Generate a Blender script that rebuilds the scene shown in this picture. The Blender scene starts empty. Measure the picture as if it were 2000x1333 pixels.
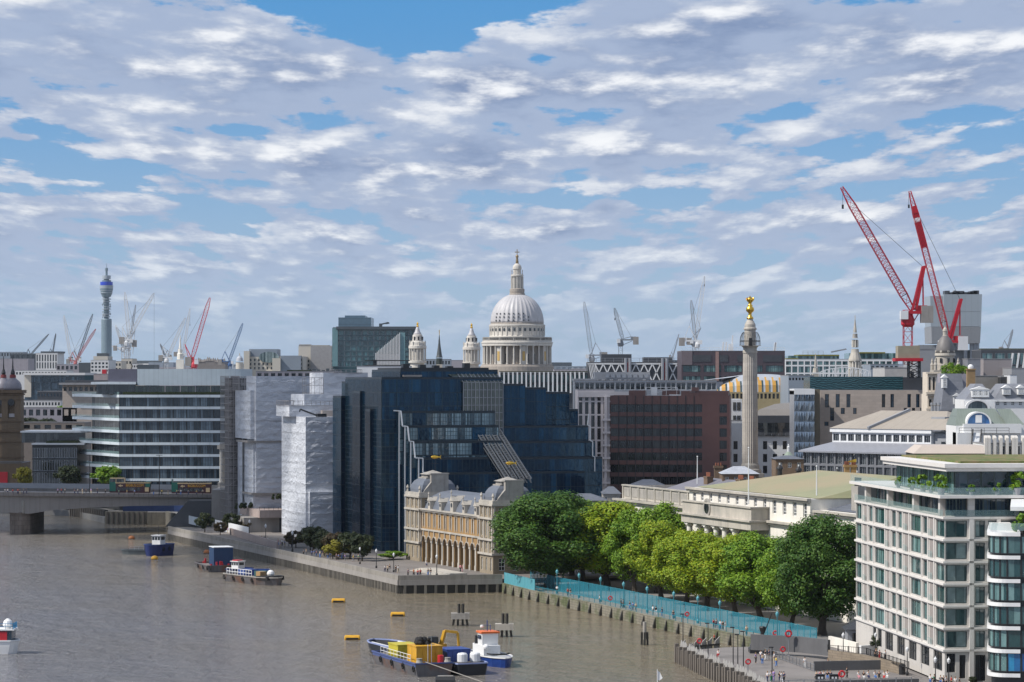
import bpy, bmesh, math, random
from mathutils import Vector, Matrix
R = math.radians
PI = math.pi
SC = bpy.context.scene
COL = SC.collection
random.seed(7)
ORD = 'first second third fourth fifth sixth seventh eighth ninth tenth eleventh twelfth thirteenth fourteenth fifteenth sixteenth seventeenth eighteenth nineteenth twentieth'.split()

# ---------------------------------------------------------------- camera, sun, sky, exposure
FP, CAMZ, HZ, CX = 5700.0,48.0,735.0,1000.0      # focal length in photo pixels, eye height, horizon row, centre column
cd = bpy.data.cameras.new('camera'); cam = bpy.data.objects.new('camera', cd); COL.objects.link(cam)
cam.location = (0,0, CAMZ); cam.rotation_euler = (R(90),0,0)
cd.sensor_width = 36; cd.lens = FP / 2000 * 36; cd.shift_y = 0.0343
cd.clip_start = 1; cd.clip_end = 60000
SC.camera = cam
SUN_DIR = Vector((-0.93,-0.30,0)).normalized() * math.cos(R(47)) + Vector((0,0, math.sin(R(47))))   # towards the sun
sd = bpy.data.lights.new('sun', 'SUN'); sun = bpy.data.objects.new('sun', sd); COL.objects.link(sun)
sd.energy = 4.8; sd.angle = R(0.5); sd.color = (1,0.95,0.88)
sun.rotation_euler = SUN_DIR.to_track_quat('Z', 'Y').to_euler()
sun.location = (0,0,400)
SC.view_settings.view_transform = 'Standard'; SC.view_settings.look = 'None'
SC.view_settings.exposure = 0.0; SC.view_settings.gamma = 1
SC.cycles.max_bounces = 6; SC.cycles.diffuse_bounces = 2; SC.cycles.glossy_bounces = 3
SC.cycles.transparent_max_bounces = 12; SC.cycles.transmission_bounces = 3; SC.cycles.volume_bounces = 0
SC.cycles.caustics_reflective = False; SC.cycles.caustics_refractive = False

W_ = bpy.data.worlds.new('World'); SC.world = W_; W_.use_nodes = True
def build_sky():
 nt = W_.node_tree; N = nt.nodes; L = nt.links; N.clear()
 def math_(op, a, b=None, clamp=False):
  n = N.new('ShaderNodeMath'); n.operation = op; n.use_clamp = clamp
  for i, v in enumerate((a, b)):
   if v is None: continue
   if isinstance(v, (int, float)): n.inputs[i].default_value = v
   else: L.new(v, n.inputs[i])
  return n.outputs[0]
 def smooth(v, a, b, o0=0.0, o1=1.0):
  n = N.new('ShaderNodeMapRange'); n.interpolation_type = 'SMOOTHSTEP'
  L.new(v, n.inputs[0]); n.inputs[1].default_value = a; n.inputs[2].default_value = b
  n.inputs[3].default_value = o0; n.inputs[4].default_value = o1
  return n.outputs[0]
 def mix(f, a, b):
  n = N.new('ShaderNodeMix'); n.data_type = 'RGBA'
  if isinstance(f, (int, float)): n.inputs[0].default_value = f
  else: L.new(f, n.inputs[0])
  for i, v in ((6, a),(7, b)):
   if isinstance(v, tuple): n.inputs[i].default_value = (*v, 1)
   else: L.new(v, n.inputs[i])
  return n.outputs[2]
 def noise(u, v, scale, detail, rough, w=0.0, dist=0.0):
  c = N.new('ShaderNodeCombineXYZ'); L.new(u, c.inputs[0]); L.new(v, c.inputs[1]); c.inputs[2].default_value = w
  n = N.new('ShaderNodeTexNoise'); L.new(c.outputs[0], n.inputs['Vector'])
  n.inputs['Scale'].default_value = scale; n.inputs['Detail'].default_value = detail
  n.inputs['Roughness'].default_value = rough; n.inputs['Distortion'].default_value = dist
  return n.outputs[0]
 sky = N.new('ShaderNodeTexSky'); sky.sky_type = 'NISHITA'; sky.sun_disc = False
 sky.sun_elevation = R(47); sky.sun_rotation = math.atan2(SUN_DIR.x, SUN_DIR.y) % (2 * PI)
 sky.altitude = 50; sky.air_density = 1.0; sky.dust_density = 0.6; sky.ozone_density = 3.0
 tc = N.new('ShaderNodeTexCoord'); sp = N.new('ShaderNodeSeparateXYZ'); L.new(tc.outputs['Generated'], sp.inputs[0])
 X, Y, Z = sp.outputs
 az = math_('ARCTAN2', X, Y); el = math_('MAXIMUM', Z, 0.0)
 c = math_('ADD', el, 0.05)
 U = math_('DIVIDE', az, c); V = math_('LOGARITHM', c, math.e)
 U = math_('MULTIPLY', U, 1.9); V = math_('MULTIPLY', V, 5.8)
 def bumps(ls):
  tot = None
  for px, py, rx, ry, w in ls:
   a0 = (px - CX) / FP; e0 = (HZ - py) / FP
   dx = math_('DIVIDE', math_('SUBTRACT', az, a0), rx / FP); dy = math_('DIVIDE', math_('SUBTRACT', Z, e0), ry / FP)
   s = math_('ADD', math_('MULTIPLY', dx, dx), math_('MULTIPLY', dy, dy))
   g = math_('MULTIPLY', math_('EXPONENT', math_('MULTIPLY', s, -1.0)), w)
   tot = g if tot is None else math_('ADD', tot, g)
  return tot
 B = bumps(SKY_BUMPS)
 big = noise(U, V, 0.55,2,0.5,3.1)
 def dens(dv, du=0.0, det=9):
  u = math_('ADD', U, du); v = math_('ADD', V, dv)
  a = noise(u, v, 1.95, det, 0.57,8.3,0.0)
  d = math_('ADD', a, math_('MULTIPLY', math_('SUBTRACT', big, 0.5),0.42))
  return math_('ADD', d, B)
 d0 = dens(0.0); d1 = dens(0.14,-0.05,7); d2 = dens(0.4,-0.09,4)
 cov = smooth(d0,0.405,0.475)
 lit = math_('SUBTRACT', d0, math_('ADD', math_('MULTIPLY', d1,0.62), math_('MULTIPLY', d2,0.38)))
 litf = smooth(lit, -0.04,0.19)
 thick = smooth(d0,0.50,0.78)
 shade = mix(thick, (4.0,4.8,6.5),(2.2,2.95,4.75))
 bright = mix(thick, (7.8,8.1,8.7),(9.9,10.0,10.2))
 cloud = mix(litf, shade, bright)
 hz = smooth(Z, 0.0,0.065,0.72,0.0)
 cloud = mix(hz, cloud, (4.6,5.7,7.4))
 fade = smooth(Z, 0.0,0.045,0.4,0.95)
 up = smooth(Z, 0.0,0.13)
 skyc = mix(0.72, sky.outputs[0], mix(up, (3.6,5.3,7.7),(0.35,2.9,6.9)))
 skyc = mix(smooth(Z, 0.15,0.7), skyc, sky.outputs[0])
 col = mix(math_('MULTIPLY', cov, fade), skyc, cloud)
 bg = N.new('ShaderNodeBackground'); L.new(col, bg.inputs[0]); bg.inputs[1].default_value = 0.1
 out = N.new('ShaderNodeOutputWorld'); L.new(bg.outputs[0], out.inputs[0])
# soft thickenings and gaps in the cloud layer: column, row, half width, half height, weight
SKY_BUMPS = [(800,45,200,45,-0.27),(640,20,120,30,-0.12),(900,245,100,34,-0.16),(880,100,60,40,-.05),(1050,110,40,60,-0.15),
             (330,110,360,130,0.13),(1400,90,330,90,0.13),(1850,120,200,90,0.10),(640,325,230,38,0.16),
             (930,165,120,35,0.2),(1300,290,330,60,0.1),(1100,385,260,35,-0.14),(300,330,170,20,-0.12),
             (1180,405,38,16,0.25),(1700,10,250,16,-0.15),(1950,250,120,30,-0.1),(1080,450,70,18,0.12),(0,375,120,14,-.12),(1350,180,90,14,-.1)]
build_sky()


# ---------------------------------------------------------------- placing: photo column/row + distance -> metres
def PX(px, Y): return (px - CX) / FP * Y
def PZ(py, Y): return CAMZ + (HZ - py) / FP * Y
def YG(py, z=0.0): return (CAMZ - z) * FP / (py - HZ)
def PG(px, py, z=0.0):
 Y = YG(py, z); return Vector((PX(px, Y), Y, z))

# ---------------------------------------------------------------- materials
MATS = {}
def mat(name, col=(.5,.5,.5), rough=.6, metal=0.0, var=.12, scale=.5, bump=0.0, bscale=4.0, var2=None, stretch=(1,1,1), objcol=False, rnd=0.0, spec=.5, alpha=1.0, brick=None, wave=None, stains=0.0, sheen=None, trans=0.0):
 """procedural surface: base colour broken up by noise (var), a second colour var2 in patches, stains running down, optional joints/ribs."""
 if name in MATS: return MATS[name]
 m = bpy.data.materials.new(name); m.use_nodes = True; nt = m.node_tree; N = nt.nodes; L = nt.links
 b = N['Principled BSDF']; b.inputs['Roughness'].default_value = rough; b.inputs['Metallic'].default_value = metal
 b.inputs['Specular IOR Level'].default_value = spec
 tc = N.new('ShaderNodeTexCoord'); mp = N.new('ShaderNodeMapping'); L.new(tc.outputs['Object'], mp.inputs[0]); mp.inputs['Scale'].default_value = stretch
 def noise(s, det=5, r=.6, src=None):
  n = N.new('ShaderNodeTexNoise'); n.inputs['Scale'].default_value = s; n.inputs['Detail'].default_value = det; n.inputs['Roughness'].default_value = r
  L.new(src or mp.outputs[0], n.inputs['Vector']); return n.outputs[0]
 def mixc(f, a, bb, typ='MIX'):
  x = N.new('ShaderNodeMix'); x.data_type = 'RGBA'; x.blend_type = typ
  if isinstance(f, (int, float)): x.inputs[0].default_value = f
  else: L.new(f, x.inputs[0])
  for i, v in ((6, a),(7, bb)):
   if isinstance(v, tuple): x.inputs[i].default_value = (*v[:3], 1)
   else: L.new(v, x.inputs[i])
  return x.outputs[2]
 def rng(v, a, bb, c=0, d=1):
  x = N.new('ShaderNodeMapRange'); L.new(v, x.inputs[0])
  for i, q in enumerate((a, bb, c, d)): x.inputs[i + 1].default_value = q
  return x.outputs[0]
 base = tuple(col)
 if objcol:
  oi = N.new('ShaderNodeObjectInfo'); base = oi.outputs['Color']
 f = rng(noise(scale),.25,.75,1 - var, 1 + var)
 cc = N.new('ShaderNodeCombineColor'); [L.new(f, cc.inputs[i]) for i in range(3)]
 c = mixc(1.0, base, cc.outputs[0], 'MULTIPLY')
 if var2:
  c = mixc(rng(noise(scale * .37,6),.45,.62), c, tuple(var2))
 if stains:
  m2 = N.new('ShaderNodeMapping'); L.new(tc.outputs['Object'], m2.inputs[0]); m2.inputs['Scale'].default_value = (1.2,1.2,.12)
  c = mixc(rng(noise(.9,6,.65, m2.outputs[0]),.5,.75,0, stains), c, (base[0] * .35, base[1] * .35, base[2] * .36) if not objcol else (.1,.1,.1))
 if rnd:
  oi = N.new('ShaderNodeObjectInfo'); q = rng(oi.outputs['Random'], 0,1,1 - rnd, 1 + rnd)
  c2 = N.new('ShaderNodeCombineColor'); [L.new(q, c2.inputs[i]) for i in range(3)]
  c = mixc(1.0, c, c2.outputs[0], 'MULTIPLY')
 hgt = None
 if brick:       # (width, height, mortar colour factor)
  sx = N.new('ShaderNodeSeparateXYZ'); L.new(tc.outputs['Object'], sx.inputs[0])
  ad = N.new('ShaderNodeMath'); L.new(sx.outputs[0], ad.inputs[0]); L.new(sx.outputs[1], ad.inputs[1])
  cx = N.new('ShaderNodeCombineXYZ'); L.new(ad.outputs[0], cx.inputs[0]); L.new(sx.outputs[2], cx.inputs[1])
  br = N.new('ShaderNodeTexBrick'); L.new(cx.outputs[0], br.inputs['Vector']); br.inputs['Scale'].default_value = 1
  br.inputs['Brick Width'].default_value = brick[0]; br.inputs['Row Height'].default_value = brick[1]
  br.inputs['Mortar Size'].default_value = brick[3] if len(brick) > 3 else .04; br.inputs['Color1'].default_value = (1,1,1,1); br.inputs['Color2'].default_value = (.86,.86,.86,1)
  k = brick[2]; br.inputs['Mortar'].default_value = (k, k, k, 1)
  c = mixc(1.0, c, br.outputs[0], 'MULTIPLY')
 if wave:        # ribs: (axis, period m, contrast)
  sx = N.new('ShaderNodeSeparateXYZ'); L.new(tc.outputs['Object'], sx.inputs[0])
  mm = N.new('ShaderNodeMath'); mm.operation = 'FRACT'; dv = N.new('ShaderNodeMath'); dv.operation = 'DIVIDE'
  L.new(sx.outputs['XYZ'.index(wave[0])], dv.inputs[0]); dv.inputs[1].default_value = wave[1]; L.new(dv.outputs[0], mm.inputs[0])
  w = rng(mm.outputs[0], 0,.16,1 - wave[2], 1)
  c3 = N.new('ShaderNodeCombineColor'); [L.new(w, c3.inputs[i]) for i in range(3)]
  c = mixc(1.0, c, c3.outputs[0], 'MULTIPLY'); hgt = mm.outputs[0]
 L.new(c, b.inputs['Base Color'])
 if bump:
  bp = N.new('ShaderNodeBump'); bp.inputs['Strength'].default_value = min(1, bump); bp.inputs['Distance'].default_value = bump
  L.new(noise(bscale, 6), bp.inputs['Height']); L.new(bp.outputs[0], b.inputs['Normal'])
 if alpha < 1: b.inputs['Alpha'].default_value = alpha
 if trans: b.inputs['Transmission Weight'].default_value = trans
 MATS[name] = m
 return m
def glass(name, dark, light, share=.5, rough=.06, wobble=.015, spec=.8, tint=None):
 """window glass as seen by day: a dark room or a pale blind behind a reflecting pane, differing from pane to pane."""
 if name in MATS: return MATS[name]
 m = bpy.data.materials.new(name); m.use_nodes = True; nt = m.node_tree; N = nt.nodes; L = nt.links
 b = N['Principled BSDF']; b.inputs['Roughness'].default_value = rough; b.inputs['Specular IOR Level'].default_value = spec
 b.inputs['IOR'].default_value = 1.55
 if tint: b.inputs['Specular Tint'].default_value = (*tint, 1)
 oi = N.new('ShaderNodeObjectInfo'); tc = N.new('ShaderNodeTexCoord')
 sn = N.new('ShaderNodeVectorMath'); sn.operation = 'SNAP'; L.new(tc.outputs['Object'], sn.inputs[0]); sn.inputs[1].default_value = (1.3,50,50)
 ad = N.new('ShaderNodeMath'); ad.operation = 'MULTIPLY_ADD'; L.new(oi.outputs['Random'], ad.inputs[0]); ad.inputs[1].default_value = 40
 sx = N.new('ShaderNodeSeparateXYZ'); L.new(sn.outputs[0], sx.inputs[0]); L.new(sx.outputs[0], ad.inputs[2])
 wn = N.new('ShaderNodeTexWhiteNoise'); wn.noise_dimensions = '1D'; L.new(ad.outputs[0], wn.inputs['W'])
 mr = N.new('ShaderNodeMapRange'); mr.inputs[1].default_value = 1 - share; mr.inputs[2].default_value = 1.15; L.new(wn.outputs[0], mr.inputs[0])
 n2 = N.new('ShaderNodeTexNoise'); n2.inputs['Scale'].default_value = .8; n2.inputs['Detail'].default_value = 4; L.new(tc.outputs['Object'], n2.inputs['Vector'])
 x = N.new('ShaderNodeMix'); x.data_type = 'RGBA'; L.new(mr.outputs[0], x.inputs[0]); x.inputs[6].default_value = (*dark, 1); x.inputs[7].default_value = (*light, 1)
 y = N.new('ShaderNodeMix'); y.data_type = 'RGBA'; y.blend_type = 'MULTIPLY'; y.inputs[0].default_value = .7; L.new(x.outputs[2], y.inputs[6]); L.new(n2.outputs[0], y.inputs[7])
 z = N.new('ShaderNodeVectorMath'); z.operation = 'SCALE'; L.new(y.outputs[2], z.inputs[0]); z.inputs['Scale'].default_value = 1.5
 L.new(z.outputs[0], b.inputs['Base Color'])
 if wobble:
  nn = N.new('ShaderNodeTexNoise'); nn.inputs['Scale'].default_value = .7; L.new(tc.outputs['Object'], nn.inputs['Vector'])
  bp = N.new('ShaderNodeBump'); bp.inputs['Strength'].default_value = 1; bp.inputs['Distance'].default_value = wobble
  L.new(nn.outputs[0], bp.inputs['Height']); L.new(bp.outputs[0], b.inputs['Normal'])
 MATS[name] = m
 return m

# ---------------------------------------------------------------- mesh builder
class MB:
 def __init__(s): s.v = []; s.f = []; s.m = []; s.cur = 0
 def mi(s, i): s.cur = i; return s
 def add(s, vs, fs):
  n = len(s.v); s.v.extend(tuple(p) for p in vs)
  for f in fs: s.f.append(tuple(n + i for i in f)); s.m.append(s.cur)
  return s
 def box(s, x0, x1, y0, y1, z0, z1):
  return s.add([(x0, y0, z0),(x1, y0, z0),(x1, y1, z0),(x0, y1, z0),(x0, y0, z1),(x1, y0, z1),(x1, y1, z1),(x0, y1, z1)],
                     [(3,2,1,0),(4,5,6,7),(0,1,5,4),(1,2,6,5),(2,3,7,6),(3,0,4,7)])
 def quad(s, a, b, c, d): return s.add([a, b, c, d], [(0,1,2,3)])
 def prism(s, pts, z0, z1, inset=0.0):
  """pts: (x, y) outline; inset shrinks the top towards the centre (hips, tapers)"""
  n = len(pts); cx = sum(p[0] for p in pts) / n; cy = sum(p[1] for p in pts) / n
  a = 0.0
  for i in range(n):
   p, q = pts[i], pts[(i + 1) % n]; a += p[0] * q[1] - q[0] * p[1]
  if a < 0: pts = pts[::-1]
  top = [(cx + (x - cx) * (1 - inset), cy + (y - cy) * (1 - inset)) for x, y in pts]
  vs = [(x, y, z0) for x, y in pts] + [(x, y, z1) for x, y in top]
  return s.add(vs, [tuple(reversed(range(n))), tuple(range(n, 2 * n))] + [(i, (i + 1) % n, n + (i + 1) % n, n + i) for i in range(n)])
 def bar(s, p, q, w, h=None, n=4):
  """straight bar between two points, w thick (n sides)"""
  p = Vector(p); q = Vector(q); d = q - p
  if d.length < 1e-6: return s
  h = w if h is None else h
  d.normalize(); up = Vector((0,0,1)) if abs(d.z) < .95 else Vector((1,0,0))
  a = d.cross(up).normalized(); b = a.cross(d)
  vs = []
  for c in (p, q):
   for i in range(n):
    t = 2 * PI * (i + .5) / n; k = .7071 if n == 4 else .5
    vs.append(c + a * (w * k * math.cos(t)) + b * (h * k * math.sin(t)))
  return s.add(vs, [tuple(range(n)), tuple(reversed(range(n, 2 * n)))] + [(n + i, n + (i + 1) % n, (i + 1) % n, i) for i in range(n)])
 def tube(s, pts, rs, n=8, cap=True):
  """tapering tube through points"""
  pts = [Vector(p) for p in pts]; rings = []
  if isinstance(rs, (int, float)): rs = [rs] * len(pts)
  for i, p in enumerate(pts):
   d = (pts[min(i + 1, len(pts) - 1)] - pts[max(i - 1,0)]).normalized()
   up = Vector((0,0,1)) if abs(d.z) < .9 else Vector((1,0,0))
   a = d.cross(up).normalized(); b = a.cross(d)
   rings.append([p + a * (rs[i] * math.cos(2 * PI * k / n)) + b * (rs[i] * math.sin(2 * PI * k / n)) for k in range(n)])
  vs = [v for r in rings for v in r]; fs = []
  for i in range(len(pts) - 1):
   for k in range(n): fs.append((i * n + k, (i + 1) * n + k, (i + 1) * n + (k + 1) % n, i * n + (k + 1) % n)[::-1])
  if cap: fs += [tuple(range(n)), tuple(reversed(range((len(pts) - 1) * n, len(pts) * n)))]
  return s.add(vs, fs)
 def lathe(s, prof, n=24, c=(0,0), rib=None, sx=1, sy=1, a0=0.0):
  """prof: (r, z) from the bottom up; rib: f(angle, k) -> radius factor"""
  vs = []
  for k, (r, z) in enumerate(prof):
   for i in range(n):
    t = 2 * PI * i / n + a0; q = r * (rib(t, k) if rib else 1)
    vs.append((c[0] + q * math.cos(t) * sx, c[1] + q * math.sin(t) * sy, z))
  fs = []
  for k in range(len(prof) - 1):
   for i in range(n): fs.append((k * n + i, k * n + (i + 1) % n, (k + 1) * n + (i + 1) % n, (k + 1) * n + i))
  fs += [tuple(reversed(range(n))), tuple(range((len(prof) - 1) * n, len(prof) * n))]
  return s.add(vs, fs)
 def ball(s, c, r, n=8, sz=1.0):
  pr = [(max(.01, math.cos(-PI / 2 + PI * i / n)) * r, c[2] + math.sin(-PI / 2 + PI * i / n) * r * sz) for i in range(n + 1)]
  return s.lathe(pr, n * 2,(c[0], c[1]))
 def build(s, name, mats, parent=None, smooth=False, label=None):
  me = bpy.data.meshes.new(name); me.from_pydata(s.v, [], s.f)
  if not isinstance(mats, (list, tuple)): mats = [mats]
  for m in mats: me.materials.append(m)
  if len(mats) > 1: me.polygons.foreach_set('material_index', s.m)
  if smooth: me.polygons.foreach_set('use_smooth', [True] * len(me.polygons))
  me.update()
  return link(name, me, parent, label)
def link(name, me, parent=None, label=None):
 o = bpy.data.objects.new(name, me); COL.objects.link(o)
 if parent is not None: o.parent = parent
 if label: o['label'] = label
 return o
def tag(o, label=None, cat=None, group=None, kind=None):
 for k, v in (('label', label),('category', cat),('group', group),('kind', kind)):
  if v: o[k] = v
 return o
def thing(name, label, cat, loc=(0,0,0), rz=0.0, group=None):
 o = bpy.data.objects.new(name, None); COL.objects.link(o); o.location = loc; o.rotation_euler = (0,0, rz)
 o.empty_display_size = .5
 return tag(o, label, cat, group)
KIDS = {}
def kids(o): return [c for c in bpy.data.objects if c.parent == o] if o.name not in KIDS else KIDS[o.name]
def tree_of(o):
 return (o, [tree_of(c) for c in kids(o)])
def copy_tree(t, parent=None):
 c = t[0].copy(); COL.objects.link(c); c.parent = parent
 for ch in t[1]: copy_tree(ch, c)
 return c
def dup(t, loc, rz=0.0, label=None, group=None, sc=None):
 c = copy_tree(t); c.location = loc; c.rotation_euler = (0,0, rz)
 if sc: c.scale = (sc,) * 3 if isinstance(sc, (int, float)) else sc
 return tag(c, label, None, group)

# ---------------------------------------------------------------- facades
class Fac:
 """a vertical wall between two photo columns at given distances; x runs along it, z is height above its base"""
 def __init__(s, pl, Yl, pr, Yr, z0=4.0):
  s.a = Vector((PX(pl, Yl), Yl)); s.b = Vector((PX(pr, Yr), Yr)); s.z0 = z0
  d = s.b - s.a; s.L = d.length; s.ang = math.atan2(d.y, d.x); s.d = d / s.L
 def x(s, px):
  k = (px - CX) / FP; d = s.d
  t = (k * s.a.y - s.a.x) / (d.x - k * d.y)
  return t
 def Y(s, px): return s.a.y + s.d.y * s.x(px)
 def z(s, py, px): return PZ(py, s.Y(px)) - s.z0
 def loc(s): return (s.a.x, s.a.y, s.z0)
def wall_holes(mb, x0, x1, z0, z1, holes, dep=.35, y=0.0):
 """front wall sheet facing -y with rectangular openings (x0,x1,z0,z1) and their reveals"""
 xs = sorted({round(v, 3) for v in [x0, x1] + [h[i] for h in holes for i in (0,1)]})
 zs = sorted({round(v, 3) for v in [z0, z1] + [h[i] for h in holes for i in (2,3)]})
 hs = {}
 for h in holes:
  hs.setdefault((round(h[2], 3), round(h[3], 3)), []).append((h[0], h[1]))
 rows = sorted(hs)
 for j in range(len(zs) - 1):
  zc = (zs[j] + zs[j + 1]) / 2
  act = sorted([h for (a, b), l in hs.items() if a < zc < b for h in l])
  x = x0
  for a, b in act:
   if a > x + 1e-4: mb.quad((x, y, zs[j]),(a, y, zs[j]),(a, y, zs[j + 1]),(x, y, zs[j + 1]))
   x = max(x, b)
  if x < x1 - 1e-4: mb.quad((x, y, zs[j]),(x1, y, zs[j]),(x1, y, zs[j + 1]),(x, y, zs[j + 1]))
 for a, b, c, d in holes:
  e = y + dep
  mb.quad((a, y, c),(b, y, c),(b, e, c),(a, e, c)); mb.quad((a, e, d),(b, e, d),(b, y, d),(a, y, d))
  mb.quad((a, e, c),(a, e, d),(a, y, d),(a, y, c)); mb.quad((b, y, c),(b, y, d),(b, e, d),(b, e, c))
 return mb
WCACHE = {}
def window_mesh(w, h, gm, fm, nx=1, nz=1, fw=.09, arch=False, dep=.06):
 key = (round(w, 2), round(h, 2), gm.name, fm.name, nx, nz, fw, arch)
 if key in WCACHE: return WCACHE[key]
 mb = MB()
 if arch:
  n = 8; r = w / 2; pts = [(-r, 0),(r, 0)] + [(r * math.cos(PI * i / n), h - r + r * math.sin(PI * i / n)) for i in range(n + 1)]
  mb.add([(x, 0, z) for x, z in pts], [tuple(range(len(pts)))])
 else:
  mb.quad((-w / 2,0,0),(w / 2,0,0),(w / 2,0, h),(-w / 2,0, h))
 mb.mi(1)
 for i in range(nx + 1):
  x = -w / 2 + w * i / nx; k = fw if 0 < i < nx else fw * 1.3; x = min(max(x, -w / 2 + k / 2), w / 2 - k / 2)
  mb.box(x - k / 2, x + k / 2,-dep, .01,0, h - (w / 2 if arch and i in (0, nx) else 0))
 for i in range(nz + 1):
  z = h * i / nz; z = min(max(z, fw / 2), h - fw / 2)
  if not (arch and i == nz): mb.box(-w / 2 + fw * .6, w / 2 - fw * .6,-dep * .9,.012, z - fw / 2, z + fw / 2)
 me = bpy.data.meshes.new('window'); me.from_pydata(mb.v, [], mb.f); me.materials.append(gm); me.materials.append(fm)
 me.polygons.foreach_set('material_index', mb.m); me.update(); WCACHE[key] = me
 return me
NW = {}
def windows(root, holes, gm, fm, nx=1, nz=1, fw=.09, y=.3, name='window', M=None, arch=False, most=98):
 """each opening gets a window of its own (past the limit the rest are one part)"""
 extra = MB(); n = NW.get((root.name, name),0)
 for (a, b, c, d) in sorted(holes, key=lambda q: 0):
  if n >= most:
   e = extra
   p = [Vector((a, y, c)), Vector((b, y, c)), Vector((b, y, d)), Vector((a, y, d))]
   if M: p = [M @ v for v in p]
   e.mi(0).add(p, [(0,1,2,3)])
   e.mi(1)
   for i in range(nx + 1):
    x = a + (b - a) * i / nx; q = [Vector((x - fw / 2, y - .05, c)), Vector((x + fw / 2, y - .05, c)), Vector((x + fw / 2, y - .05, d)), Vector((x - fw / 2, y - .05, d))]
    if M: q = [M @ v for v in q]
    e.add(q, [(0,1,2,3)])
   continue
  o = link(name, window_mesh(b - a, d - c, gm, fm, nx, nz, fw, arch), root)
  T = Matrix.Translation(((a + b) / 2, y, c)); o.matrix_local = (M @ T) if M else T
  n += 1
 NW[(root.name, name)] = n
 if extra.v:
  o = extra.build(name, [gm, fm], root); o['kind'] = 'stuff'; return o
def grid(x0, x1, z0, z1, nx, nz, fw=.6, fh=.6, sx=None):
 """openings of a regular grid: fw, fh are the open shares of each cell"""
 cw = (x1 - x0) / nx; ch = (z1 - z0) / nz
 return [(x0 + cw * (i + .5 - fw / 2), x0 + cw * (i + .5 + fw / 2), z0 + ch * (j + .5 - fh / 2), z0 + ch * (j + .5 + fh / 2)) for j in range(nz) for i in range(nx)]
SIDE = lambda L, D: Matrix.Translation((L, 0,0)) @ Matrix.Rotation(PI / 2,4, 'Z')      # right side wall: its x runs inward
LSIDE = lambda L, D: Matrix.Translation((0, D, 0)) @ Matrix.Rotation(-PI / 2,4, 'Z')    # left side wall: its x runs outward
def tr(mb, M, n0=0):
 for i in range(n0, len(mb.v)): mb.v[i] = tuple(M @ Vector(mb.v[i]))
 return mb
def block(name, label, cat, F, top, depth, wm, gm=None, fm=None, front=None, side=None, left=None, nxz=(1,1), dep=.35, roofm=None, parapet=.9, group=None, fw=.09, part='wall', stuffed=False):
 """a building: walls with real openings on the front / right / left, flat roof with a parapet, one window object per opening"""
 root = thing(name, label, cat, F.loc(), F.ang, group); L = F.L
 mb = MB(); wall_holes(mb, 0, L, 0, top, front or [], dep)
 for hs, Mx in ((side, SIDE(L, depth)),(left, LSIDE(L, depth))):
  n0 = len(mb.v); wall_holes(mb, 0, depth, 0, top, hs or [], dep); tr(mb, Mx, n0)
 mb.quad((L, depth, 0),(0, depth, 0),(0, depth, top),(L, depth, top))
 mb.build(part, wm, root)
 rf = MB().box(.3, L - .3,.3, depth - .3, top - parapet - .3, top - parapet)
 rf.box(-.08, L + .08,-.08,.3, top, top + .18).box(-.08, L + .08, depth - .3, depth + .08, top, top + .18).box(-.08,.3,.3, depth - .3, top, top + .18).box(L - .3, L + .08,.3, depth - .3, top, top + .18)
 rf.build('roof', roofm or MT['roof_grey'], root)
 if front: windows(root, front, gm, fm, *nxz, y=dep, fw=fw)
 if side: windows(root, side, gm, fm, *nxz, y=dep, fw=fw, M=SIDE(L, depth))
 if left: windows(root, left, gm, fm, *nxz, y=dep, fw=fw, M=LSIDE(L, depth))
 return root

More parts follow.
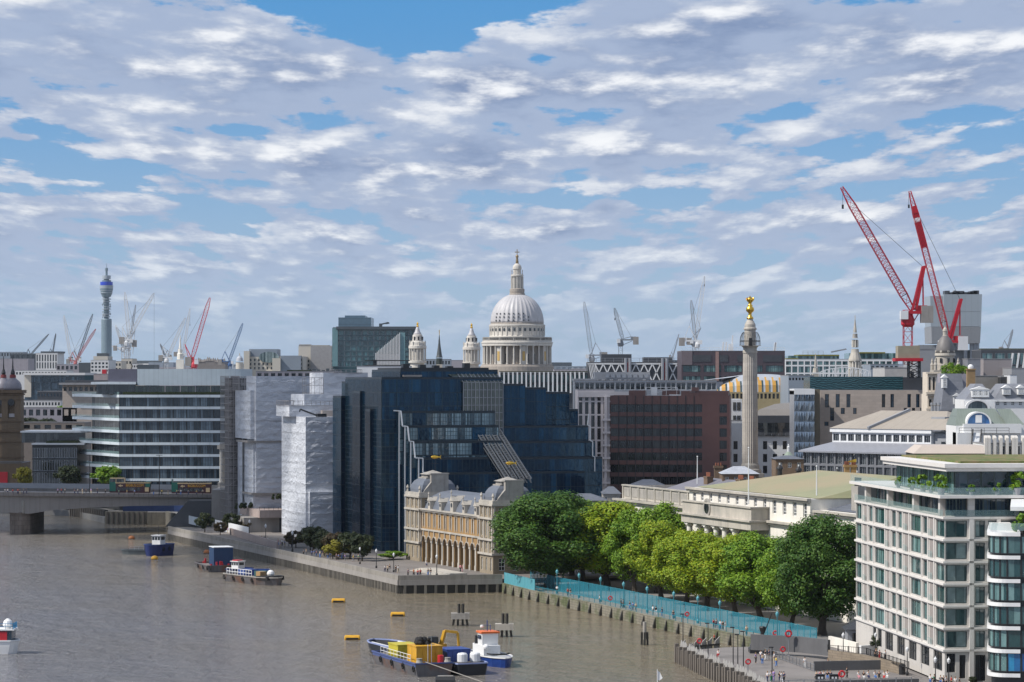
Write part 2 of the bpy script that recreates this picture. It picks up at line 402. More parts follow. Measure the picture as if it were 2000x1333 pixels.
MT = dict(
 stone=mat('portland_stone', (.47,.43,.37),.75, var=.14, scale=.35, var2=(.36,.34,.30), stains=.5, bump=.02, bscale=2),
 stone_light=mat('cleaned_stone', (.78,.74,.66),.7, var=.1, scale=.3, stains=.2, bump=.01, bscale=2),
 stone_dark=mat('weathered_stone', (.33,.31,.28),.8, var=.2, scale=.6, stains=.6, bump=.03, bscale=2),
 lead=mat('lead_sheet', (.40,.42,.46),.5, var=.12, scale=.5, stains=.35),
 slate=mat('slate', (.13,.14,.165),.55, var=.2, scale=.8, brick=(.6,.35,.7)),
 roof_grey=mat('roof_felt', (.26,.26,.27),.85, var=.2, scale=.3),
 roof_dark=mat('dark_plant_cladding', (.05,.055,.065),.5, var=.2, scale=.3),
 white=mat('white_panel', (.72,.73,.74),.5, var=.05, scale=.3, stains=.12),
 white_paint=mat('white_paint', (.78,.78,.77),.45, var=.04, scale=.5, stains=.1),
 grey=mat('grey_panel', (.30,.31,.33),.5, var=.08, scale=.25, stains=.1),
 dark=mat('dark_metal', (.025,.027,.03),.4, var=.1),
 steel=mat('steel_grey', (.38,.39,.41),.4,.6, var=.08),
 brown=mat('brown_granite', (.135,.066,.058),.42, var=.12, scale=.3, rnd=.06),
 purple=mat('dark_plum_cladding', (.07,.052,.062),.4, var=.1, scale=.2),
 beige=mat('beige_stone', (.48,.41,.355),.7, var=.1, scale=.2, brick=(1.8,.8,.82)),
 concrete=mat('concrete', (.30,.28,.26),.8, var=.14, scale=.3, stains=.35),
 paving=mat('paving', (.30,.275,.25),.8, var=.12, scale=.25, brick=(1.2,.8,.85)),
 brick=mat('london_brick', (.20,.135,.085),.85, var=.2, scale=.5, brick=(.45,.15,.7), stains=.3),
 tan=mat('tan_brick', (.38,.235,.10),.8, var=.12, scale=.4, brick=(.45,.15,.85), stains=.15),
 gold=mat('gilding', (.85,.52,.08),.28,1.0, var=.1),
 glass_dark=glass('dark_window_glass', (.012,.017,.022),(.12,.13,.13),.35),
 glass_teal=glass('teal_window_glass', (.02,.07,.075),(.24,.40,.39),.7), warm=mat('warm_white', (.70,.67,.63),.55, var=.05, stains=.15),
 glass_pale=glass('curtained_glass', (.03,.06,.065),(.34,.42,.42),.75),
 glass_blue=glass('blue_window_glass', (.012,.03,.05),(.10,.16,.22),.5),
 red=mat('red_paint', (.50,.02,.03),.4, var=.08), orange=mat('orange_paint', (.75,.16,.03),.45),
 yellow=mat('yellow_paint', (.62,.33,.02),.5, var=.2, scale=1, stains=.5), blue=mat('blue_paint', (.02,.06,.26),.4, var=.1, stains=.15),
 black=mat('black_paint', (.02,.02,.022),.5), rubber=mat('black_rubber', (.012,.012,.012),.8),
 turq=mat('turquoise_paint', (.04,.26,.33),.5, var=.1),
 wood=mat('weathered_timber', (.15,.13,.11),.85, var=.25, scale=.8, stretch=(3,3,.4), stains=.5), wood_dark=mat('wet_timber', (.035,.032,.026),.6, var=.3, scale=.8),
 bark=mat('plane_bark', (.075,.06,.045),.9, var=.35, scale=1.2, bump=.05, bscale=3),
 skin=mat('skin', objcol=True, rough=.6, var=.03), cloth=mat('clothing', objcol=True, rough=.85, var=.06, scale=6),
)


# ================================================================ SETTING: water, ground, quays
def water_mat():
 m = bpy.data.materials.new('river_water'); m.use_nodes = True; nt = m.node_tree; N = nt.nodes; L = nt.links; b = N['Principled BSDF']
 b.inputs['Roughness'].default_value = .1; b.inputs['IOR'].default_value = 1.33; b.inputs['Specular IOR Level'].default_value = .9
 tc = N.new('ShaderNodeTexCoord')
 def noise(sc, det, st, r=.6, rot=0.0):
  mp = N.new('ShaderNodeMapping'); mp.inputs['Scale'].default_value = st; mp.inputs['Rotation'].default_value = (0,0, rot); L.new(tc.outputs['Object'], mp.inputs[0])
  n = N.new('ShaderNodeTexNoise'); n.inputs['Scale'].default_value = sc; n.inputs['Detail'].default_value = det; n.inputs['Roughness'].default_value = r; L.new(mp.outputs[0], n.inputs['Vector']); return n.outputs[0]
 def mth(op, a, b_):
  n = N.new('ShaderNodeMath'); n.operation = op
  for i, v in enumerate((a, b_)):
   if isinstance(v, (int, float)): n.inputs[i].default_value = v
   else: L.new(v, n.inputs[i])
  return n.outputs[0]
 w = mth('ADD', noise(.36,8,(1,1,1),.66,.3), mth('ADD', mth('MULTIPLY', noise(.07,3,(1,1,1),.5),1.0), mth('MULTIPLY', noise(.17,4,(1,.8,1),.6,2.0),1.3)))
 w = mth('ADD', w, mth('MULTIPLY', noise(1.7,3,(1,.6,1),.6,1.1),.28))
 bp = N.new('ShaderNodeBump'); bp.inputs['Strength'].default_value = 1; bp.inputs['Distance'].default_value = 1.9; L.new(w, bp.inputs['Height']); L.new(bp.outputs[0], b.inputs['Normal'])
 mr = N.new('ShaderNodeMapRange'); mr.inputs[1].default_value = .35; mr.inputs[2].default_value = .68; L.new(noise(.012,6,(1,1,1),.65,.5), mr.inputs[0])
 dt = N.new('ShaderNodeVectorMath'); dt.operation = 'DOT_PRODUCT'; L.new(tc.outputs['Object'], dt.inputs[0]); dt.inputs[1].default_value = (.952,.305,0)
 m2 = N.new('ShaderNodeMapRange'); m2.interpolation_type = 'SMOOTHSTEP'; m2.inputs[1].default_value = 85; m2.inputs[2].default_value = 185; L.new(dt.outputs['Value'], m2.inputs[0])
 fm = mth('ADD', mth('MULTIPLY', mr.outputs[0], .35), mth('MULTIPLY', m2.outputs[0], .75))      # silty brown near the bank; mid-river grey-blue paints in reflected sky
 x = N.new('ShaderNodeMix'); x.data_type = 'RGBA'; L.new(fm, x.inputs[0]); x.inputs[6].default_value = (.215,.215,.235,1); x.inputs[7].default_value = (.235,.19,.12,1)
 L.new(x.outputs[2], b.inputs['Base Color'])
 return m
o = MB().quad((-9000,-600,0),(9000,-600,0),(9000,14000,0),(-9000,14000,0)).build('river_water', water_mat()); tag(o, kind='structure')

# river edge of the north bank, near to far
BANK = [(60,250),(41,385),(38.3,415),(35.5,445),(32.4,462),(28.4,490),(35.9,496),(46.5,499),(30,548),(18,586),(5.4,622),(-2,648),(-24.8,644),(-44.7,701),
  (-100.5,855),(-104,905),(-112,948),(-133,952),(-150,1000),(-200,1040),(-420,1120),(-3000,2200)]
FAR = [(-16000,6000),(-16000,14000),(16000,14000),(16000,250)]
GZ = 1.9
g = MB(); pts = BANK + FAR
g.add([(x, y, GZ) for x, y in pts], [tuple(range(len(pts)))][::1])
for i in range(len(BANK) - 1):
 (a, b),(c, d) = BANK[i], BANK[i + 1]; g.quad((a, b, -3),(c, d, -3),(c, d, GZ),(a, b, GZ))
GM = mat('ground_tarmac', (.17,.165,.16),.85, var=.2, scale=.08, var2=(.24,.23,.21))
o = g.build('ground', GM); tag(o, kind='structure')
# distant hills on the horizon
h = MB(); n = 60; HY = 11000
vs = []
for i in range(n + 1):
 x = -2600 + 5200 * i / n; t = 62 + 9 * math.sin(i * .31) + 6 * math.sin(i * .83 + 1) + 6 * math.sin(i * 2.1)
 vs += [(x, HY, 0),(x, HY + 500, t),(x, HY + 1600, t * .7),(x, HY + 2600,0)]
h.add(vs, [(4 * i + k, 4 * i + 4 + k, 4 * i + 5 + k, 4 * i + 1 + k) for i in range(n) for k in range(3)])
tag(h.build('hills', mat('far_woodland', (.05,.07,.05),.9, var=.3, scale=.01), smooth=True), kind='structure')

UD = Vector((-.305,.952)).normalized(); UN = Vector((.952,.305)).normalized()       # along the bank (away) / inland
# ---- raised quay by the old market hall, standing on piles
QZ = 3.0
q = MB()
qp = [(-2.2,647.6),(-24.8,643.8),(-44.7,700.8),(-100.4,854.8),(-60,900),(60,800),(30,660)]
q.prism(qp, QZ - .5, QZ)
tag(q.build('quay_paving', mat('quay_paving', (.20,.18,.165),.8, var=.12, scale=.15, brick=(2.4,1.6,.8))), kind='structure')
def wharf(name, label, pts, z, pile, pw, dense_h=None, beam=1.2, group=None):
 t = thing(name, label, 'wharf', (pts[0][0], pts[0][1], 0))
 ox, oy = pts[0]; P = [Vector((x - ox, y - oy)) for x, y in pts]
 bm_ = MB(); pr = MB()
 for a, b in zip(P, P[1:]):
  d = (b - a).normalized(); nrm = Vector((d.y, -d.x))
  for mbx, w0, w1, z0, z1 in ((bm_, -.5,.35, z - beam + .05, z - .02),(pr, -.35,.15, z, z + 1.05)):
   c = [a + nrm * w0, b + nrm * w0, b + nrm * w1, a + nrm * w1]; mbx.prism([(v.x, v.y) for v in c], z0, z1)
 bm_.build('edge_beam', MT['concrete'], t); pr.build('parapet', mat('pale_parapet', (.27,.25,.22),.8, var=.18, scale=.3, stains=.6), t)
 sh = None; k = 0; ex = MB(); rnd = random.Random(3)
 for a, b in zip(P, P[1:]):
  L = (b - a).length; d = (b - a) / L; nrm = Vector((d.y, -d.x)); n = max(1, int(L / pile))
  for i in range(n):
   c = a + d * (L * (i + .5) / n) - nrm * .22
   if sh is None:
    m = MB().box(-pw / 2, pw / 2,-pw / 2, pw / 2,-2.5, z - .35); sh = m.build('pile', mat('pile_timber', (.17,.155,.13),.85, var=.25, scale=.5, stains=.8, rnd=.3), t); me = sh.data
    sh.location = (c.x, c.y, 0); sh.rotation_euler = (0,0, math.atan2(d.y, d.x)); k += 1; continue
   if k < 98:
    o = link('pile', me, t); o.location = (c.x, c.y, 0); o.rotation_euler = (0,0, math.atan2(d.y, d.x)); k += 1
   else:
    n0 = len(ex.v); ex.box(-pw / 2, pw / 2,-pw / 2, pw / 2,-2.5, z - .35); tr(ex, Matrix.Translation((c.x, c.y, 0)) @ Matrix.Rotation(math.atan2(d.y, d.x),4, 'Z'), n0)
 if ex.v: o = ex.build('pile', MATS['pile_timber'], t); o['kind'] = 'stuff'
 bk = MB()
 for a, b in zip(P, P[1:]):
  d = (b - a).normalized(); nrm = Vector((d.y, -d.x)); c = [a - nrm * .03, b - nrm * .03]
  bk.quad((c[0].x, c[0].y, -2),(c[1].x, c[1].y, -2),(c[1].x, c[1].y, z - .6),(c[0].x, c[0].y, z - .6))
 bk.build('back_wall', MT['wood_dark'], t)  # dark sheet painted in for the shadowed void behind the piles
 return t
wharf('timber_wharf', 'long grey quay wall on close set timber piles running back beside the river promenade', [(-24.8,643.8),(-44.7,700.8),(-100.4,854.8)], QZ, 1.15,.5)
wharf('piled_wharf', 'short concrete quay front on widely spaced pale piles before the old market hall', [(-2.2,647.8),(-24.8,643.8)], QZ, 2.2,.55)
# ---- river wall with fender posts, below the turquoise railing
WALL = [(46.5,499),(30,548),(18,586),(5.4,622),(-2,647.5)]
def along(pts, s):
 for (a, b),(c, d) in zip(pts, pts[1:]):
  l = math.hypot(c - a, d - b)
  if s <= l: return Vector((a + (c - a) * s / l, b + (d - b) * s / l)), math.atan2(d - b, c - a)
  s -= l
 return Vector(pts[-1]), math.atan2(pts[-1][1] - pts[-2][1], pts[-1][0] - pts[-2][0])
WL = sum(math.hypot(c - a, d - b) for (a, b),(c, d) in zip(WALL, WALL[1:]))
rw = thing('river_wall', 'low stone river wall stained green with dark fender posts below the turquoise railing', 'river wall', (46.5,499,0))
m = MB()
for (a, b),(c, d) in zip(WALL, WALL[1:]):
 dd = Vector((c - a, d - b)).normalized(); nn = Vector((-dd.y, dd.x))
 pp = [Vector((a, b)) + nn * .25, Vector((c, d)) + nn * .25, Vector((c, d)) - nn * .6, Vector((a, b)) - nn * .6]
 m.prism([(v.x - 46.5, v.y - 499) for v in pp], -2.5, GZ + .25)
m.build('wall', mat('river_wall_stone', (.24,.22,.17),.9, var=.25, scale=.6, var2=(.10,.12,.05), brick=(1.5,.5,.6,.05), stains=.6), rw)
pm = MB().prism([(-.35,-.3),(.35,-.3),(.35,.3),(-.35,.3)], -1.5,.6,.25).add([(-.26,-.2,.6),(.26,-.2,.6),(.1,.2,2.0),(-.1,.2,2.0),(-.26,.3,.6),(.26,.3,.6)], [(0,1,2,3),(1,5,2),(0,3,4),(5,4,3,2)])
pmo = None
s = 4
while s < WL:
 p, a = along(WALL, s)
 nn = Vector((-math.sin(a), math.cos(a)))
 loc = (p.x + nn.x * .55 - 46.5, p.y + nn.y * .55 - 499,0)
 if pmo is None: pmo = pm.build('fender_post', MT['wood_dark'], rw); o = pmo
 else: o = link('fender_post', pmo.data, rw)
 o.location = loc; o.rotation_euler = (0,0, a + PI); s += 6.2

# ---- railings and security fence in turquoise
def rail_run(name, label, cat, pts, off, z, ht, step, bar, barw, mt, group=None, s0=0.0, s1=None, top=.07, solid=False, tall_posts=0.0):
 """posts and panels of a fence along a polyline, inland by off"""
 L = sum(math.hypot(c - a, d - b) for (a, b),(c, d) in zip(pts, pts[1:]))
 s1 = L if s1 is None else s1
 p0, a0 = along(pts, s0); t = thing(name, label, cat, (p0.x, p0.y, z),0, group)
 pan = MB(); W = step
 if solid: pan.box(.05, W - .05,-.03,.03,.1, ht)
 else:
  pan.box(0, W, -.03,.03, ht - top, ht).box(0, W, -.03,.03,.1,.1 + top)
  nb = int(W / bar)
  for i in range(nb): x = W * (i + .5) / nb; pan.box(x - barw / 2, x + barw / 2,-.015,.015,.1 + top, ht - top)
 if ht > 3: pan.mi(1).quad((.05,.04,.15),(W - .05,.04,.15),(W - .05,.04, ht - .1),(.05,.04, ht - .1)); mt2 = [mt, mat('turquoise_mesh', (.03,.28,.38),.5, alpha=.42)]
 else: mt2 = mt
 post = MB().box(-.06,.06,-.06,.06,0, ht + .08 + tall_posts)
 n = max(1, int((s1 - s0) / step)); pme = qme = None; ex = MB()
 for i in range(n + 1):
  p, a = along(pts, s0 + (s1 - s0) * i / n); nn = Vector((math.sin(a),-math.cos(a)))
  loc = Vector((p.x + nn.x * off - p0.x, p.y + nn.y * off - p0.y, 0))
  if pme is None: o = post.build('post', mt, t); pme = o.data
  else: o = link('post', pme, t)
  o.location = loc; o.rotation_euler = (0,0, a)
  if i < n:
   if qme is None: o = pan.build('panel', mt2, t); qme = o.data
   else: o = link('panel', qme, t)
   o.location = loc; o.rotation_euler = (0,0, a); o.scale = ((s1 - s0) / n / step, 1,1)
 return t
FENCE_T = mat('turquoise_railing', (.035,.24,.31),.5, var=.12)
rail_run('riverside_railing', 'low turquoise railing along the edge of the river walk above the stone wall', 'railing', WALL, .35, GZ + .02,1.15,3.0,.3,.04, FENCE_T, s0=14, s1=WL - 20)
rail_run('security_fence', 'tall see-through turquoise fence behind the river walk in front of the plane trees', 'fence', WALL, 5.2, GZ, 3.05,2.6,.33,.04, FENCE_T, s0=-2, s1=WL - 4)
rail_run('hoarding', 'solid turquoise hoarding on the river edge beside the piled quay', 'hoarding', WALL, .2, GZ, 2.6,2.6,.13,.06, mat('turquoise_board', (.10,.34,.40),.5, var=.14, scale=.6, stains=.3), s0=WL - 24, s1=WL - .5, solid=True)
0 and rail_run('rear_fence', 'turquoise fence slanting up beside the old market hall under the dark trees', 'fence', [(4,648),(-2,668)], 0, GZ, 3.3,2.6,.13,.075, mat('turquoise_board_dark', (.04,.25,.30),.5, var=.14), solid=True)
wk = MB()
for (a, b),(c, d) in zip(WALL, WALL[1:]):
 dd = Vector((c - a, d - b)).normalized(); nn = Vector((dd.y, -dd.x)); A = Vector((a, b)); C_ = Vector((c, d))
 pp = [A - nn * .2, C_ - nn * .2, C_ + nn * 5.1, A + nn * 5.1]
 wk.quad(*[(v.x, v.y, GZ + .006) for v in (pp[0], pp[3], pp[2], pp[1])][::1])
tag(wk.build('river_walk', mat('river_walk_paving', (.33,.29,.24),.8, var=.1, scale=.3, brick=(1.2,.8,.8))), kind='structure')

# ================================================================ TREES
def leaf_mat(name, c1, c2, c3):
 m = bpy.data.materials.new(name); m.use_nodes = True; nt = m.node_tree; N = nt.nodes; L = nt.links; b = N['Principled BSDF']
 b.inputs['Roughness'].default_value = .55; b.inputs['Specular IOR Level'].default_value = .3
 g = N.new('ShaderNodeNewGeometry'); tc = N.new('ShaderNodeTexCoord'); n = N.new('ShaderNodeTexNoise'); n.inputs['Scale'].default_value = .22; n.inputs['Detail'].default_value = 3; L.new(tc.outputs['Object'], n.inputs['Vector'])
 mr = N.new('ShaderNodeMapRange'); mr.inputs[1].default_value = .35; mr.inputs[2].default_value = .65; L.new(n.outputs[0], mr.inputs[0])
 x = N.new('ShaderNodeMix'); x.data_type = 'RGBA'; L.new(mr.outputs[0], x.inputs[0]); x.inputs[6].default_value = (*c1,1); x.inputs[7].default_value = (*c2,1)
 y = N.new('ShaderNodeMix'); y.data_type = 'RGBA'; p = N.new('ShaderNodeMath'); p.operation = 'POWER'; L.new(g.outputs['Random Per Island'], p.inputs[0]); p.inputs[1].default_value = 2.5
 L.new(p.outputs[0], y.inputs[0]); L.new(x.outputs[2], y.inputs[6]); y.inputs[7].default_value = (*c3,1); L.new(y.outputs[2], b.inputs['Base Color'])
 tr_ = N.new('ShaderNodeBsdfTranslucent'); L.new(y.outputs[2], tr_.inputs[0]); ms = N.new('ShaderNodeMixShader'); ms.inputs[0].default_value = .22
 L.new(b.outputs[0], ms.inputs[1]); L.new(tr_.outputs[0], ms.inputs[2]); L.new(ms.outputs[0], N['Material Output'].inputs[0])
 return m
LEAF = dict(lime=leaf_mat('plane_leaves_bright', (.14,.26,.014),(.23,.33,.014),(.36,.38,.015)), mid=leaf_mat('plane_leaves', (.09,.21,.016),(.15,.27,.016),(.23,.33,.02)),
   dark=leaf_mat('dark_leaves', (.034,.10,.016),(.055,.13,.017),(.10,.17,.02)), far=leaf_mat('garden_leaves', (.02,.035,.015),(.035,.05,.018),(.06,.07,.02)),
   yel=leaf_mat('yellow_leaves', (.2,.19,.02),(.26,.24,.02),(.3,.26,.03)), rust=leaf_mat('rusty_leaves', (.07,.04,.02),(.09,.06,.02),(.05,.06,.02)))
def crown_mesh(seed, H, Rr, c0, nl, per, leaf, squash=1.0):
 """foliage: clumps scattered through an uneven crown, each a shell of leaf sprays"""
 rn = random.Random(seed); mb = MB(); cl = []
 zc = c0 + (H - c0) * .5; hz = (H - c0) * .5
 for i in range(nl):
  for _ in range(40):
   u = rn.uniform(-1,1); th = rn.uniform(0,2 * PI); rr = rn.uniform(.35,1) ** .5
   taper = math.sqrt(max(0,1 - u * u)) * (1.05 if u < 0 else .95)
   x = Rr * taper * rr * math.cos(th); y = Rr * taper * rr * math.sin(th); z = zc + u * hz * .86
   cr = rn.uniform(.17,.30) * Rr * 1.15
   if all((Vector((x, y, z)) - q[0]).length > .55 * (cr + q[1]) * .8 for q in cl): break
  cl.append((Vector((x, y, z)), cr))
 vs = []; fs = []
 for c, r in cl:
  k = int(per * (r / (.23 * Rr)) ** 2)
  for _ in range(k):
   d = Vector((rn.gauss(0,1), rn.gauss(0,1), rn.gauss(0,1) + .25)).normalized()
   p = c + Vector((d.x, d.y, d.z * squash)) * r * (rn.uniform(.55,1.0) if rn.random() < .75 else rn.uniform(.9,1.28))
   nrm = (d + Vector((rn.uniform(-.7,.7), rn.uniform(-.7,.7), rn.uniform(-.3,.9)))).normalized()
   a = nrm.orthogonal().normalized(); a.rotate(Matrix.Rotation(rn.uniform(0,6.28),3, nrm)); b = nrm.cross(a); s_ = leaf * rn.uniform(.6,1.25)
   n0 = len(vs)
   vs += [p - a * s_ * .5, p + b * s_ * .36 - a * .1 * s_, p + a * s_ * .55 + nrm * s_ * .12, p - b * s_ * .36 + nrm * s_ * .05]; fs.append((n0, n0 + 1, n0 + 2, n0 + 3))
 mb.v = [tuple(v) for v in vs]; mb.f = fs; mb.m = [0] * len(fs)
 return mb, cl
def make_tree(name, label, cat, seed, H, Rr, c0, nl, per, leaf, lm, r0=.42, group=None, lean=0.0):
 t = thing(name, label, cat, (0,0,0),0, group); rn = random.Random(seed + 99)
 mb, cl = crown_mesh(seed, H, Rr, c0, nl, per, leaf)
 mb.build('crown', lm, t)
 tk = MB(); fk = c0 * .75 + .5
 tk.tube([(0,0,-.3),(lean * .2,.05, fk * .35),(lean * .6,0, fk * .75),(lean, 0, fk)], [r0 * 1.5, r0 * 1.02, r0 * .9, r0 * .85], 9)
 for i, (c, r) in enumerate(sorted(cl, key=lambda q: q[0].z)[:int(len(cl) * .6)]):
  st = Vector((lean, 0, fk * rn.uniform(.75,1))); mid = st.lerp(c, .5) + Vector((rn.uniform(-.5,.5), rn.uniform(-.5,.5),(c - st).length * .1))
  tk.tube([st, mid, c], [r0 * rn.uniform(.3,.5), r0 * .25,.05], 5, False)
 tk.build('trunk', MT['bark'], t, smooth=True)
 return t


protoA = make_tree('plane_tree', 'x', 'tree', 1,15.0,5.2,2.9,54,430,.39, LEAF['lime'], .42, 'plane trees along the river walk', .5)
protoB = make_tree('plane_tree', 'x', 'tree', 5,15.0,5.2,2.9,54,430,.39, LEAF['mid'], .4, 'plane trees along the river walk', -.6)
protoC = make_tree('plane_tree', 'x', 'tree', 9,20.0,7.0,3.4,72,520,.42, LEAF['dark'], .6, 'plane trees along the river walk', .4)
KT = [tree_of(p) for p in (protoA, protoB, protoC)]
used = [False] * 3
# kind, column of the trunk, base row, crown top row, half width px, label
for k, px, py, pt, hw, rz, lb in [
 (2,1072,1149,962,82,.3, 'big dark plane tree beside the yellow brick market hall, leftmost of the riverside row'),
 (2,1118,1134,985,58,2.1, 'dark plane tree second from the left of the riverside row'),
 (1,1140,1140,978,48,1.1, 'green plane tree between the dark trees and the first bright crown'),
 (0,1186,1150,985,62,4.2, 'yellow green plane tree below the left end of the long white custom hall'),
 (1,1240,1158,1002,40,.9, 'tall narrow plane tree rising in front of the blank wing of the white custom hall'),
 (1,1283,1158,988,48,3.3, 'plane tree with the highest green top in front of the white hall left wing'),
 (0,1292,1171,1022,44,2.2, 'bright plane tree on a forked trunk left of the white colonnade'),
 (0,1340,1181,1040,48,5.4, 'bright plane tree with a leaning trunk below the left columns of the colonnade'),
 (0,1382,1191,1045,50,1.7, 'golden tinged plane tree standing below the middle of the colonnade'),
 (0,1436,1203,1048,48,3.9, 'lime green plane tree below the right columns of the colonnade'),
 (1,1487,1214,1046,56,.2, 'plane tree below the projecting porch, left of the blank white wall'),
 (1,1545,1227,1062,50,2.6, 'mid green plane tree just left of the large dark tree'),
 (2,1606,1241,1008,74,1.2, 'large dark green plane tree next to the white hotel, rightmost of the row')]:
 Y = YG(py, GZ); H0 = (15.0,15.0,20.0)[k]; R0 = (5.2,5.2,7.0)[k]
 H = PZ(pt, Y) - GZ; rr = hw / FP * Y * (1.24 if k == 2 else 1.36)
 sc = (rr / R0 * (.94 + .12 * ((px * 7) % 5) / 5), rr / R0, H / H0)
 if not used[k]:
  o = KT[k][0]; used[k] = True
 else: o = copy_tree(KT[k])
 o.location = (PX(px, Y), Y, GZ); o.rotation_euler = (0,0, rz); o.scale = sc; o['label'] = lb
# smaller trees: by the white custom hall's far side, under the bridge, in the quay garden
small = make_tree('small_tree', 'x', 'tree', 21,6.0,2.6,1.6,22,150,.42, LEAF['far'], .16, 'small trees of the quay garden')
TS = tree_of(small); first = True
for px, py, pt, hw, lm, lb in [
 (612,1080,1033,20, 'far', 'dark round tree at the left end of the quay garden'),
 (634,1086,1042,16, 'far', 'dark tree second from the left in the quay garden'),
 (578,1070,1040,14, 'rust', 'reddish tree under the overhanging terrace'),
 (660,1092,1058,18, 'yel', 'yellowish bush in the middle of the quay garden'),
 (655,1088,1044,18, 'rust', 'rusty brown tree in the middle of the quay garden'),
 (684,1092,1044,18, 'far', 'dark green tree right of the yellowish bush'),
 (707,1096,1048,16, 'far', 'dark green tree at the right end of the quay garden'),
 (768,1093,1078,18, 'mid', 'low green bush beside the left tower of the market hall'),
 (400,1040,1005,12, 'far', 'dark little tree beside the foot of the bridge'),
 (452,1040,1006,11, 'far', 'dark little tree at the foot of the grey scaffold'),
 (430,1045,1022,9, 'rust', 'small brownish bush on the quay left of the white screens'),
 (478,1040,1020,9, 'rust', 'small reddish bush right of the white screens')]:
 Y = YG(py, QZ); H = (PZ(pt, Y) - QZ) * 1.08; rr = hw / FP * Y * 1.35
 o = TS[0] if first else copy_tree(TS); first = False
 o.location = (PX(px, Y), Y, QZ); o.rotation_euler = (0,0, px * .7); o.scale = (rr / 2.6, rr / 2.6, H / 6.0); o['label'] = lb
 if lm != 'far':
  for c in bpy.data.objects:
   if c.parent == o and c.name.startswith('crown'): c.data = c.data.copy(); c.data.materials[0] = LEAF[lm]
for px, Y, pt, pb, hw, lm, lb in [(46,1000,913,950,17, 'yel', 'yellow green tree beside the brick tower, above the bridge parapet'),
                               (134,1000,910,950,24, 'far', 'dull dark tree above the bridge, below the pointed white ledges'),
                               (211,1000,911,950,28, 'mid', 'green tree just left of the first open top bus'),
                               (132,1250,790,850,24, 'mid', 'dark green round tree on the far roof garden left of the banded office'),
                               (55,1240,815,850,22, 'far', 'low dull bushes right of the brick tower belfry'),(92,1230,818,850,20, 'far', 'low bushes left of the round roof garden tree')]:
 z0 = PZ(pb, Y); o = copy_tree(TS); H = PZ(pt, Y) - z0; rr = hw / FP * Y
 o.location = (PX(px, Y), Y, z0 - H * .2); o.scale = (rr / 2.6, rr / 2.6, H / 6.0 * 1.2); o['label'] = lb; o['group'] = 'trees beyond the bridge'
 if lm != 'far':
  for c in bpy.data.objects:
   if c.parent == o and c.name.startswith('crown'): c.data = c.data.copy(); c.data.materials[0] = LEAF[lm]

# ---- an unseen cloud added high up on the sun's side, shaped to shade the left and the middle of the city
def shade_cloud():
 m = bpy.data.materials.new('shade_cloud_vapour'); m.use_nodes = True; N = m.node_tree.nodes; L = m.node_tree.links; N.clear(); d = N.new('ShaderNodeBsdfDiffuse'); d.inputs[0].default_value = (.9,.9,.9,1); tp = N.new('ShaderNodeBsdfTransparent'); x = N.new('ShaderNodeMixShader'); x.inputs[0].default_value = .3; o = N.new('ShaderNodeOutputMaterial')
 L.new(tp.outputs[0], x.inputs[1]); L.new(d.outputs[0], x.inputs[2]); L.new(x.outputs[0], o.inputs[0])
 pg = [(-75,745),(24,730),(86,738),(92,930),(-60,1180),(-280,1180),(-190,880),(-110,850)]; rn = random.Random(6); mb = MB(); k = 560 / SUN_DIR.z; off = SUN_DIR * k
 def inside(x, y):
  c = False
  for (a, b),(e, f) in zip(pg, pg[1:] + pg[:1]):
   if (b > y) != (f > y) and x < (e - a) * (y - b) / (f - b) + a: c = not c
  return c
 n = 0
 while n < 150:
  x, y = rn.uniform(-330,130), rn.uniform(600,1180)
  if inside(x, y): r = rn.uniform(14,30); mb.ball((x + off.x, y + off.y, off.z + rn.uniform(-10,14)), r, 5,.55); n += 1
 o = mb.build('cloud', m, smooth=True); tag(o, kind='stuff')
shade_cloud()


# ================================================================ NEAR BUILDINGS
def FacP(a, b, z0):
 f = Fac.__new__(Fac); f.a = Vector(a); f.b = Vector(b); f.z0 = z0; d = f.b - f.a; f.L = d.length; f.ang = math.atan2(d.y, d.x); f.d = d / f.L
 return f
VC = lambda f: f  # readability only
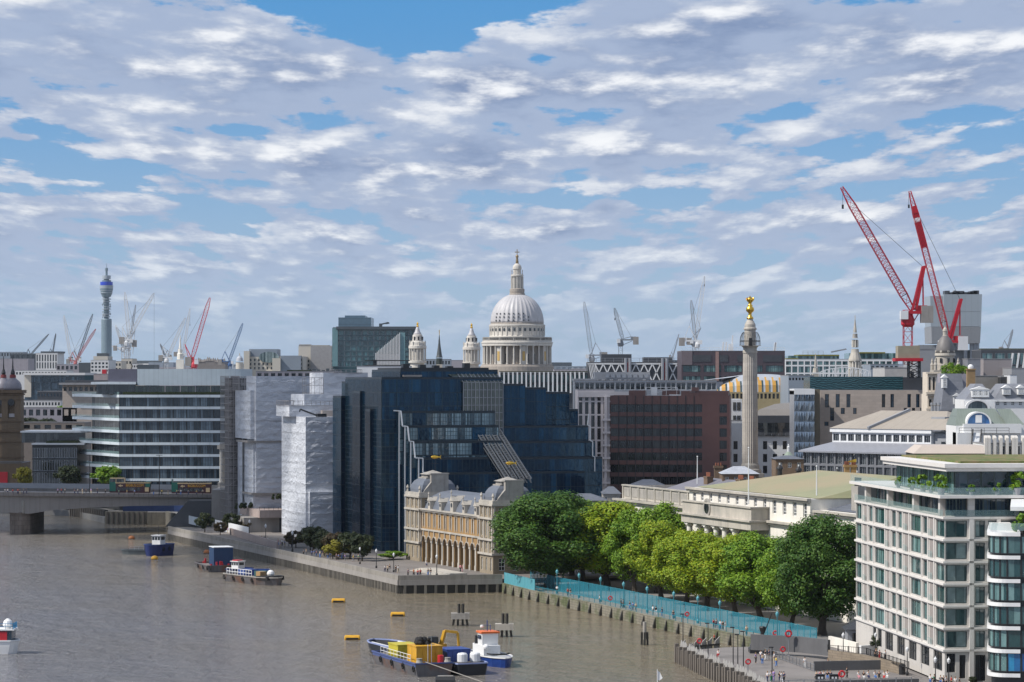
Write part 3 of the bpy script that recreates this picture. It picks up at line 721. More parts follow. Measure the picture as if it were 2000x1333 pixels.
# ---- white apartment block with the planted roof terrace, right
HW = mat('white_render', (.60,.57,.53),.6, var=.05, scale=.4, stains=.22, brick=(3.2,3.3,.93,.02))
GLB = mat('balustrade_glass', (.30,.46,.46),.08, var=.02, alpha=.38, spec=.6)
GF = mat('window_frame_green', (.05,.08,.08),.4)
def apartment():
 F = Fac(1672,495,1845,436,2.2); L = F.L; D = 42.0
 t = thing('apartment_block', 'white gridded apartment block with teal windows and a planted roof terrace at the right', 'apartment block', F.loc(), F.ang)
 zs = [7.0,10.3,13.6,16.9,20.2,23.5,26.8]; zs = [z - 2.2 for z in zs]
 win = [(1672.5,1683),(1697.5,1705.5),(1709,1728),(1742,1751),(1754.5,1762.5),(1779,1800),(1803,1812),(1828,1845)]
 rec = [(1688,1694),(1732,1738.5),(1767,1775),(1816,1824.5)]
 wx = [(F.x(a), F.x(b)) for a, b in win]; wx[-1] = (wx[-1][0], L - .12); rx = [(F.x(a), F.x(b)) for a, b in rec]
 top = zs[-1] + .25
 hw = [(a, b, z + .42, z + 2.88) for z in zs[:-1] for a, b in wx]; hr = [(a, b, z + .3, z + 3.0) for z in zs[:-1] for a, b in rx]
 gx = [(1705,1711),(1714,1722),(1729,1744),(1752,1767),(1775,1790),(1798,1815),(1823,1840)]
 hg = [(F.x(a), F.x(b),1.5,4.35) for a, b in gx]
 mb = MB(); wall_holes(mb, 0, L, 0, top, hw + hg, .3)
 M = SIDE(L, D)
 def sx(px):     # distance inward along the right side seen at a photo column
  k = (px - CX) / FP; u = Vector((-F.d.y, F.d.x)); return (k * F.b.y - F.b.x) / (u.x - k * u.y)
 sw = [(.12, sx(1889)),(sx(1905), sx(1924)),(sx(1930), sx(1948)),(sx(1953), sx(1990))]
 hs = [(a, b, z + .42, z + 2.88) for z in zs[:-1] for a, b in sw]; hsg = [(sx(1849), sx(1866),1.5,4.35),(sx(1874), sx(1886),.6,4.1),(sx(1905), sx(1925),.2,4.1)]
 n0 = len(mb.v); wall_holes(mb, 0, D, 0, top, hs + hsg, .3); tr(mb, M, n0)
 mb.quad((L, D, 0),(0, D, 0),(0, D, top),(L, D, top)); mb.quad((0, D, 0),(0,0,0),(0,0, top),(0, D, top)); mb.quad((0,0, top),(L, 0, top),(L, D, top),(0, D, top))
 mb.build('wall', HW, t)
 bands = MB(); pil = MB()
 for z in zs: bands.box(-.1, L + .3,-.3,.0, z - .16, z + .16).box(L, L + .3,.0, D, z - .16, z + .16)
 bands.build('floor_band', MT['warm'], t)
 for a in (1685.5,1696,1707.2,1730,1740.5,1752.7,1764.5,1777,1801.5,1814,1826):
  x = F.x(a); pil.box(x - .2, x + .2,-.2,0, zs[0] + .2, top - .25)
 y = sx(1897); pil.box(L, L + .3, y - .35, y + .35,.0, zs[-1] - .2); y = sx(1950); pil.box(L, L + .3, y - .3, y + .3,0, zs[-1] - .2)
 pil.build('pilaster', MT['warm'], t)
 windows(t, hw, MT['glass_teal'], GF, 2,1,.1, y=.28);
 windows(t, hs, MT['glass_pale'], GF, 2,1,.1, y=.28, M=M)
 windows(t, hg + [], MT['glass_dark'], MT['dark'], 3,2,.12, y=.28, name='shop_window'); windows(t, hsg, MT['glass_dark'], MT['dark'], 3,2,.12, y=.28, M=M, name='shop_window')
 for a, b, c, d in hr:       # grey recessed slots between the windows, each with a glass rail
  o = MB().box(a, b, -.02,.0, c, d).build('recess_panel', mat('taupe_panel', (.30,.27,.25),.7, var=.08), t)
 rb = MB(); [rb.quad((a, -.32, c),(b, -.32, c),(b, -.32, c + 1.0),(a, -.32, c + 1.0)) for a, b, c, d in hr]; rb.build('glass_rail', GLB, t)
 # recessed storey behind columns, terrace slab, penthouse, roof slab
 z0 = zs[-1] + .2; z1 = z0 + 2.75
 core = MB().box(1.6, L - 1.4,1.5, D - 1, z0, z1); core.build('inner_wall', MT['dark'], t)
 cols = MB()
 for a in (1692,1735,1785,1836): x = F.x(a); cols.box(x - .55, x + .55,-.15,.7, z0, z1)
 for a in (1897,1990): y = sx(a); cols.box(L - .7, L + .15, y - .5, y + .5, z0, z1)
 cols.build('column', HW, t)
 hl = [(F.x(a) , F.x(b), z0 + .1, z1 - .15) for a, b in ((1696,1712),(1712,1731),(1739,1760),(1760,1781),(1790,1811),(1811,1832))]
 windows(t, hl, MT['glass_blue'], GF, 3,1,.09, y=1.42, name='balcony_door')
 hl = [(sx(a), sx(b), z0 + .1, z1 - .15) for a, b in ((1852,1872),(1872,1891),(1903,1925),(1925,1950),(1950,1985))]
 windows(t, hl, MT['glass_blue'], GF, 3,1,.09, y=1.32, M=M, name='balcony_door')
 r2 = MB(); r2.quad((0,-.25, z0),(L, -.25, z0),(L, -.25, z0 + 1),(0,-.25, z0 + 1)).quad((L + .2,0, z0),(L + .2, D, z0),(L + .2, D, z0 + 1),(L + .2,0, z0 + 1)); r2.build('terrace_rail', GLB, t)
 ts = MB().box(-1.2, L + .8,-.9, D, z1, z1 + .45); ts.build('terrace_slab', MT['warm'], t)
 z2 = z1 + .45; z3 = z2 + 3.55
 x0 = F.x(1728); ph = MB().box(x0 + .1, L - 2.1,2.1, D - 1, z2, z3); ph.build('penthouse', MT['dark'], t)
 hp = [(x0 + (L - 2 - x0) * i / 9 + .05, x0 + (L - 2 - x0) * (i + 1) / 9 - .05, z2 + .1, z3 - .1) for i in range(9)]; windows(t, hp, MT['glass_teal'], GF, 3,1,.1, y=2.0, name='penthouse_window')
 hp = [(2 + 4.1 * i + .05,2 + 4.1 * (i + 1) - .05, z2 + .1, z3 - .1) for i in range(9)]; windows(t, hp, MT['glass_blue'], GF, 2,1,.1, y=1.98, M=M, name='penthouse_window')
 r3 = MB(); r3.quad((-1,-.75, z2),(L + .6,-.75, z2),(L + .6,-.75, z2 + 1.15),(-1,-.75, z2 + 1.15)).quad((L + .6,-.75, z2),(L + .6, D, z2),(L + .6, D, z2 + 1.15),(L + .6,-.75, z2 + 1.15)); r3.build('roof_rail', GLB, t)
 xr = F.x(1722)
 MB().prism([(xr, .2),(L + .1,.2),(L + .1, D),(xr, D)], z3, z3 + .55).prism([(xr - .4,-.1),(L + .5,-.1),(L + .5, D),(xr - .4, D)], z3 + .55, z3 + 1.15).build('roof_slab', MT['warm'], t)
 o = MB().box(xr + 1.2, L - 2.2,3, D - 2, z3 + 1.15, z3 + 1.45).build('green_roof', mat('sedum_roof', (.10,.13,.03),.95, var=.5, scale=1.2, var2=(.22,.16,.08), bump=.1, bscale=6), t)
 return F, L, sx, z2 + 2.2, t
AF, AL, ASX, ATZ, AT = apartment()
def loc_of(F, x, y, z):     # facade coordinates to world
 v = Vector((F.a.x, F.a.y)) + F.d * x + Vector((-F.d.y, F.d.x)) * y; return Vector((v.x, v.y, z))

# ---- rounded glass block at the right edge
def curved_block():
 X0, Y0, B = 66.6,408.0,2.0
 out = [(0,34),(0,6)]
 for i in range(9):
  a = PI + PI / 2 * i / 8; out.append((5.0 + 5.0 * math.cos(a) * 1.0,3.2 + 3.2 * math.sin(a)))
 out = [(0,34)] + [(2.6 - 2.6 * math.cos(PI / 2 * i / 8),3.4 - 3.4 * math.sin(PI / 2 * i / 8)) for i in range(9)] + [(14,.6),(14,34)]
 t = thing('glass_block', 'dark glass block with rounded white ledges at the right edge of the picture', 'glass block', (X0, Y0, B), R(-10))
 F0 = [2.9 + 3.32 * i for i in range(7)]; top = F0[-1]
 z0 = PZ(1312, Y0 - .0) - B
 zf = [PZ(py, Y0) - B for py in (1322,1275,1230,1184,1138,1092,1047)]
 def off(pts, k):
  cx, cy = 8,16; return [(x + (k if x > 7 else -k) * (1 if 0 < x < 14 or True else 0), y - k if y < 30 else y) for x, y in pts]
 core = MB().prism(off(out, -.35),0, zf[-1]); core.build('core', MT['dark'], t)
 led = MB()
 for z in zf: led.prism(off(out, .25)[:10] + [(4.4,-.25),(4.4,3),(2.5,34)], z - .02, z + .48)
 led.build('ledge', MT['white_paint'], t)
 gp = out[:11]
 for j in range(6):
  za, zb = zf[j] + .75, zf[j + 1]
  segs = list(zip(gp, gp[1:]))
  k = 0; pts = []
  walls = [((0,34 - 3 * i),(0,34 - 3 * (i + 1))) for i in range(0,10)] + [((gp[1 + 2 * i][0], gp[1 + 2 * i][1]),(gp[min(3 + 2 * i, 9)][0], gp[min(3 + 2 * i, 9)][1])) for i in range(4)] + [((2.6 + 1.9 * i, .1 * i),(2.6 + 1.9 * (i + 1),.1 * (i + 1))) for i in range(6)]
  for a, b in walls:
   d = Vector((b[0] - a[0], b[1] - a[1])); w = d.length
   if w < .2: continue
   lo = j == 0 and a[0] >= 2.5
   o = link('window', window_mesh(w - .02, zb - za, MATS.get('sky_blue_glass') if lo else MT['glass_teal'] if a[0] < 6 else MT['glass_blue'], MT['dark'], 1,1,.08), t)
   o.location = ((a[0] + b[0]) / 2,(a[1] + b[1]) / 2, za); o.rotation_euler = (0,0, math.atan2(d.y, d.x)); o.scale = (1,1,1)
 tp = MB().prism([(4.2,5),(14,5),(14,30),(4.2,30)], zf[-1] + .7, zf[-1] + 3.4); tp.build('penthouse', MT['glass_dark'], t)
 MB().prism([(3,3.2),(14,3.4),(14,31),(3,31)], zf[-1] + 3.4, zf[-1] + 3.95).build('canopy', MT['white_paint'], t)
 rl = MB(); q = gp[:10] + [(14,.4)]
 for (a, b),(c, d) in zip(q, q[1:]): rl.quad((a, b, zf[-1] + .75),(c, d, zf[-1] + .75),(c, d, zf[-1] + 1.8),(a, b, zf[-1] + 1.8))
 rl.build('glass_rail', GLB, t); MB().box(5,14,2,20,-.1,1.6).build('base', MT['beige'], t)
 return Vector((X0, Y0, B + zf[-1] + .75))
glass('sky_blue_glass', (.01,.10,.30),(.03,.30,.55),.8)
CBT = curved_block()

# ---- long white stone customs building with the colonnade
def sash(t, F, px0, px1, py0, py1, n, gm=None, name='window', y=.25, w=.42):
 x0, x1 = F.x(px0), F.x(px1); xm = (px0 + px1) / 2; z1, z0 = F.z(py0, xm), F.z(py1, xm); c = (x1 - x0) / n
 return [(x0 + c * (i + .5 - w / 2), x0 + c * (i + .5 + w / 2), z0, z1) for i in range(n)]
def custom():
 F = Fac(1205,664,1690,536,2.0); D = 30.0
 t = thing('customs_hall', 'long white stone customs hall with colonnade and pale green roof behind the plane trees', 'building', F.loc(), F.ang)
 zc = F.z(974,1205); x1 = F.x(1355); x2 = F.x(1592); xp0, xp1 = F.x(1374), F.x(1512)
 za = F.z(949,1212); zt = F.z(952,1358); zm = F.z(1012,1470)
 ex = F.L + 6
 zc2 = zc
 ho = [(x, x + 1.3,11.0,13.6) for x in [x1 * (i + .5) / 9 - .6 for i in range(9)]] + [(x, x + 1.3,4.5,8.4) for x in [x1 * (i + .5) / 9 - .6 for i in range(9)]]
 mb = MB(); wall_holes(mb, 0, x1,0, zc, ho, .35)
 mb.quad((0, D, 0),(0,0,0),(0,0, zc),(0, D, zc)).quad((0,0, zc),(x1,0, zc),(x1, D, zc),(0, D, zc))
 hc = sash(t, F, 1358,1372,962,988,1, w=.45) + sash(t, F, 1372,1512,966,985,8, w=.32)
 he = sash(t, F, 1512,1592,980,1007,4, w=.36)
 wall_holes(mb, x1, x2,0, zt, hc + he, .35, y=-1.0)
 mb.quad((x2,-1,0),(x2, D + 12,0),(x2, D + 12, zt),(x2,-1, zt)).quad((x1, D + 12,0),(x1,-1,0),(x1,-1, zt),(x1, D + 12, zt)).quad((x1,-1, zt),(x2,-1, zt),(x2, D + 12, zt),(x1, D + 12, zt))
 he2 = [(x2 + (ex - x2) * (i + .5) / 5 - .6, x2 + (ex - x2) * (i + .5) / 5 + .6, z, z + 2.6) for i in range(5) for z in (4.5,11)]
 ze = F.z(1000,1620); wall_holes(mb, x2, ex, 0, ze, he2,.35); mb.quad((ex, 0,0),(ex, D, 0),(ex, D, ze),(ex, 0, ze)).quad((x2,0, ze),(ex, 0, ze),(ex, D, ze),(x2, D, ze))
 mb.build('wall', MT['stone_light'], t)
 windows(t, ho + he2, MT['glass_dark'], MT['white_paint'], 2,3,.1); windows(t, hc, MT['glass_dark'], MT['white_paint'], 2,3,.1, y=-.7, name='attic_window'); windows(t, he, MT['glass_dark'], MT['white_paint'], 2,4,.1, y=-.7, name='attic_window')
 co = MB()   # cornices and string courses
 for a, b, z, y in ((-.6, x1 - .7, zc, 0),(x1 - .7, x2 + .7, zm, -1),(x2 + .7, ex + .5, ze, 0),(x1 - .4, x2 + .4, zt, -1)):
  co.box(a, b, y - .9, y, z - .35, z + .1).box(a, b, y - .55, y, z - .75, z - .35)
 co.box(-.9,-.6,-.9, D, zc - .35, zc + .1); co.build('cornice', MT['stone'], t)
 at = MB(); at.box(1.5, x1 - .1,.9,1.5, zc + .1, za).box(1.5,2.1,1.5, D, zc + .1, za)       # attic parapet of the left wing with panels
 n = 9
 for i in range(n + 1):
  x = 1.5 + (x1 - 2.3) * i / n; at.box(x, x + .7,.7,.9, zc + .1, za)
 at.box(1.3, x1 - .1,.6,1.6, za, za + .3); at.build('attic', MT['stone'], t)
 pan = MB()
 for i in range(n):
  x = 1.5 + (x1 - 2.3) * i / n; pan.box(x + 1.1, x + (x1 - 2.3) / n - .4,.8,.9, zc + .7, za - .5)
 pan.build('attic_panel', MT['stone_dark'], t)
 MB().box(x2 + .02, x2 + 17,9,40, ze - 1, zt).build('rear_wall', MT['stone'], t); MB().add([(x2,8, zt + .1),(x2 + 18,8, zt + .1),(x2 + 18,40, zt + .1),(x2,40, zt + .1),(x2,24, zt + 4.6),(x2 + 8,24, zt + 4.6)], [(0,1,5,4),(1,2,5),(2,3,4,5),(3,0,4)]).build('rear_roof', mat('copper_roof', (.27,.27,.15),.6, var=.1, scale=.15, var2=(.32,.27,.16), wave=('X', .8,.12)), t)
 # projecting porch: entablature, balustrade with clock, columns
 py_ = -5.0
 zb = zm; pt = F.z(990,1440)
 pr = MB().box(xp0, xp1, py_, -1.05, zb - 1.9, zb - .3).box(xp0 - .5, xp1 + .5, py_ - .5,-1.95, zb - .3, zb + .05)
 pr.box(xp0 + .2, xp1 - .2, py_ + .2, py_ + .6, zb + .05, zb + 2.4).box(xp1 - .6, xp1 - .2, py_ + .6,-1.05, zb + .05, zb + 2.4)
 pr.box(xp0 - .1, xp1 + .1, py_ - .1, py_ + .8, zb + 2.4, zb + 2.7).box(xp1 - .9, xp1 + .1, py_ + .8,-1.05, zb + 2.4, zb + 2.7).build('porch', MT['stone'], t)
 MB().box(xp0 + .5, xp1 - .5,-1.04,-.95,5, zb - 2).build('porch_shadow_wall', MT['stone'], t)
 pc = F.x(1424) ; cl = MB(); cl.lathe([(1.5,-.25),(1.9,-.2),(1.9,.1),(1.45,.12),(1.3,.05)], 20)
 c = cl.build('clock', [MT['stone_dark']], t); c.rotation_euler = (PI / 2,0,0); c.location = (pc, py_ + .1, zb + 1.6)
 ck = MB().lathe([(1.2,.0),(1.2,.06)], 20); ck2 = ck.build('clock_face', MT['glass_dark'], c); ck2.location = (0,0,.1)
 colm = None
 for px in (1381,1399,1416,1434,1451,1471):
  x = F.x(px) + .0
  if colm is None:
   m = MB(); z9 = zb - 1.9; m.lathe([(.85,4),(.9,4.4),(.68,4.6),(.68,8),(.6, z9 - 1.0),(.62, z9 - .9),(.9, z9 - .5),(.85, z9 - .35)], 16).box(-.95,.95,-.85,.85, z9 - .35, z9)
   o = m.build('column', MT['stone_light'], t, smooth=False); colm = o.data
  else: o = link('column', colm, t)
  o.location = (x, py_ + 1.1,0)
 # roofs
 zr = F.z(928,1500) + .4; zw = za + .2
 rf = MB(); a, b = x1 + .6, x2 + .4; yA, yB = .5,40
 rf.add([(a, yA, zt + .1),(b, yA, zt + .1),(b, yB, zt + .1),(a, yB, zt + .1),(a + 19,20, zt + 4.0),(b - 4,20, zt + 4.0)], [(0,1,5,4),(1,2,5),(2,3,4,5),(3,0,4)])
 rf.build('copper_roof', mat('copper_roof', (.27,.27,.15),.6, var=.1, scale=.15, var2=(.32,.27,.16), wave=('X', .8,.12)), t)
 rf = MB(); a, b = 4.0, x1 + 2; rf.add([(a, 3, zc + .2),(b, 3, zc + .2),(b, 27, zc + .2),(a, 27, zc + .2),(a + 10,15, za + 2.2),(b, 15, za + 2.2)], [(0,1,5,4),(2,3,4,5),(3,0,4)])
 rf.build('slate_roof', mat('plum_slate', (.17,.165,.19),.6, var=.15, scale=.6, wave=('X', .9,.15)), t)
 rf = MB(); a, b = x2 + .5, ex - 1; rf.add([(a, 2, ze + .1),(b, 2, ze + .1),(b, 27, ze + .1),(a, 27, ze + .1),(a + 7,14, ze + 3.6),(b, 14, ze + 3.6)], [(0,1,5,4),(2,3,4,5),(3,0,4)])
 rf.build('side_roof', MT['slate'], t)
 ch = MB()
 for px, w in ((1275,2.2),(1335,2.6),(1356,2.2)):
  x = F.x(px); c = MB().box(x, x + w, 12,13.4, zc, zc + 5.4)
  c.box(x - .1, x + w + .1,11.9,13.5, zc + 5.4, zc + 5.7); o = c.build('chimney', MT['brick'], t)
  po = MB()
  for i in range(5): po.lathe([(.16, zc + 5.7),(.2, zc + 6.6)], 7,(x + w * (i + .5) / 5,12.7))
  po.build('chimney_pot', mat('terracotta', (.25,.09,.05),.8), o)
 # rear chimney of brick with pots, right of the green roof
 for px, w in ((1648,3.0),):
  x = x2 + 10; o = MB().box(x, x + w, 3,4.4, ze, ze + 5).build('chimney', MT['stone_dark'], t)
  po = MB(); [po.lathe([(.2, ze + 5),(.18, ze + 6.6)], 7,(x + w * (i + .5) / 4,3.7)) for i in range(4)]; po.build('chimney_pot', MT['black'], o)
 return F, t
CF, CT = custom()
for px, py0, py1, Y, lb in ((1362,893,945,640, 'white flagpole on the roof of the customs hall left of the monument'),(1462,876,985,575, 'tall white flagpole on the colonnade porch right of the clock'),(1595,912,968,555, 'white flagpole at the right end of the pale green roof')):
 f = thing('flagpole', lb, 'flagpole', (PX(px, Y), Y, PZ(py1, Y))); h = PZ(py0, Y) - PZ(py1, Y)
 MB().lathe([(.13,0),(.07, h)], 8).build('pole', MT['white_paint'], f); MB().ball((0,0, h + .1),.16).build('finial', MT['white_paint'], f)

# ---- yellow brick market hall with pavilions at both ends
def market():
 F = Fac(797,718,967,662,3.0); L = F.L; D = 10.0
 t = thing('market_hall', 'yellow brick and stone market hall with an arcade and domed slate pavilions on the quay', 'market hall', F.loc(), F.ang)
 xa, xb = F.x(823.5), F.x(941); zb = F.z(1051,941); zc = F.z(1010,941); zt = F.z(984,945)
 n = 11; cw = (xb - xa) / n; arch_h = zb - 1.6
 # arcade wall: round-headed openings
 mb = MB(); r = cw * .33; sp = arch_h - r; K = 8
 for i in range(n):
  x0 = xa + cw * i; xc = x0 + cw / 2; arc = [(xc - r * math.cos(PI * k / K), sp + r * math.sin(PI * k / K)) for k in range(K + 1)]
  mb.quad((x0,0,0),(xc - r, 0,0),(xc - r, 0, sp),(x0,0, sp)); mb.quad((xc + r, 0,0),(x0 + cw, 0,0),(x0 + cw, 0, sp),(xc + r, 0, sp))
  top = [(x0 + cw * k / K, zb) for k in range(K + 1)]
  mb.add([(a, 0, b) for a, b in [(x0, sp)] + arc + [(x0 + cw, sp)]] + [(x0,0, zb),(x0 + cw, 0, zb)], [tuple([0] + list(range(1, K + 2)) + [K + 2, K + 4, K + 3])])
  for (a, b),(c, d) in zip([(xc - r, 0)] + arc, arc + [(xc + r, 0)]): mb.quad((a, 0, b),(a, 1.6, b),(c, 1.6, d),(c, 0, d))
 hu = [(xa + cw * (i + .5) - .55, xa + cw * (i + .5) + .55, zb + .9, zc - 1.0) for i in range(n)]
 wall_holes(mb, xa, xb, zb, zc, hu, .3)
 mb.box(xa, xb, 8, D, 0, zc)
 mb.build('wall', MT['tan'], t)
 windows(t, hu, MT['glass_pale'], MT['white_paint'], 2,3,.12, y=.28)
 st = MB()   # stone dressings
 for i in range(n + 1):
  x = xa + cw * i; w = .5 if 0 < i < n else .3
  st.box(x - w, x + w, -.25,-.01,0,1.2).box(x - w * .8, x + w * .8,-.18,-.01,1.2, sp - .1).box(x - w * 1.2, x + w * 1.2,-.28,-.01, sp - .1, sp + .25)
 for i in range(n):
  xc = xa + cw * (i + .5)
  for k in range(K): a = PI * k / K; b = PI * (k + 1) / K; st.bar((xc - (r + .18) * math.cos(a),-.08, sp + (r + .18) * math.sin(a)),(xc - (r + .18) * math.cos(b),-.08, sp + (r + .18) * math.sin(b)),.42,.16)
  st.box(xc - .18, xc + .18,-.3,-.01, sp + r + .2, zb - .2)
 for a, b, c, d in hu: st.box(a - .3, a - .01,-.14,-.01, c - .3, d + .3).box(b + .01, b + .3,-.14,-.01, c - .3, d + .3).box(a - .4, b + .4,-.2,-.01, d + .3, d + .55)
 st.box(xa, xb, -.3,-.01, zb - .15, zb + .25).box(xa, xb, -.5,-.01, zc - .35, zc).box(xa, xb, -.75,.4, zc, zc + .3)
 st.build('stone_dressing', MT['stone'], t)
 inner = MB().quad((xa, 3.2,0),(xb, 3.2,0),(xb, 3.2, zb),(xa, 3.2, zb)); inner.build('arcade_back', MT['grey'], t)
 # pavilions
 for x0, x1 in ((0, xa),(xb, L)):
  rows = [(.8,3.6),(5.6,8.2),(zb + .8, zc - .8),(zc + .7, zt - .7)]
  hf = [(x0 + (x1 - x0) * (i + .5) / 3 - .42, x0 + (x1 - x0) * (i + .5) / 3 + .42, a, b) for a, b in rows for i in range(3)]
  hsd = [(D * (i + .5) / 3 - .75, D * (i + .5) / 3 + .75, a, b) for a, b in rows for i in range(3)]
  w = MB(); wall_holes(w, x0, x1,0, zt, hf, .3, y=-.5); n0 = len(w.v); wall_holes(w, -.5, D, 0, zt, hsd, .3); tr(w, Matrix.Translation((x1,0,0)) @ Matrix.Rotation(PI / 2,4, 'Z'), n0)
  w.quad((x1, D, 0),(x0, D, 0),(x0, D, zt),(x1, D, zt)).quad((x0, D, 0),(x0,-.5,0),(x0,-.5, zt),(x0, D, zt))
  p = w.build('pavilion', mat('stone_and_brick', (.31,.255,.18),.8, var=.12, scale=.5, brick=(.9,.45,.85), stains=.3), t)
  windows(p, hf, MT['glass_pale'], MT['white_paint'], 1,3,.1, y=-.22); windows(p, hsd, MT['glass_dark'], MT['white_paint'], 2,3,.1, M=Matrix.Translation((x1,0,0)) @ Matrix.Rotation(PI / 2,4, 'Z'))
  c = MB()
  for z in (4.6, zb, zc, zt): c.box(x0 - .3, x1 + .45,-.95,-.5, z - .3, z + .15).box(x1, x1 + .45,-.5, D, z - .3, z + .15)
  for x in [x0 + .05, x0 + (x1 - x0) / 3, x0 + 2 * (x1 - x0) / 3, x1 - .55]: c.box(x, x + .4,-.68,-.51,4.8, zt - .4)
  for y in (-.4, D / 3 - .2,2 * D / 3 - .2, D - .5): c.box(x1 + .01, x1 + .2, y, y + .4,4.8, zt - .4)
  c.box(x0, x1 + .3,-.75, D, zt + .15, zt + .9)
  for k in range(4): c.lathe([(.35, zt + .9),(.2, zt + 1.6),(.4, zt + 1.9),(.1, zt + 2.6)], 8,(x0 + .6 if k % 2 else x1 - .5,-.3 if k < 2 else D - .6))
  c.build('cornice', MT['stone'], p)
  cx, cy = (x0 + x1) / 2, D / 2 - .3; hx, hy = (x1 - x0) / 2 - .5, D / 2 - .6; dm = MB(); pf = [(1.0,.9),(1.0,1.6),(.93,2.7),(.8,3.6),(.62,4.2)]
  for (k0, z0),(k1, z1) in zip(pf, pf[1:]):
   q0 = [(cx + sx_ * hx * k0, cy + sy_ * hy * k0, zt + z0) for sx_, sy_ in ((-1,-1),(1,-1),(1,1),(-1,1))]; q1 = [(cx + sx_ * hx * k1, cy + sy_ * hy * k1, zt + z1) for sx_, sy_ in ((-1,-1),(1,-1),(1,1),(-1,1))]
   for i in range(4): dm.quad(q0[i], q0[(i + 1) % 4], q1[(i + 1) % 4], q1[i])
  dm.build('mansard', mat('blue_lead', (.13,.145,.175),.5, var=.1, wave=('X', .6,.12), stains=.3), p)
  tp = MB().box(cx - hx * .62, cx + hx * .62, cy - hy * .62, cy + hy * .62, zt + 4.2, zt + 4.5).box(cx - hx * .5, cx + hx * .5, cy - hy * .5, cy + hy * .5, zt + 4.5, zt + 5.2)
  tp.add([(cx - hx * .6, cy - hy * .6, zt + 5.2),(cx + hx * .6, cy - hy * .6, zt + 5.2),(cx + hx * .6, cy + hy * .6, zt + 5.2),(cx - hx * .6, cy + hy * .6, zt + 5.2),(cx, cy, zt + 6.2)], [(0,1,4),(1,2,4),(2,3,4),(3,0,4)])
  tp.build('lantern', MT['stone_dark'], p)
  ck = MB().box(x1 - 1.0, x1 + .1, cy - 2.2, cy + 2.2, zt + .9, zt + 5.3).box(x1 - 1.1, x1 + .2, cy - 2.4, cy + 2.4, zt + 5.3, zt + 5.6); ck.add([(x1 - .8, cy - 4.4, zt + .9),(x1 + .05, cy - 4.4, zt + .9),(x1 + .05, cy - 2.2, zt + 3.4),(x1 - .8, cy - 2.2, zt + 3.4),(x1 - .8, cy - 2.2, zt + .9),(x1 + .05, cy - 2.2, zt + .9)], [(1,5,2),(0,3,4),(0,1,2,3)])
  ck.build('chimney_stack', MT['stone_dark'], p)
 # curved slate roof with dormers over the arcade
 rf = MB(); pf = [(0,0),(.6,1.6),(1.6,3.0),(3.2,4.0),(5.5,4.5)]; a, b = xa + .6, xb - .2
 for (y0, z0),(y1, z1) in zip(pf, pf[1:]): rf.quad((a + y0 * .8,.5 + y0, zc + .3 + z0),(b, .5 + y0, zc + .3 + z0),(b, .5 + y1, zc + .3 + z1),(a + y1 * .8,.5 + y1, zc + .3 + z1))
 rf.quad((a + 4.4,6, zc + 4.8),(b, 6, zc + 4.8),(b, D, zc + 4.2),(a, D, zc + 4.2)); rf.add([(a + y * .8,.5 + y, zc + .3 + z) for y, z in pf] + [(a, D, zc + 4.2),(a, D, zc + .3)], [tuple(range(7))])
 rf.build('roof', MATS['blue_lead'], t)
 for i in range(5):
  x = xa + (xb - xa) * (i + .7) / 5.2; k = 1.25 if i == 2 else 1.0
  d = MB().box(x - .75 * k, x + .75 * k, -.1,3, zc + .3, zc + 2.3 * k).lathe([(.75 * k, 0),(.6 * k, .1)], 4); d.v = d.v[:8]; d.f = d.f[:6]; d.m = d.m[:6]
  d.add([(x - .95 * k, -.3, zc + 2.3 * k),(x + .95 * k, -.3, zc + 2.3 * k),(x, -.3, zc + 3.3 * k),(x - .95 * k, 3.4, zc + 2.3 * k),(x + .95 * k, 3.4, zc + 2.3 * k),(x, 3.4, zc + 3.3 * k)], [(0,1,2),(0,2,5,3),(1,4,5,2),(0,3,4,1)])
  d.lathe([(.16, zc + 3.2 * k),(.1, zc + 3.7 * k),(.22, zc + 3.9 * k),(.03, zc + 4.5 * k)], 7,(x, -.15)); o = d.build('dormer', MT['stone'], t)
  w = MB().lathe([(.42 * k, 0),(.42 * k, .08)], 12).build('round_window', MT['glass_dark'], o); w.rotation_euler = (PI / 2,0,0); w.location = (x, -.1, zc + 1.5 * k)
 return F, t, zt
MF, MK, MZT = market()
for px, py, Y, lb, k in ((850,893,712, 'gilded fish weathervane above the left pavilion of the market hall', 'gold'),(997,905,672, 'gilded fish weathervane above the right pavilion of the market hall', 'gold')):
 zt_ = PZ(py, Y); zb_ = 3.0 + MZT + 6.0; v = thing('weathervane', lb, 'weathervane', (PX(px, Y), Y, zb_)); h = zt_ - zb_
 MB().lathe([(.06,0),(.05, h)], 6).bar((-.8,0, h * .55),(.8,0, h * .55),.09).bar((0,-.7, h * .55),(0,.7, h * .55),.09).build('pole', MT['black'], v)
 f = MB().lathe([(.02,-1.1),(.3,-.7),(.42,-.1),(.32,.5),(.08,1.0)], 8, sy=.4).add([(0,0,.9),(.55,0,1.5),(0,0,1.3),(-.55,0,1.5)], [(0,1,2),(0,2,3)]).build('fish', MT[k], v); f.rotation_euler = (0, PI / 2,0); f.location = (0,0, h)


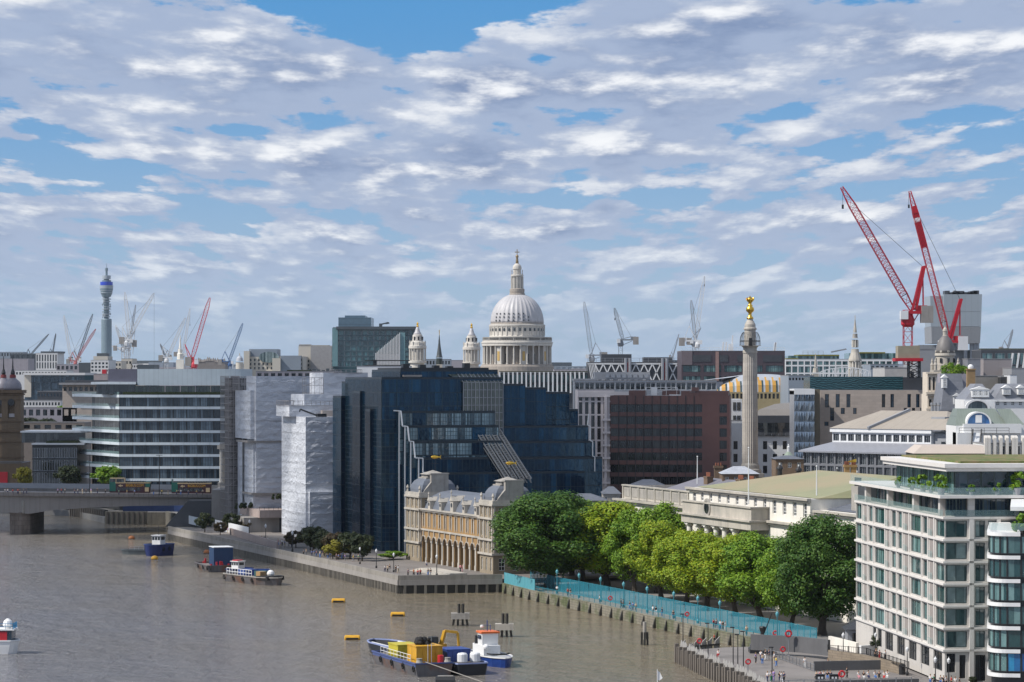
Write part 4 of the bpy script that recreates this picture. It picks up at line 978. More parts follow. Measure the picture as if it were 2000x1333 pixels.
# ================================================================ DARK GLASS BLOCK AND THE WRAPPED BUILDINGS
DG = glass('navy_curtain_glass', (.003,.016,.040),(.012,.065,.13),.6,.05,.03,.5,(.4,.7,1))
DGS = glass('navy_side_glass', (.003,.014,.034),(.008,.045,.085),.6,.12,.03,.06,(.5,.75,1))
DGL = glass('painted_reflection_glass', (.01,.05,.08),(.36,.52,.58),.85,.07,.03,.8)  # reflection of a white building put into the pale pane colour
DF = mat('navy_mullion', (.03,.07,.09),.4)
def navy():
 C = Vector((-33.5,750)); F = FacP(C, C + UN * 32.2,2.0); D = 46.0
 t = thing('navy_glass_offices', 'huge stepped dark navy glass office block in the middle, behind the market hall', 'office block', F.loc(), F.ang)
 M = Matrix.Translation((0,0,0)) @ Matrix.Rotation(PI / 2,4, 'Z') @ Matrix.Scale(-1,4,(0,1,0)) if False else LSIDE(32, D)
 FR = FacP(C + UD * 46, C, 2.0)       # river side, left to right
 zt = F.z(722,850); z1 = F.z(737,747)
 gl = lambda zz0, zz1: max(1, round((zz1 - zz0) / 3.35))
 body = MB(); masses = []
 # main body, upper set-back storeys, right wing, lower terraces; boxes are (x0, x1, y0, y1, z0, z1)
 def mass(x0, x1, y0, y1, z0, z1, east=True, south=True, fl=3.35, bay=3.9, gm=DG, bright=None):
  body.box(x0, x1, y0, y1, z0, z1)
  nz = max(1, round((z1 - z0 - .6) / fl)); out = []
  if east:
   nx = max(1, round((x1 - x0) / bay)); hs = grid(x0, x1, z0, z1 - .5, nx, nz, .985,.955)
   masses.append((hs, None, y0, bright))
  if south:
   ny = max(1, round((y1 - y0) / bay)); hs = grid(D - y1, D - y0, z0, z1 - .5, ny, nz, .985,.955); masses.append((hs, (x0,), None, None))
 xr = lambda px: F.x(px)
 zs = lambda py, px=860: F.z(py, px)
 x903, x980 = xr(903), xr(980)
 mass(0, x980,0, D - 9,0, z1)
 mass(6, x980,3.5, D - 14, z1, zt)
 # bays of the river side, further away and lower, each stepping out
 mass(-1.2,4, D - 9, D, 0, FR.z(773,655)); mass(0,9, D - 12, D - 5,0, FR.z(745,668))
 mass(-.7,1,19,27,0, F.z(765,745)); mass(-.9,1,8,13,0, F.z(800,745))
 # terraces stepping towards the quay and the lower eastern wing
 t2 = [(775,803,-1.6),(783,831,-3.2),(791,861,-4.8),(803,893,-6.4)]
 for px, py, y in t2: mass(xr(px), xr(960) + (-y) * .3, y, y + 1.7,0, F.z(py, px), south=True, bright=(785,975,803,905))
 mass(xr(840), xr(1120),-9,-6.3,0, F.z(921,850));
 q_ = [xr(p) for p in (1038,1083,1136,1158)]; mass(x980, q_[0], 5,30,0, F.z(750,1000)); mass(q_[0], q_[1], 7,30,0, F.z(757,1060)); mass(q_[1], q_[2], 10,30,0, F.z(766,1120)); mass(q_[2], q_[3], 12,30,0, F.z(800,1150))
 for i, z in enumerate((F.z(893,1000), F.z(862,1000), F.z(832,1000))): mass(x980, xr(1166) - 1.0 * i, -4 + 2.6 * i, -1.3 + 2.6 * i, 0, z)
 body.build('frame', mat('navy_frame', (.008,.02,.032),.35), t)
 for hs, sx_, y0, bright in masses:
  if sx_ is None:
   br = []; dk = []
   for h in hs:
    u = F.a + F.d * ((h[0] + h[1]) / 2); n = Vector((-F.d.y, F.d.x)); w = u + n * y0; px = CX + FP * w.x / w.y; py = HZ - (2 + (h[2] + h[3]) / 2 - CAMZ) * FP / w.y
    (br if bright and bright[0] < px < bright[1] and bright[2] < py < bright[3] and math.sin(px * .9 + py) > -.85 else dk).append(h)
   windows(t, dk, DG, DF, 4,3,.055, y=y0 - .06, name='glazing')
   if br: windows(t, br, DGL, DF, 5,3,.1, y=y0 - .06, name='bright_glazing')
  else:
   windows(t, hs, DGS, DF, 4,3,.055, y=-.06, name='side_glazing', M=Matrix.Translation((sx_[0], D, 0)) @ Matrix.Rotation(-PI / 2,4, 'Z'))
 # white edge trim of the terraces
 tr_ = MB(); pts = [(765,802,-1.7),(779,803,-1.7),(779,832,-3.3),(789,833,-3.3),(789,861,-4.9),(797,862,-4.9),(797,893,-6.5),(812,894,-6.5),(812,921,-6.6),(826,923,-6.6)]
 P = [(xr(px), y - .15, F.z(py, px)) for px, py, y in pts]
 for a, b in zip(P, P[1:]): tr_.bar(a, b, .3)
 for px, py, y in t2: tr_.box(xr(px), xr(px) + .3, y - .2, y - .05,0, F.z(py, px))
 Q = [(xr(px),-4.3, F.z(py, px)) for px, py in ((1139,808),(1137,830),(1142,832),(1142,860),(1147,862),(1147,890),(1151,892),(1151,920))]; [tr_.bar(a, b, .22) for a, b in zip(Q, Q[1:])]
 tr_.build('edge_trim', MT['white_paint'], t)
 # glass stair hall with a sloping skylight, and the slanting lattice below it
 ga = MB(); za, zb = F.z(836,940), F.z(747,930)
 ga.box(x903, x980,-.9,-.05, za, zb); ga.add([(x903 - 3,3.3, zt - 1.2),(x980,3.3, zt - 1.2),(x980,-.9, zb),(x903 - .2,-.9, zb)], [(3,2,1,0)])
 ga.build('stair_hall', glass('grey_hall_glass', (.06,.075,.065),(.16,.18,.15),.5,.12,.01), t)
 gb = MB()
 for i in range(11): x = x903 + (x980 - x903) * i / 10; gb.box(x - .07, x + .07,-1.15,-.9, za - 2, zb); gb.bar((x, -.95, zb),(x - (.3 - .0 * i),3.2, zt - 1.15),.16)
 for i in range(7): z = za + (zb - za) * i / 6; gb.box(x903, x980,-1.1,-.9, z - .06, z + .06)
 gb.build('stair_mullion', MT['steel'], t)
 for k in range(4):
  xa_ = xr(926) + k * 1.9; la = MB(); top = Vector((xa_, -2.0, za - .2)); bot = Vector((xa_ + 5.6,-11.5, F.z(940,985) + 1.0))
  dv = bot - top
  for s in (-.55,.55): la.bar(top + Vector((s, 0,0)), bot + Vector((s, 0,0)),.28); la.bar(top + Vector((s, 0,-1.1)), bot + Vector((s, 0,-1.1)),.18)
  nst = 22
  for i in range(nst + 1): p = top + dv * (i / nst); la.bar(p + Vector((-.55,0,0)), p + Vector((.55,0,0)),.2)
  for i in range(nst): p = top + dv * (i / nst); q = top + dv * ((i + 1) / nst); la.bar(p + Vector((.55,0,0)), q + Vector((.55,0,-1.1)),.12)
  la.build('lattice_truss', mat('pale_steel', (.36,.35,.33),.45,.3), t)
 hb = MB().box(xr(795), xr(827),2.6,5, F.z(748,810), F.z(737,810) + .3).box(xr(793), xr(829),2.3,5.2, F.z(736,810), F.z(735,810) + .3); hb.build('roof_hatch', MT['beige'], t)
 ro = MB().box(6.5, x980 - 2,5, D - 18, zt, zt + .5); [ro.box(x, x + 1.6,6 + (x % 3),8 + (x % 3), zt + .5, zt + .9 + (x * .7 % 1)) for x in range(8,28,4)]; ro.build('roof_plant', MT['dark'], t)
 return F
NF = navy()

WRAP = None
def wrap_mat():
 m = bpy.data.materials.new('white_sheeting'); m.use_nodes = True; nt = m.node_tree; N = nt.nodes; L = nt.links; b = N['Principled BSDF']; b.inputs['Roughness'].default_value = .42
 tc = N.new('ShaderNodeTexCoord'); sp = N.new('ShaderNodeSeparateXYZ'); L.new(tc.outputs['Object'], sp.inputs[0])
 def noise(sc, st, det=5):
  mp = N.new('ShaderNodeMapping'); mp.inputs['Scale'].default_value = st; L.new(tc.outputs['Object'], mp.inputs[0]); n = N.new('ShaderNodeTexNoise'); n.inputs['Scale'].default_value = sc; n.inputs['Detail'].default_value = det
  n.inputs['Distortion'].default_value = 1.2; L.new(mp.outputs[0], n.inputs['Vector']); return n.outputs[0]
 def mth(op, a, c):
  n = N.new('ShaderNodeMath'); n.operation = op
  for i, v in enumerate((a, c)):
   if isinstance(v, (int, float)): n.inputs[i].default_value = v
   else: L.new(v, n.inputs[i])
  return n.outputs[0]
 fr = mth('FRACT', mth('ADD', mth('MULTIPLY', sp.outputs[2], .36), mth('MULTIPLY', noise(.22,(1,1,1)),.9)),0); seam = mth('POWER', mth('ABSOLUTE', mth('SUBTRACT', mth('MULTIPLY', fr, 2),1),0),6)
 h = mth('ADD', mth('MULTIPLY', noise(.35,(1,1,1.6)),1.3), mth('ADD', mth('MULTIPLY', noise(1.3,(1,1,1.2)),.5), mth('MULTIPLY', seam, .35)))
 bp = N.new('ShaderNodeBump'); bp.inputs['Distance'].default_value = .24; L.new(h, bp.inputs['Height']); L.new(bp.outputs[0], b.inputs['Normal'])
 mr = N.new('ShaderNodeMapRange'); mr.inputs[1].default_value = .4; mr.inputs[2].default_value = .8; L.new(noise(.25,(.6,.6,1.6)), mr.inputs[0])
 x = N.new('ShaderNodeMix'); x.data_type = 'RGBA'; L.new(mr.outputs[0], x.inputs[0]); x.inputs[6].default_value = (.60,.62,.66,1); x.inputs[7].default_value = (.38,.40,.44,1)
 y = N.new('ShaderNodeMix'); y.data_type = 'RGBA'; sm = N.new('ShaderNodeMapRange'); sm.inputs[1].default_value = .6; sm.inputs[2].default_value = 1; sm.inputs[4].default_value = .35; L.new(seam, sm.inputs[0]); L.new(sm.outputs[0], y.inputs[0]); L.new(x.outputs[2], y.inputs[6]); y.inputs[7].default_value = (.3,.31,.33,1)
 L.new(y.outputs[2], b.inputs['Base Color']); return m
WRAP = wrap_mat(); SCAF = mat('scaffold_tube', (.33,.31,.30),.5,.3)
def sheet_box(mb, x0, x1, y0, y1, z0, z1, rn, amp=.16):
 """box whose east and river faces sag and billow between lifts"""
 mb.box(x0 + .3, x1 - .3, y0 + .3, y1, z0, z1 - .05)
 def face(P, nu, nv):
  vs = []
  for j in range(nv + 1):
   for i in range(nu + 1):
    e = 0 if i in (0, nu) or j in (0, nv) else (abs(math.sin(PI * j / 2)) * .8 + .2) * rn.uniform(0, amp)
    vs.append(P(i / nu, j / nv, e))
  mb.add(vs, [(j * (nu + 1) + i, j * (nu + 1) + i + 1,(j + 1) * (nu + 1) + i + 1,(j + 1) * (nu + 1) + i) for j in range(nv) for i in range(nu)])
 nv = max(2, int((z1 - z0))); nx = max(2, int((x1 - x0) / 1.2)); ny = max(2, int((y1 - y0) / 1.2))
 face(lambda u, v, e: (x0 + (x1 - x0) * u, y0 - e, z0 + (z1 - z0) * v), nx, nv)
 face(lambda u, v, e: (x0 - e, y1 + (y0 - y1) * u, z0 + (z1 - z0) * v), ny, nv)
 mb.quad((x1, y0, z0),(x1, y1, z0),(x1, y1, z1),(x1, y0, z1)).quad((x0, y0, z1),(x1, y0, z1),(x1, y1, z1),(x0, y1, z1)).quad((x1, y1, z0),(x0, y1, z0),(x0, y1, z1),(x1, y1, z1))
def scaffold(mb, x0, x1, y0, y1, z0, z1, st=2.0, w=.12):
 nx = max(1, round((x1 - x0) / st)); ny = max(1, round((y1 - y0) / st)); nz = max(1, round((z1 - z0) / 2))
 for i in range(nx + 1):
  x = x0 + (x1 - x0) * i / nx
  for y in (y0, y1): mb.bar((x, y, z0),(x, y, z1), w)
 for j in range(1, ny):
  y = y0 + (y1 - y0) * j / ny
  for x in (x0, x1): mb.bar((x, y, z0),(x, y, z1), w)
 for k in range(nz + 1):
  z = z0 + (z1 - z0) * k / nz
  for y in (y0, y1): mb.bar((x0, y, z),(x1, y, z), w)
  for x in (x0, x1): mb.bar((x, y0, z),(x, y1, z), w)
  if k < nz and k % 2 == 0: mb.bar((x0, y0, z),(x1, y0, z + (z1 - z0) / nz), w * .8)
def wrapped():
 rn = random.Random(4)
 C = Vector((PX(597,805),805)); F = FacP(C, C + UN * 20,3.0); X = F.x
 t = thing('wrapped_building', 'tall white plastic wrapped building under repair, touching the left side of the navy glass block', 'building', F.loc(), F.ang)
 m = MB(); D = 28.8; z = lambda py, px=597: F.z(py, px)
 sheet_box(m, 0,20,0, D, 0, z(815), rn); sheet_box(m, .8,20,-1.4,0,0, z(961), rn)
 m.build('sheeting', WRAP, t)
 m = MB(); sheet_box(m, -2,12,11,27, z(815), z(793), rn, .1); sheet_box(m, 3,22,14,30, z(815), z(771,600) , rn, .1); m.build('upper_sheeting', WRAP, t)
 m = MB(); sheet_box(m, 9,22,16,32, z(772), z(728,640), rn, .1); m.build('stair_tower_sheeting', WRAP, t)
 m = MB(); scaffold(m, -2.2,12,10.6,26, z(793) , z(784),1.3,.1); scaffold(m, 4,9,16,20, z(815), z(738),2,.1); scaffold(m, 12,20,15,20, z(728), z(722),1.5,.1); m.build('scaffold', SCAF, t)
 m = MB().bar((4.2,2, z(815) + .2),(-.8,3, z(802) + .3),.45).box(3.6,6.2,1,3, z(815), z(815) + .9).bar((-.8,3, z(802) + .3),(-1.0,3.1, z(805)),.3); m.build('hoist_arm', MT['dark'], t)
 m = MB().box(7,12,9,12, z(815), z(803)).box(12,20,6,12, z(815), z(802)); m.build('roof_hut', MT['beige'], t)
 # second one: grey scaffold tower and broad white screens
 Y0 = 850; C = Vector((PX(500, Y0), Y0)); F2 = FacP(C, C + UN * 30,3.0); z2 = lambda py, px=500: F2.z(py, px)
 t2 = thing('screened_building', 'broad building hidden by grey white sheeting with a grey scaffold tower on its left', 'building', F2.loc(), F2.ang)
 m = MB(); sheet_box(m, 0,24,0,13, z2(963), z2(735), rn); m.build('sheeting', WRAP, t2)
 m = MB(); sheet_box(m, -1.2,24,2,23, z2(858) , z2(763), rn); sheet_box(m, -.6,24,1,22,0, z2(862), rn); m.build('side_sheeting', WRAP, t2)
 m = MB(); m.box(-2.2,3,23.5,33,0, z2(738)); m.build('core', mat('grey_netting', (.25,.235,.23),.9, var=.35, scale=.7, brick=(2,2,.45,.12)), t2)
 m = MB(); scaffold(m, -3.2,0,23,34,0, z2(735),1.6,.16); scaffold(m, -2,12,13.2,24, z2(763), z2(736),1.6,.14); m.build('scaffold', SCAF, t2)
 m = MB().box(-2.6,24,-.3,15, z2(862) - .4, z2(862) + .1).box(-1.5,24,-.5,12, z2(963) - .5, z2(963)); m.build('ledge', MT['concrete'], t2)
 m = MB(); [m.box(-1.0,-.85,13 + .0,13.5, a, a + 1.2) for a in range(4,46,3)]; m.box(-1.05,-.9,12.6,13.6,0, z2(763)); m.build('hoist_track', MT['dark'], t2)
 # terrace building in front
 Y1 = 838; C = Vector((PX(507, Y1), Y1)); F3 = FacP(C, C + UN * 12.5,3.0); z3 = lambda py, px=507: F3.z(py, px)
 t3 = thing('terrace_building', 'low building with a pinkish overhanging roof terrace in front of the white screens', 'building', F3.loc(), F3.ang)
 m = MB().box(0,12.5,0,26, z3(1012), z3(997)); m.build('terrace_parapet', mat('pink_concrete', (.36,.29,.26),.75, var=.08, stains=.25), t3)
 MB().box(-4,6.5,3,20,0, z3(1012) - .02).build('wall', MT['concrete'], t3); MB().box(6.5,11,4.5,20,0, z3(1012) - .03).build('glazed_wall', MT['glass_dark'], t3)
 m = MB(); [m.bar((12.4 * i / 9,.1, z3(997)),(12.4 * i / 9,.1, z3(991)),.08) for i in range(10)]; m.bar((0,.1, z3(991)),(12.4,.1, z3(991)),.09); m.build('railing', MT['black'], t3)
 return F, F2, F3
WF, WF2, WF3 = wrapped()
rn = random.Random(8)
m, _ = crown_mesh(3,1.6,1.5,0,9,60,.5); pl_ = None
for i, (px, py) in enumerate(((468,990),(486,989),(540,972),(578,978))):
 Y = 852 if py > 985 else 846; z = PZ(py + 4, Y); o = (m.build('terrace_plants', LEAF['far']) if pl_ is None else link('terrace_plants', pl_.data)); pl_ = pl_ or o
 o.location = (PX(px, Y), Y, z); tag(o, ('dark green bed of plants at the left end of the pink terrace', 'dark green bed of plants by the corner of the pink terrace', 'tall dark shrub above the middle of the pink terrace', 'dark shrub beside the wrapped tower above the pink terrace')[i], 'plant bed', 'plants on the pink terrace')

# ================================================================ BROWN OFFICE BLOCK, MONUMENT COLUMN
def brown():
 C = Vector((PX(1372,790),790)); F = FacP(C - Vector((1,-.10)).normalized() * 25, C + Vector((1,-.10)).normalized() * 7.4,2.0); L = F.L; LF = 25.0
 t = thing('brown_offices', 'dark red brown granite office block with long window bands left of the monument column', 'office block', F.loc(), F.ang)
 z = lambda py, px=1372: F.z(py, px)
 zt = z(773); rows = [(790 + 23.6 * i, 805.5 + 23.6 * i) for i in range(7)]; nb = 11
 hs = [(LF * i / nb + .1, LF * (i + 1) / nb - .1, z(b), z(a)) for a, b in rows for i in range(nb)]; hs += [(LF + 4.6, LF + 6.6, z(b + 1), z(a)) for a, b in rows]
 mb = MB(); wall_holes(mb, 0, L, 0, zt, hs, .3)
 D = 16; M = SIDE(L, D); ang2 = None
 sd = [(11.5,14.6, z(b + 1), z(a)) for a, b in rows]
 n0 = len(mb.v); wall_holes(mb, 0, D, 0, zt + 0, sd, .3); tr(mb, M, n0)
 mb.quad((L, D, 0),(0, D, 0),(0, D, zt),(L, D, zt)).quad((0,0, zt - .6),(L, 0, zt - .6),(L, D, zt - .6),(0, D, zt - .6)).quad((0, D, 0),(0,0,0),(0,0, zt),(0, D, zt))
 mb.build('wall', MT['brown'], t)
 windows(t, hs, glass('smoked_glass', (.012,.014,.017),(.07,.072,.07),.6,.08,.01,.6), MT['dark'], 4,1,.1, y=.28); windows(t, sd, MATS['smoked_glass'], MT['dark'], 3,1,.1, y=.28, M=M)
 fn = MB(); [fn.box(LF * i / nb - .08, LF * i / nb + .08,-.12,0, z(952), zt) for i in range(1, nb)]; fn.build('joint', MT['dark'], t)
 [MB().box(*q).build('roof_block', MT['brown'], t) for q in ((5,9.5,.8,6, zt, z(763)),(14,18.6,1.2,7, zt, z(763)),(19.2, L - .4,.6, D - .5, zt - .6, z(764)),(22,24,.4,2.4, z(764), z(757)))]
 v = MB().box(11,12.6,2,4, zt, z(757)).box(16,20,.9,3, zt, z(771)).box(21.5,23,.5,2, zt + 1, z(766)); scaffold(v, 9.5,18,1,6, zt, z(757),2.8,.09); v.build('roof_plant', MT['white'], t)
 return F
brown()
# the side that recedes to the right of the brown block
def monument():
 Y = 889.0; k = Y / FP; x = PX(1465, Y); t = thing('monument_column', 'tall fluted stone monument column with a caged balcony and a gilded urn on top', 'monument', (x, Y, 6.0))
 zz = lambda py: PZ(py, Y) - 6; r0 = 15 * k; r1 = 13.2 * k; zb, zc = zz(905), zz(690)
 fl = lambda a, kk: 1 + .035 * math.cos(a * 24)
 m = MB().lathe([(r0, zb),(r0 * .985, zb + (zc - zb) * .35),(r1, zc)], 96, rib=fl); m.build('shaft', mat('monument_stone', (.47,.43,.38),.8, var=.12, scale=.4, stains=.45, brick=(9,1.4,.8)), t)
 m = MB().lathe([(r0 * 1.45, zb - 3),(r0 * 1.45, zb - 2),(r0 * 1.25, zb - 1.6),(r0 * 1.2, zb - .6),(r0 * 1.05, zb)], 32).box(-r0 * 1.7, r0 * 1.7,-r0 * 1.7, r0 * 1.7, zb - 4.2, zb - 3).box(-r0 * 1.5, r0 * 1.5,-r0 * 1.5, r0 * 1.5,0, zb - 4.2); m.build('pedestal', MT['stone_dark'], t)
 m = MB().lathe([(r1 * 1.08, zc),(r1 * 1.1, zc + .6),(r1, zc + .9),(r1 * 1.03, zc + 1.6),(r1 * 1.35, zc + 2.3)], 32).box(-r1 * 1.5, r1 * 1.5,-r1 * 1.5, r1 * 1.5, zc + 2.3, zz(676)); m.build('capital', MT['stone'], t)
 zg = zz(676); R_ = 20 * k; m = MB()
 for i in range(32):
  a = 2 * PI * i / 32; c, s = math.cos(a), math.sin(a)
  pts = [(R_ * c, R_ * s, zg),(R_ * c, R_ * s, zg + 1.6),(R_ * .96 * c, R_ * .96 * s, zg + 2.6),(R_ * .85 * c, R_ * .85 * s, zg + 3.5),(R_ * .68 * c, R_ * .68 * s, zg + 4.2)]
  for p, q in zip(pts, pts[1:]): m.bar(p, q, .07)
 for q in (zg + .05, zg + 1.3, zg + 1.6): m.tube([(R_ * math.cos(2 * PI * i / 24), R_ * math.sin(2 * PI * i / 24), q) for i in range(25)], .07,4)
 m.build('balcony_cage', MT['black'], t)
 m = MB().lathe([(11.3 * k, zg),(11.6 * k, zg + 1),(11 * k, zz(645)),(12.8 * k, zz(644)),(12.8 * k, zz(641.5)),(11 * k, zz(640)),(10.6 * k, zz(634)),(8 * k, zz(629)),(6 * k, zz(626)),(5.2 * k, zz(622))], 32); m.build('drum', MT['stone'], t)
 MB().box(-.45,.45,-11.9 * k, -11 * k, zg + .1, zg + 2.4).build('door', MT['black'], t)
 prof = [(7,623),(6.5,621),(3.5,617),(3,613),(4,611),(7.6,608),(8,604),(7,601),(4,599),(5.5,597),(3,595),(3,592),(6.5,588),(7,584.5),(5,582),(2,580.5),(.4,578)]
 MB().lathe([(r * k, zz(y)) for r, y in prof], 24).build('urn', MT['gold'], t, smooth=True)
 m = MB(); rn = random.Random(2)
 for i in range(26): a = rn.uniform(0,6.28); m.bar((5.5 * k * math.cos(a),5.5 * k * math.sin(a), zz(588)),(7.6 * k * math.cos(a + .3),7.6 * k * math.sin(a + .3), zz(rn.uniform(581,586))),.16)
 m.build('flames', MT['gold'], t)
monument()


# ================================================================ MIDDLE DISTANCE, RIGHT HALF
def QF(px0, px1, Y, z0=2.0, dY=0.0): return Fac(px0, Y, px1, Y + dY, z0)
def QB(name, label, px0, px1, pt, Y, D, wm, cols=0, rows=None, gm=None, fm=None, fx=.6, nx=2, nz=1, dY=0.0, z0=2.0, side=0, left=0, cat='building', roofm=None, group=None, fw=.12, parapet=.6):
 """rows: list of (top row, bottom row) of window bands in the photo"""
 F = QF(px0, px1, Y, z0, dY); z = lambda py: F.z(py, px0); L = F.L
 fr = [(L * (i + .5 - fx / 2) / cols, L * (i + .5 + fx / 2) / cols, z(b), z(a)) for a, b in rows or [] for i in range(cols)] if cols else []
 sd = [(D * (i + .5 - .3) / side, D * (i + .5 + .3) / side, z(b), z(a)) for a, b in rows for i in range(side)] if side else None
 lf = [(D * (i + .5 - .3) / left, D * (i + .5 + .3) / left, z(b), z(a)) for a, b in rows for i in range(left)] if left else None
 return block(name, label, cat, F, z(pt), D, wm, gm or MT['glass_dark'], fm or MT['dark'], fr, sd, lf, (nx, nz),.35, roofm, parapet, group, fw), F, z
def boxp(t, name, F, z, m, *bx, label=None):
 """part made of boxes given by photo columns/rows: (px0, px1, pt, pb, y0, y1)"""
 b = MB()
 for a in bx: b.box(F.x(a[0]), F.x(a[1]), a[4], a[5], z(a[3]), z(a[2]))
 return b.build(name, m, t, label=label)
def railing(b, x0, x1, y, z, h=1.1, st=2.0, w=.08):
 n = max(1, int((x1 - x0) / st)); [b.bar((x0 + (x1 - x0) * i / n, y, z),(x0 + (x1 - x0) * i / n, y, z + h), w) for i in range(n + 1)]; b.bar((x0, y, z + h),(x1, y, z + h), w); b.bar((x0, y, z + h * .5),(x1, y, z + h * .5), w * .8)

# grey hip-roofed office with two bands of close windows
def grey_roofed():
 F = Fac(1568,715,1790,690,2.0); z = lambda py, px=1568: F.z(py, px); L = F.L; D = 34
 t = thing('hip_roofed_offices', 'grey office building with beige hipped metal roof and close set windows behind the copper roof', 'office building', F.loc(), F.ang)
 n = 14; rows = [(883,905),(909,932),(936,958)]
 hs = [(L * (i + .12) / n, L * (i + .9) / n, z(b), z(a)) for a, b in rows for i in range(n)]
 m = MB(); wall_holes(m, 0, L, 0, z(878), hs, .4); m.quad((0, D, 0),(0,0,0),(0,0, z(878)),(0, D, z(878))).quad((L, 0,0),(L, D, 0),(L, D, z(878)),(L, 0, z(878))); m.build('wall', mat('dark_grey_panel', (.16,.165,.18),.5, var=.08), t)
 windows(t, hs, MT['glass_dark'], MT['steel'], 3,1,.08, y=.38)
 x0, x1 = F.x(1595), F.x(1788); zu0, zu1 = z(866), z(840)
 hs = [(x0 + (x1 - x0) * (i + .1) / 13, x0 + (x1 - x0) * (i + .9) / 13, zu0 + .6, zu1 - .9) for i in range(13)]
 m = MB(); wall_holes(m, x0, x1, zu0 - 1, zu1, hs, .3, y=6); m.quad((x0, D, zu0 - 1),(x0,6, zu0 - 1),(x0,6, zu1),(x0, D, zu1)).quad((x1,6, zu0 - 1),(x1, D, zu0 - 1),(x1, D, zu1),(x1,6, zu1)).box(x0 - .4, x1 + .4,5.5,6, zu1 - .5, zu1 + .4); m.build('upper_wall', MT['white'], t)
 windows(t, hs, MT['glass_dark'], MT['steel'], 3,1,.08, y=6.28, name='attic_window')
 m = MB().add([(-.8,-.8, z(880)),(L + .8,-.8, z(880)),(L + .8,6, zu0 + .3),(x0,6, zu0 + .3),(-.8, D, z(880)),(x0, D, zu0 + .3)], [(0,1,2,3),(4,0,3,5)]).box(-.8, L + .8,-.8,-.7, z(880) - .4, z(880)); m.build('skirt_roof', mat('blue_grey_metal', (.30,.31,.345),.45,.2, var=.06, wave=('X', .9,.2)), t)
 zr = z(812) + 1.2; e = zu1 + .4; m = MB().add([(x0 - .6,5.3, e),(x1 + 5,5.3, e),(x1 + 5,30, e),(x0 - .6,30, e),(x0 + 6.5,17, zr),(x1 - 3.5,17, zr)], [(0,1,5,4),(1,2,5),(2,3,4,5),(3,0,4)])
 rf = m.build('hipped_roof', mat('beige_sheet_roof', (.34,.30,.25),.55,.0, var=.07, scale=.1, wave=('X', 3.2,.12), stains=.15), t)
 m = MB().add([(x0 + 11.4,5.1, e + .1),(x0 + 12.2,5.1, e + .1),(x0 + 15.8,16.9, zr + .1),(x0 + 14.8,16.9, zr + .1)], [(0,1,2,3)]); m.bar((x0 + 11.8,5.2, e + .2),(x0 + 15.2,17, zr + .2),.7); m.build('roof_gutter', MT['grey'], t)
 boxp(t, 'roof_plant', F, z, MT['grey'], (1758,1785,813,824,12,20),(1775,1800,815,830,14,22)); m = MB(); [m.lathe([(.35, zr),(.35, zr + 1.2),(.5, zr + 1.5),(.5, zr + 2)], 8,(F.x(px),18)) for px in (1730,1736,1743)]; m.build('roof_vent', MT['steel'], t)
 xe = F.x(1790); m = MB().box(xe - 1, xe + 8,7,24,0, zu1 - .6); m.build('end_wall', MT['grey'], t); MB().box(xe + 2, xe + 5.5,6.9,7, zu1 - 5, zu1 - 2.4).build('end_window', MT['glass_dark'], t)
 return F
GRF = grey_roofed()

t, F, z = QB('beige_hotel', 'beige stone building with narrow dark slots and dark teal top storey behind the hipped roof', 1602,1815,763,865,24, MT['beige'], group=None)
sl = [(1611,1619,770,796),(1632,1640,770,796),(1653,1661,770,796),(1722,1729,770,796),(1739,1746,770,796),(1772,1779,770,796),(1789,1796,770,796),(1806,1812,770,796),(1621,1629,797,822),(1642,1650,797,809),(1666,1673,797,809),(1765,1771,797,812),(1781,1787,797,812),(1797,1804,797,812),(1610,1618,824,832)]
hs = [(F.x(a), F.x(b), z(d), z(c)) for a, b, c, d in sl]
wl = [o for o in bpy.data.objects if o.parent == t and o.name.startswith('wall')][0]
m = MB(); wall_holes(m, 0, F.L, 0, z(763), hs, .35, y=-.3); m.box(0, F.L, -.3,0, z(763), z(763) + .05); m.quad((0,0,0),(0,-.3,0),(0,-.3, z(763)),(0,0, z(763))); m.build('front_wall', MT['beige'], t)
windows(t, hs, MT['glass_blue'], MT['dark'], 1,2,.12, y=-.02)
def swirl():
 m = bpy.data.materials.new('patterned_teal_glass'); m.use_nodes = True; nt = m.node_tree; N = nt.nodes; L = nt.links; b = N['Principled BSDF']; b.inputs['Roughness'].default_value = .2
 tc = N.new('ShaderNodeTexCoord'); w = N.new('ShaderNodeTexWave'); w.wave_type = 'RINGS'; w.inputs['Scale'].default_value = .55; w.inputs['Distortion'].default_value = 7; w.inputs['Detail'].default_value = 2; L.new(tc.outputs['Object'], w.inputs['Vector'])
 r = N.new('ShaderNodeMapRange'); r.inputs[1].default_value = .72; r.inputs[2].default_value = .9; L.new(w.outputs[1], r.inputs[0])
 x = N.new('ShaderNodeMix'); x.data_type = 'RGBA'; L.new(r.outputs[0], x.inputs[0]); x.inputs[6].default_value = (.008,.035,.045,1); x.inputs[7].default_value = (.05,.15,.18,1); L.new(x.outputs[2], b.inputs['Base Color']); return m
boxp(t, 'teal_storey', F, z, swirl(),(1584,1766,736,762,3,22)); boxp(t, 'dark_storey', F, z, MT['roof_dark'], (1766.5,1809,737,762,3,22))

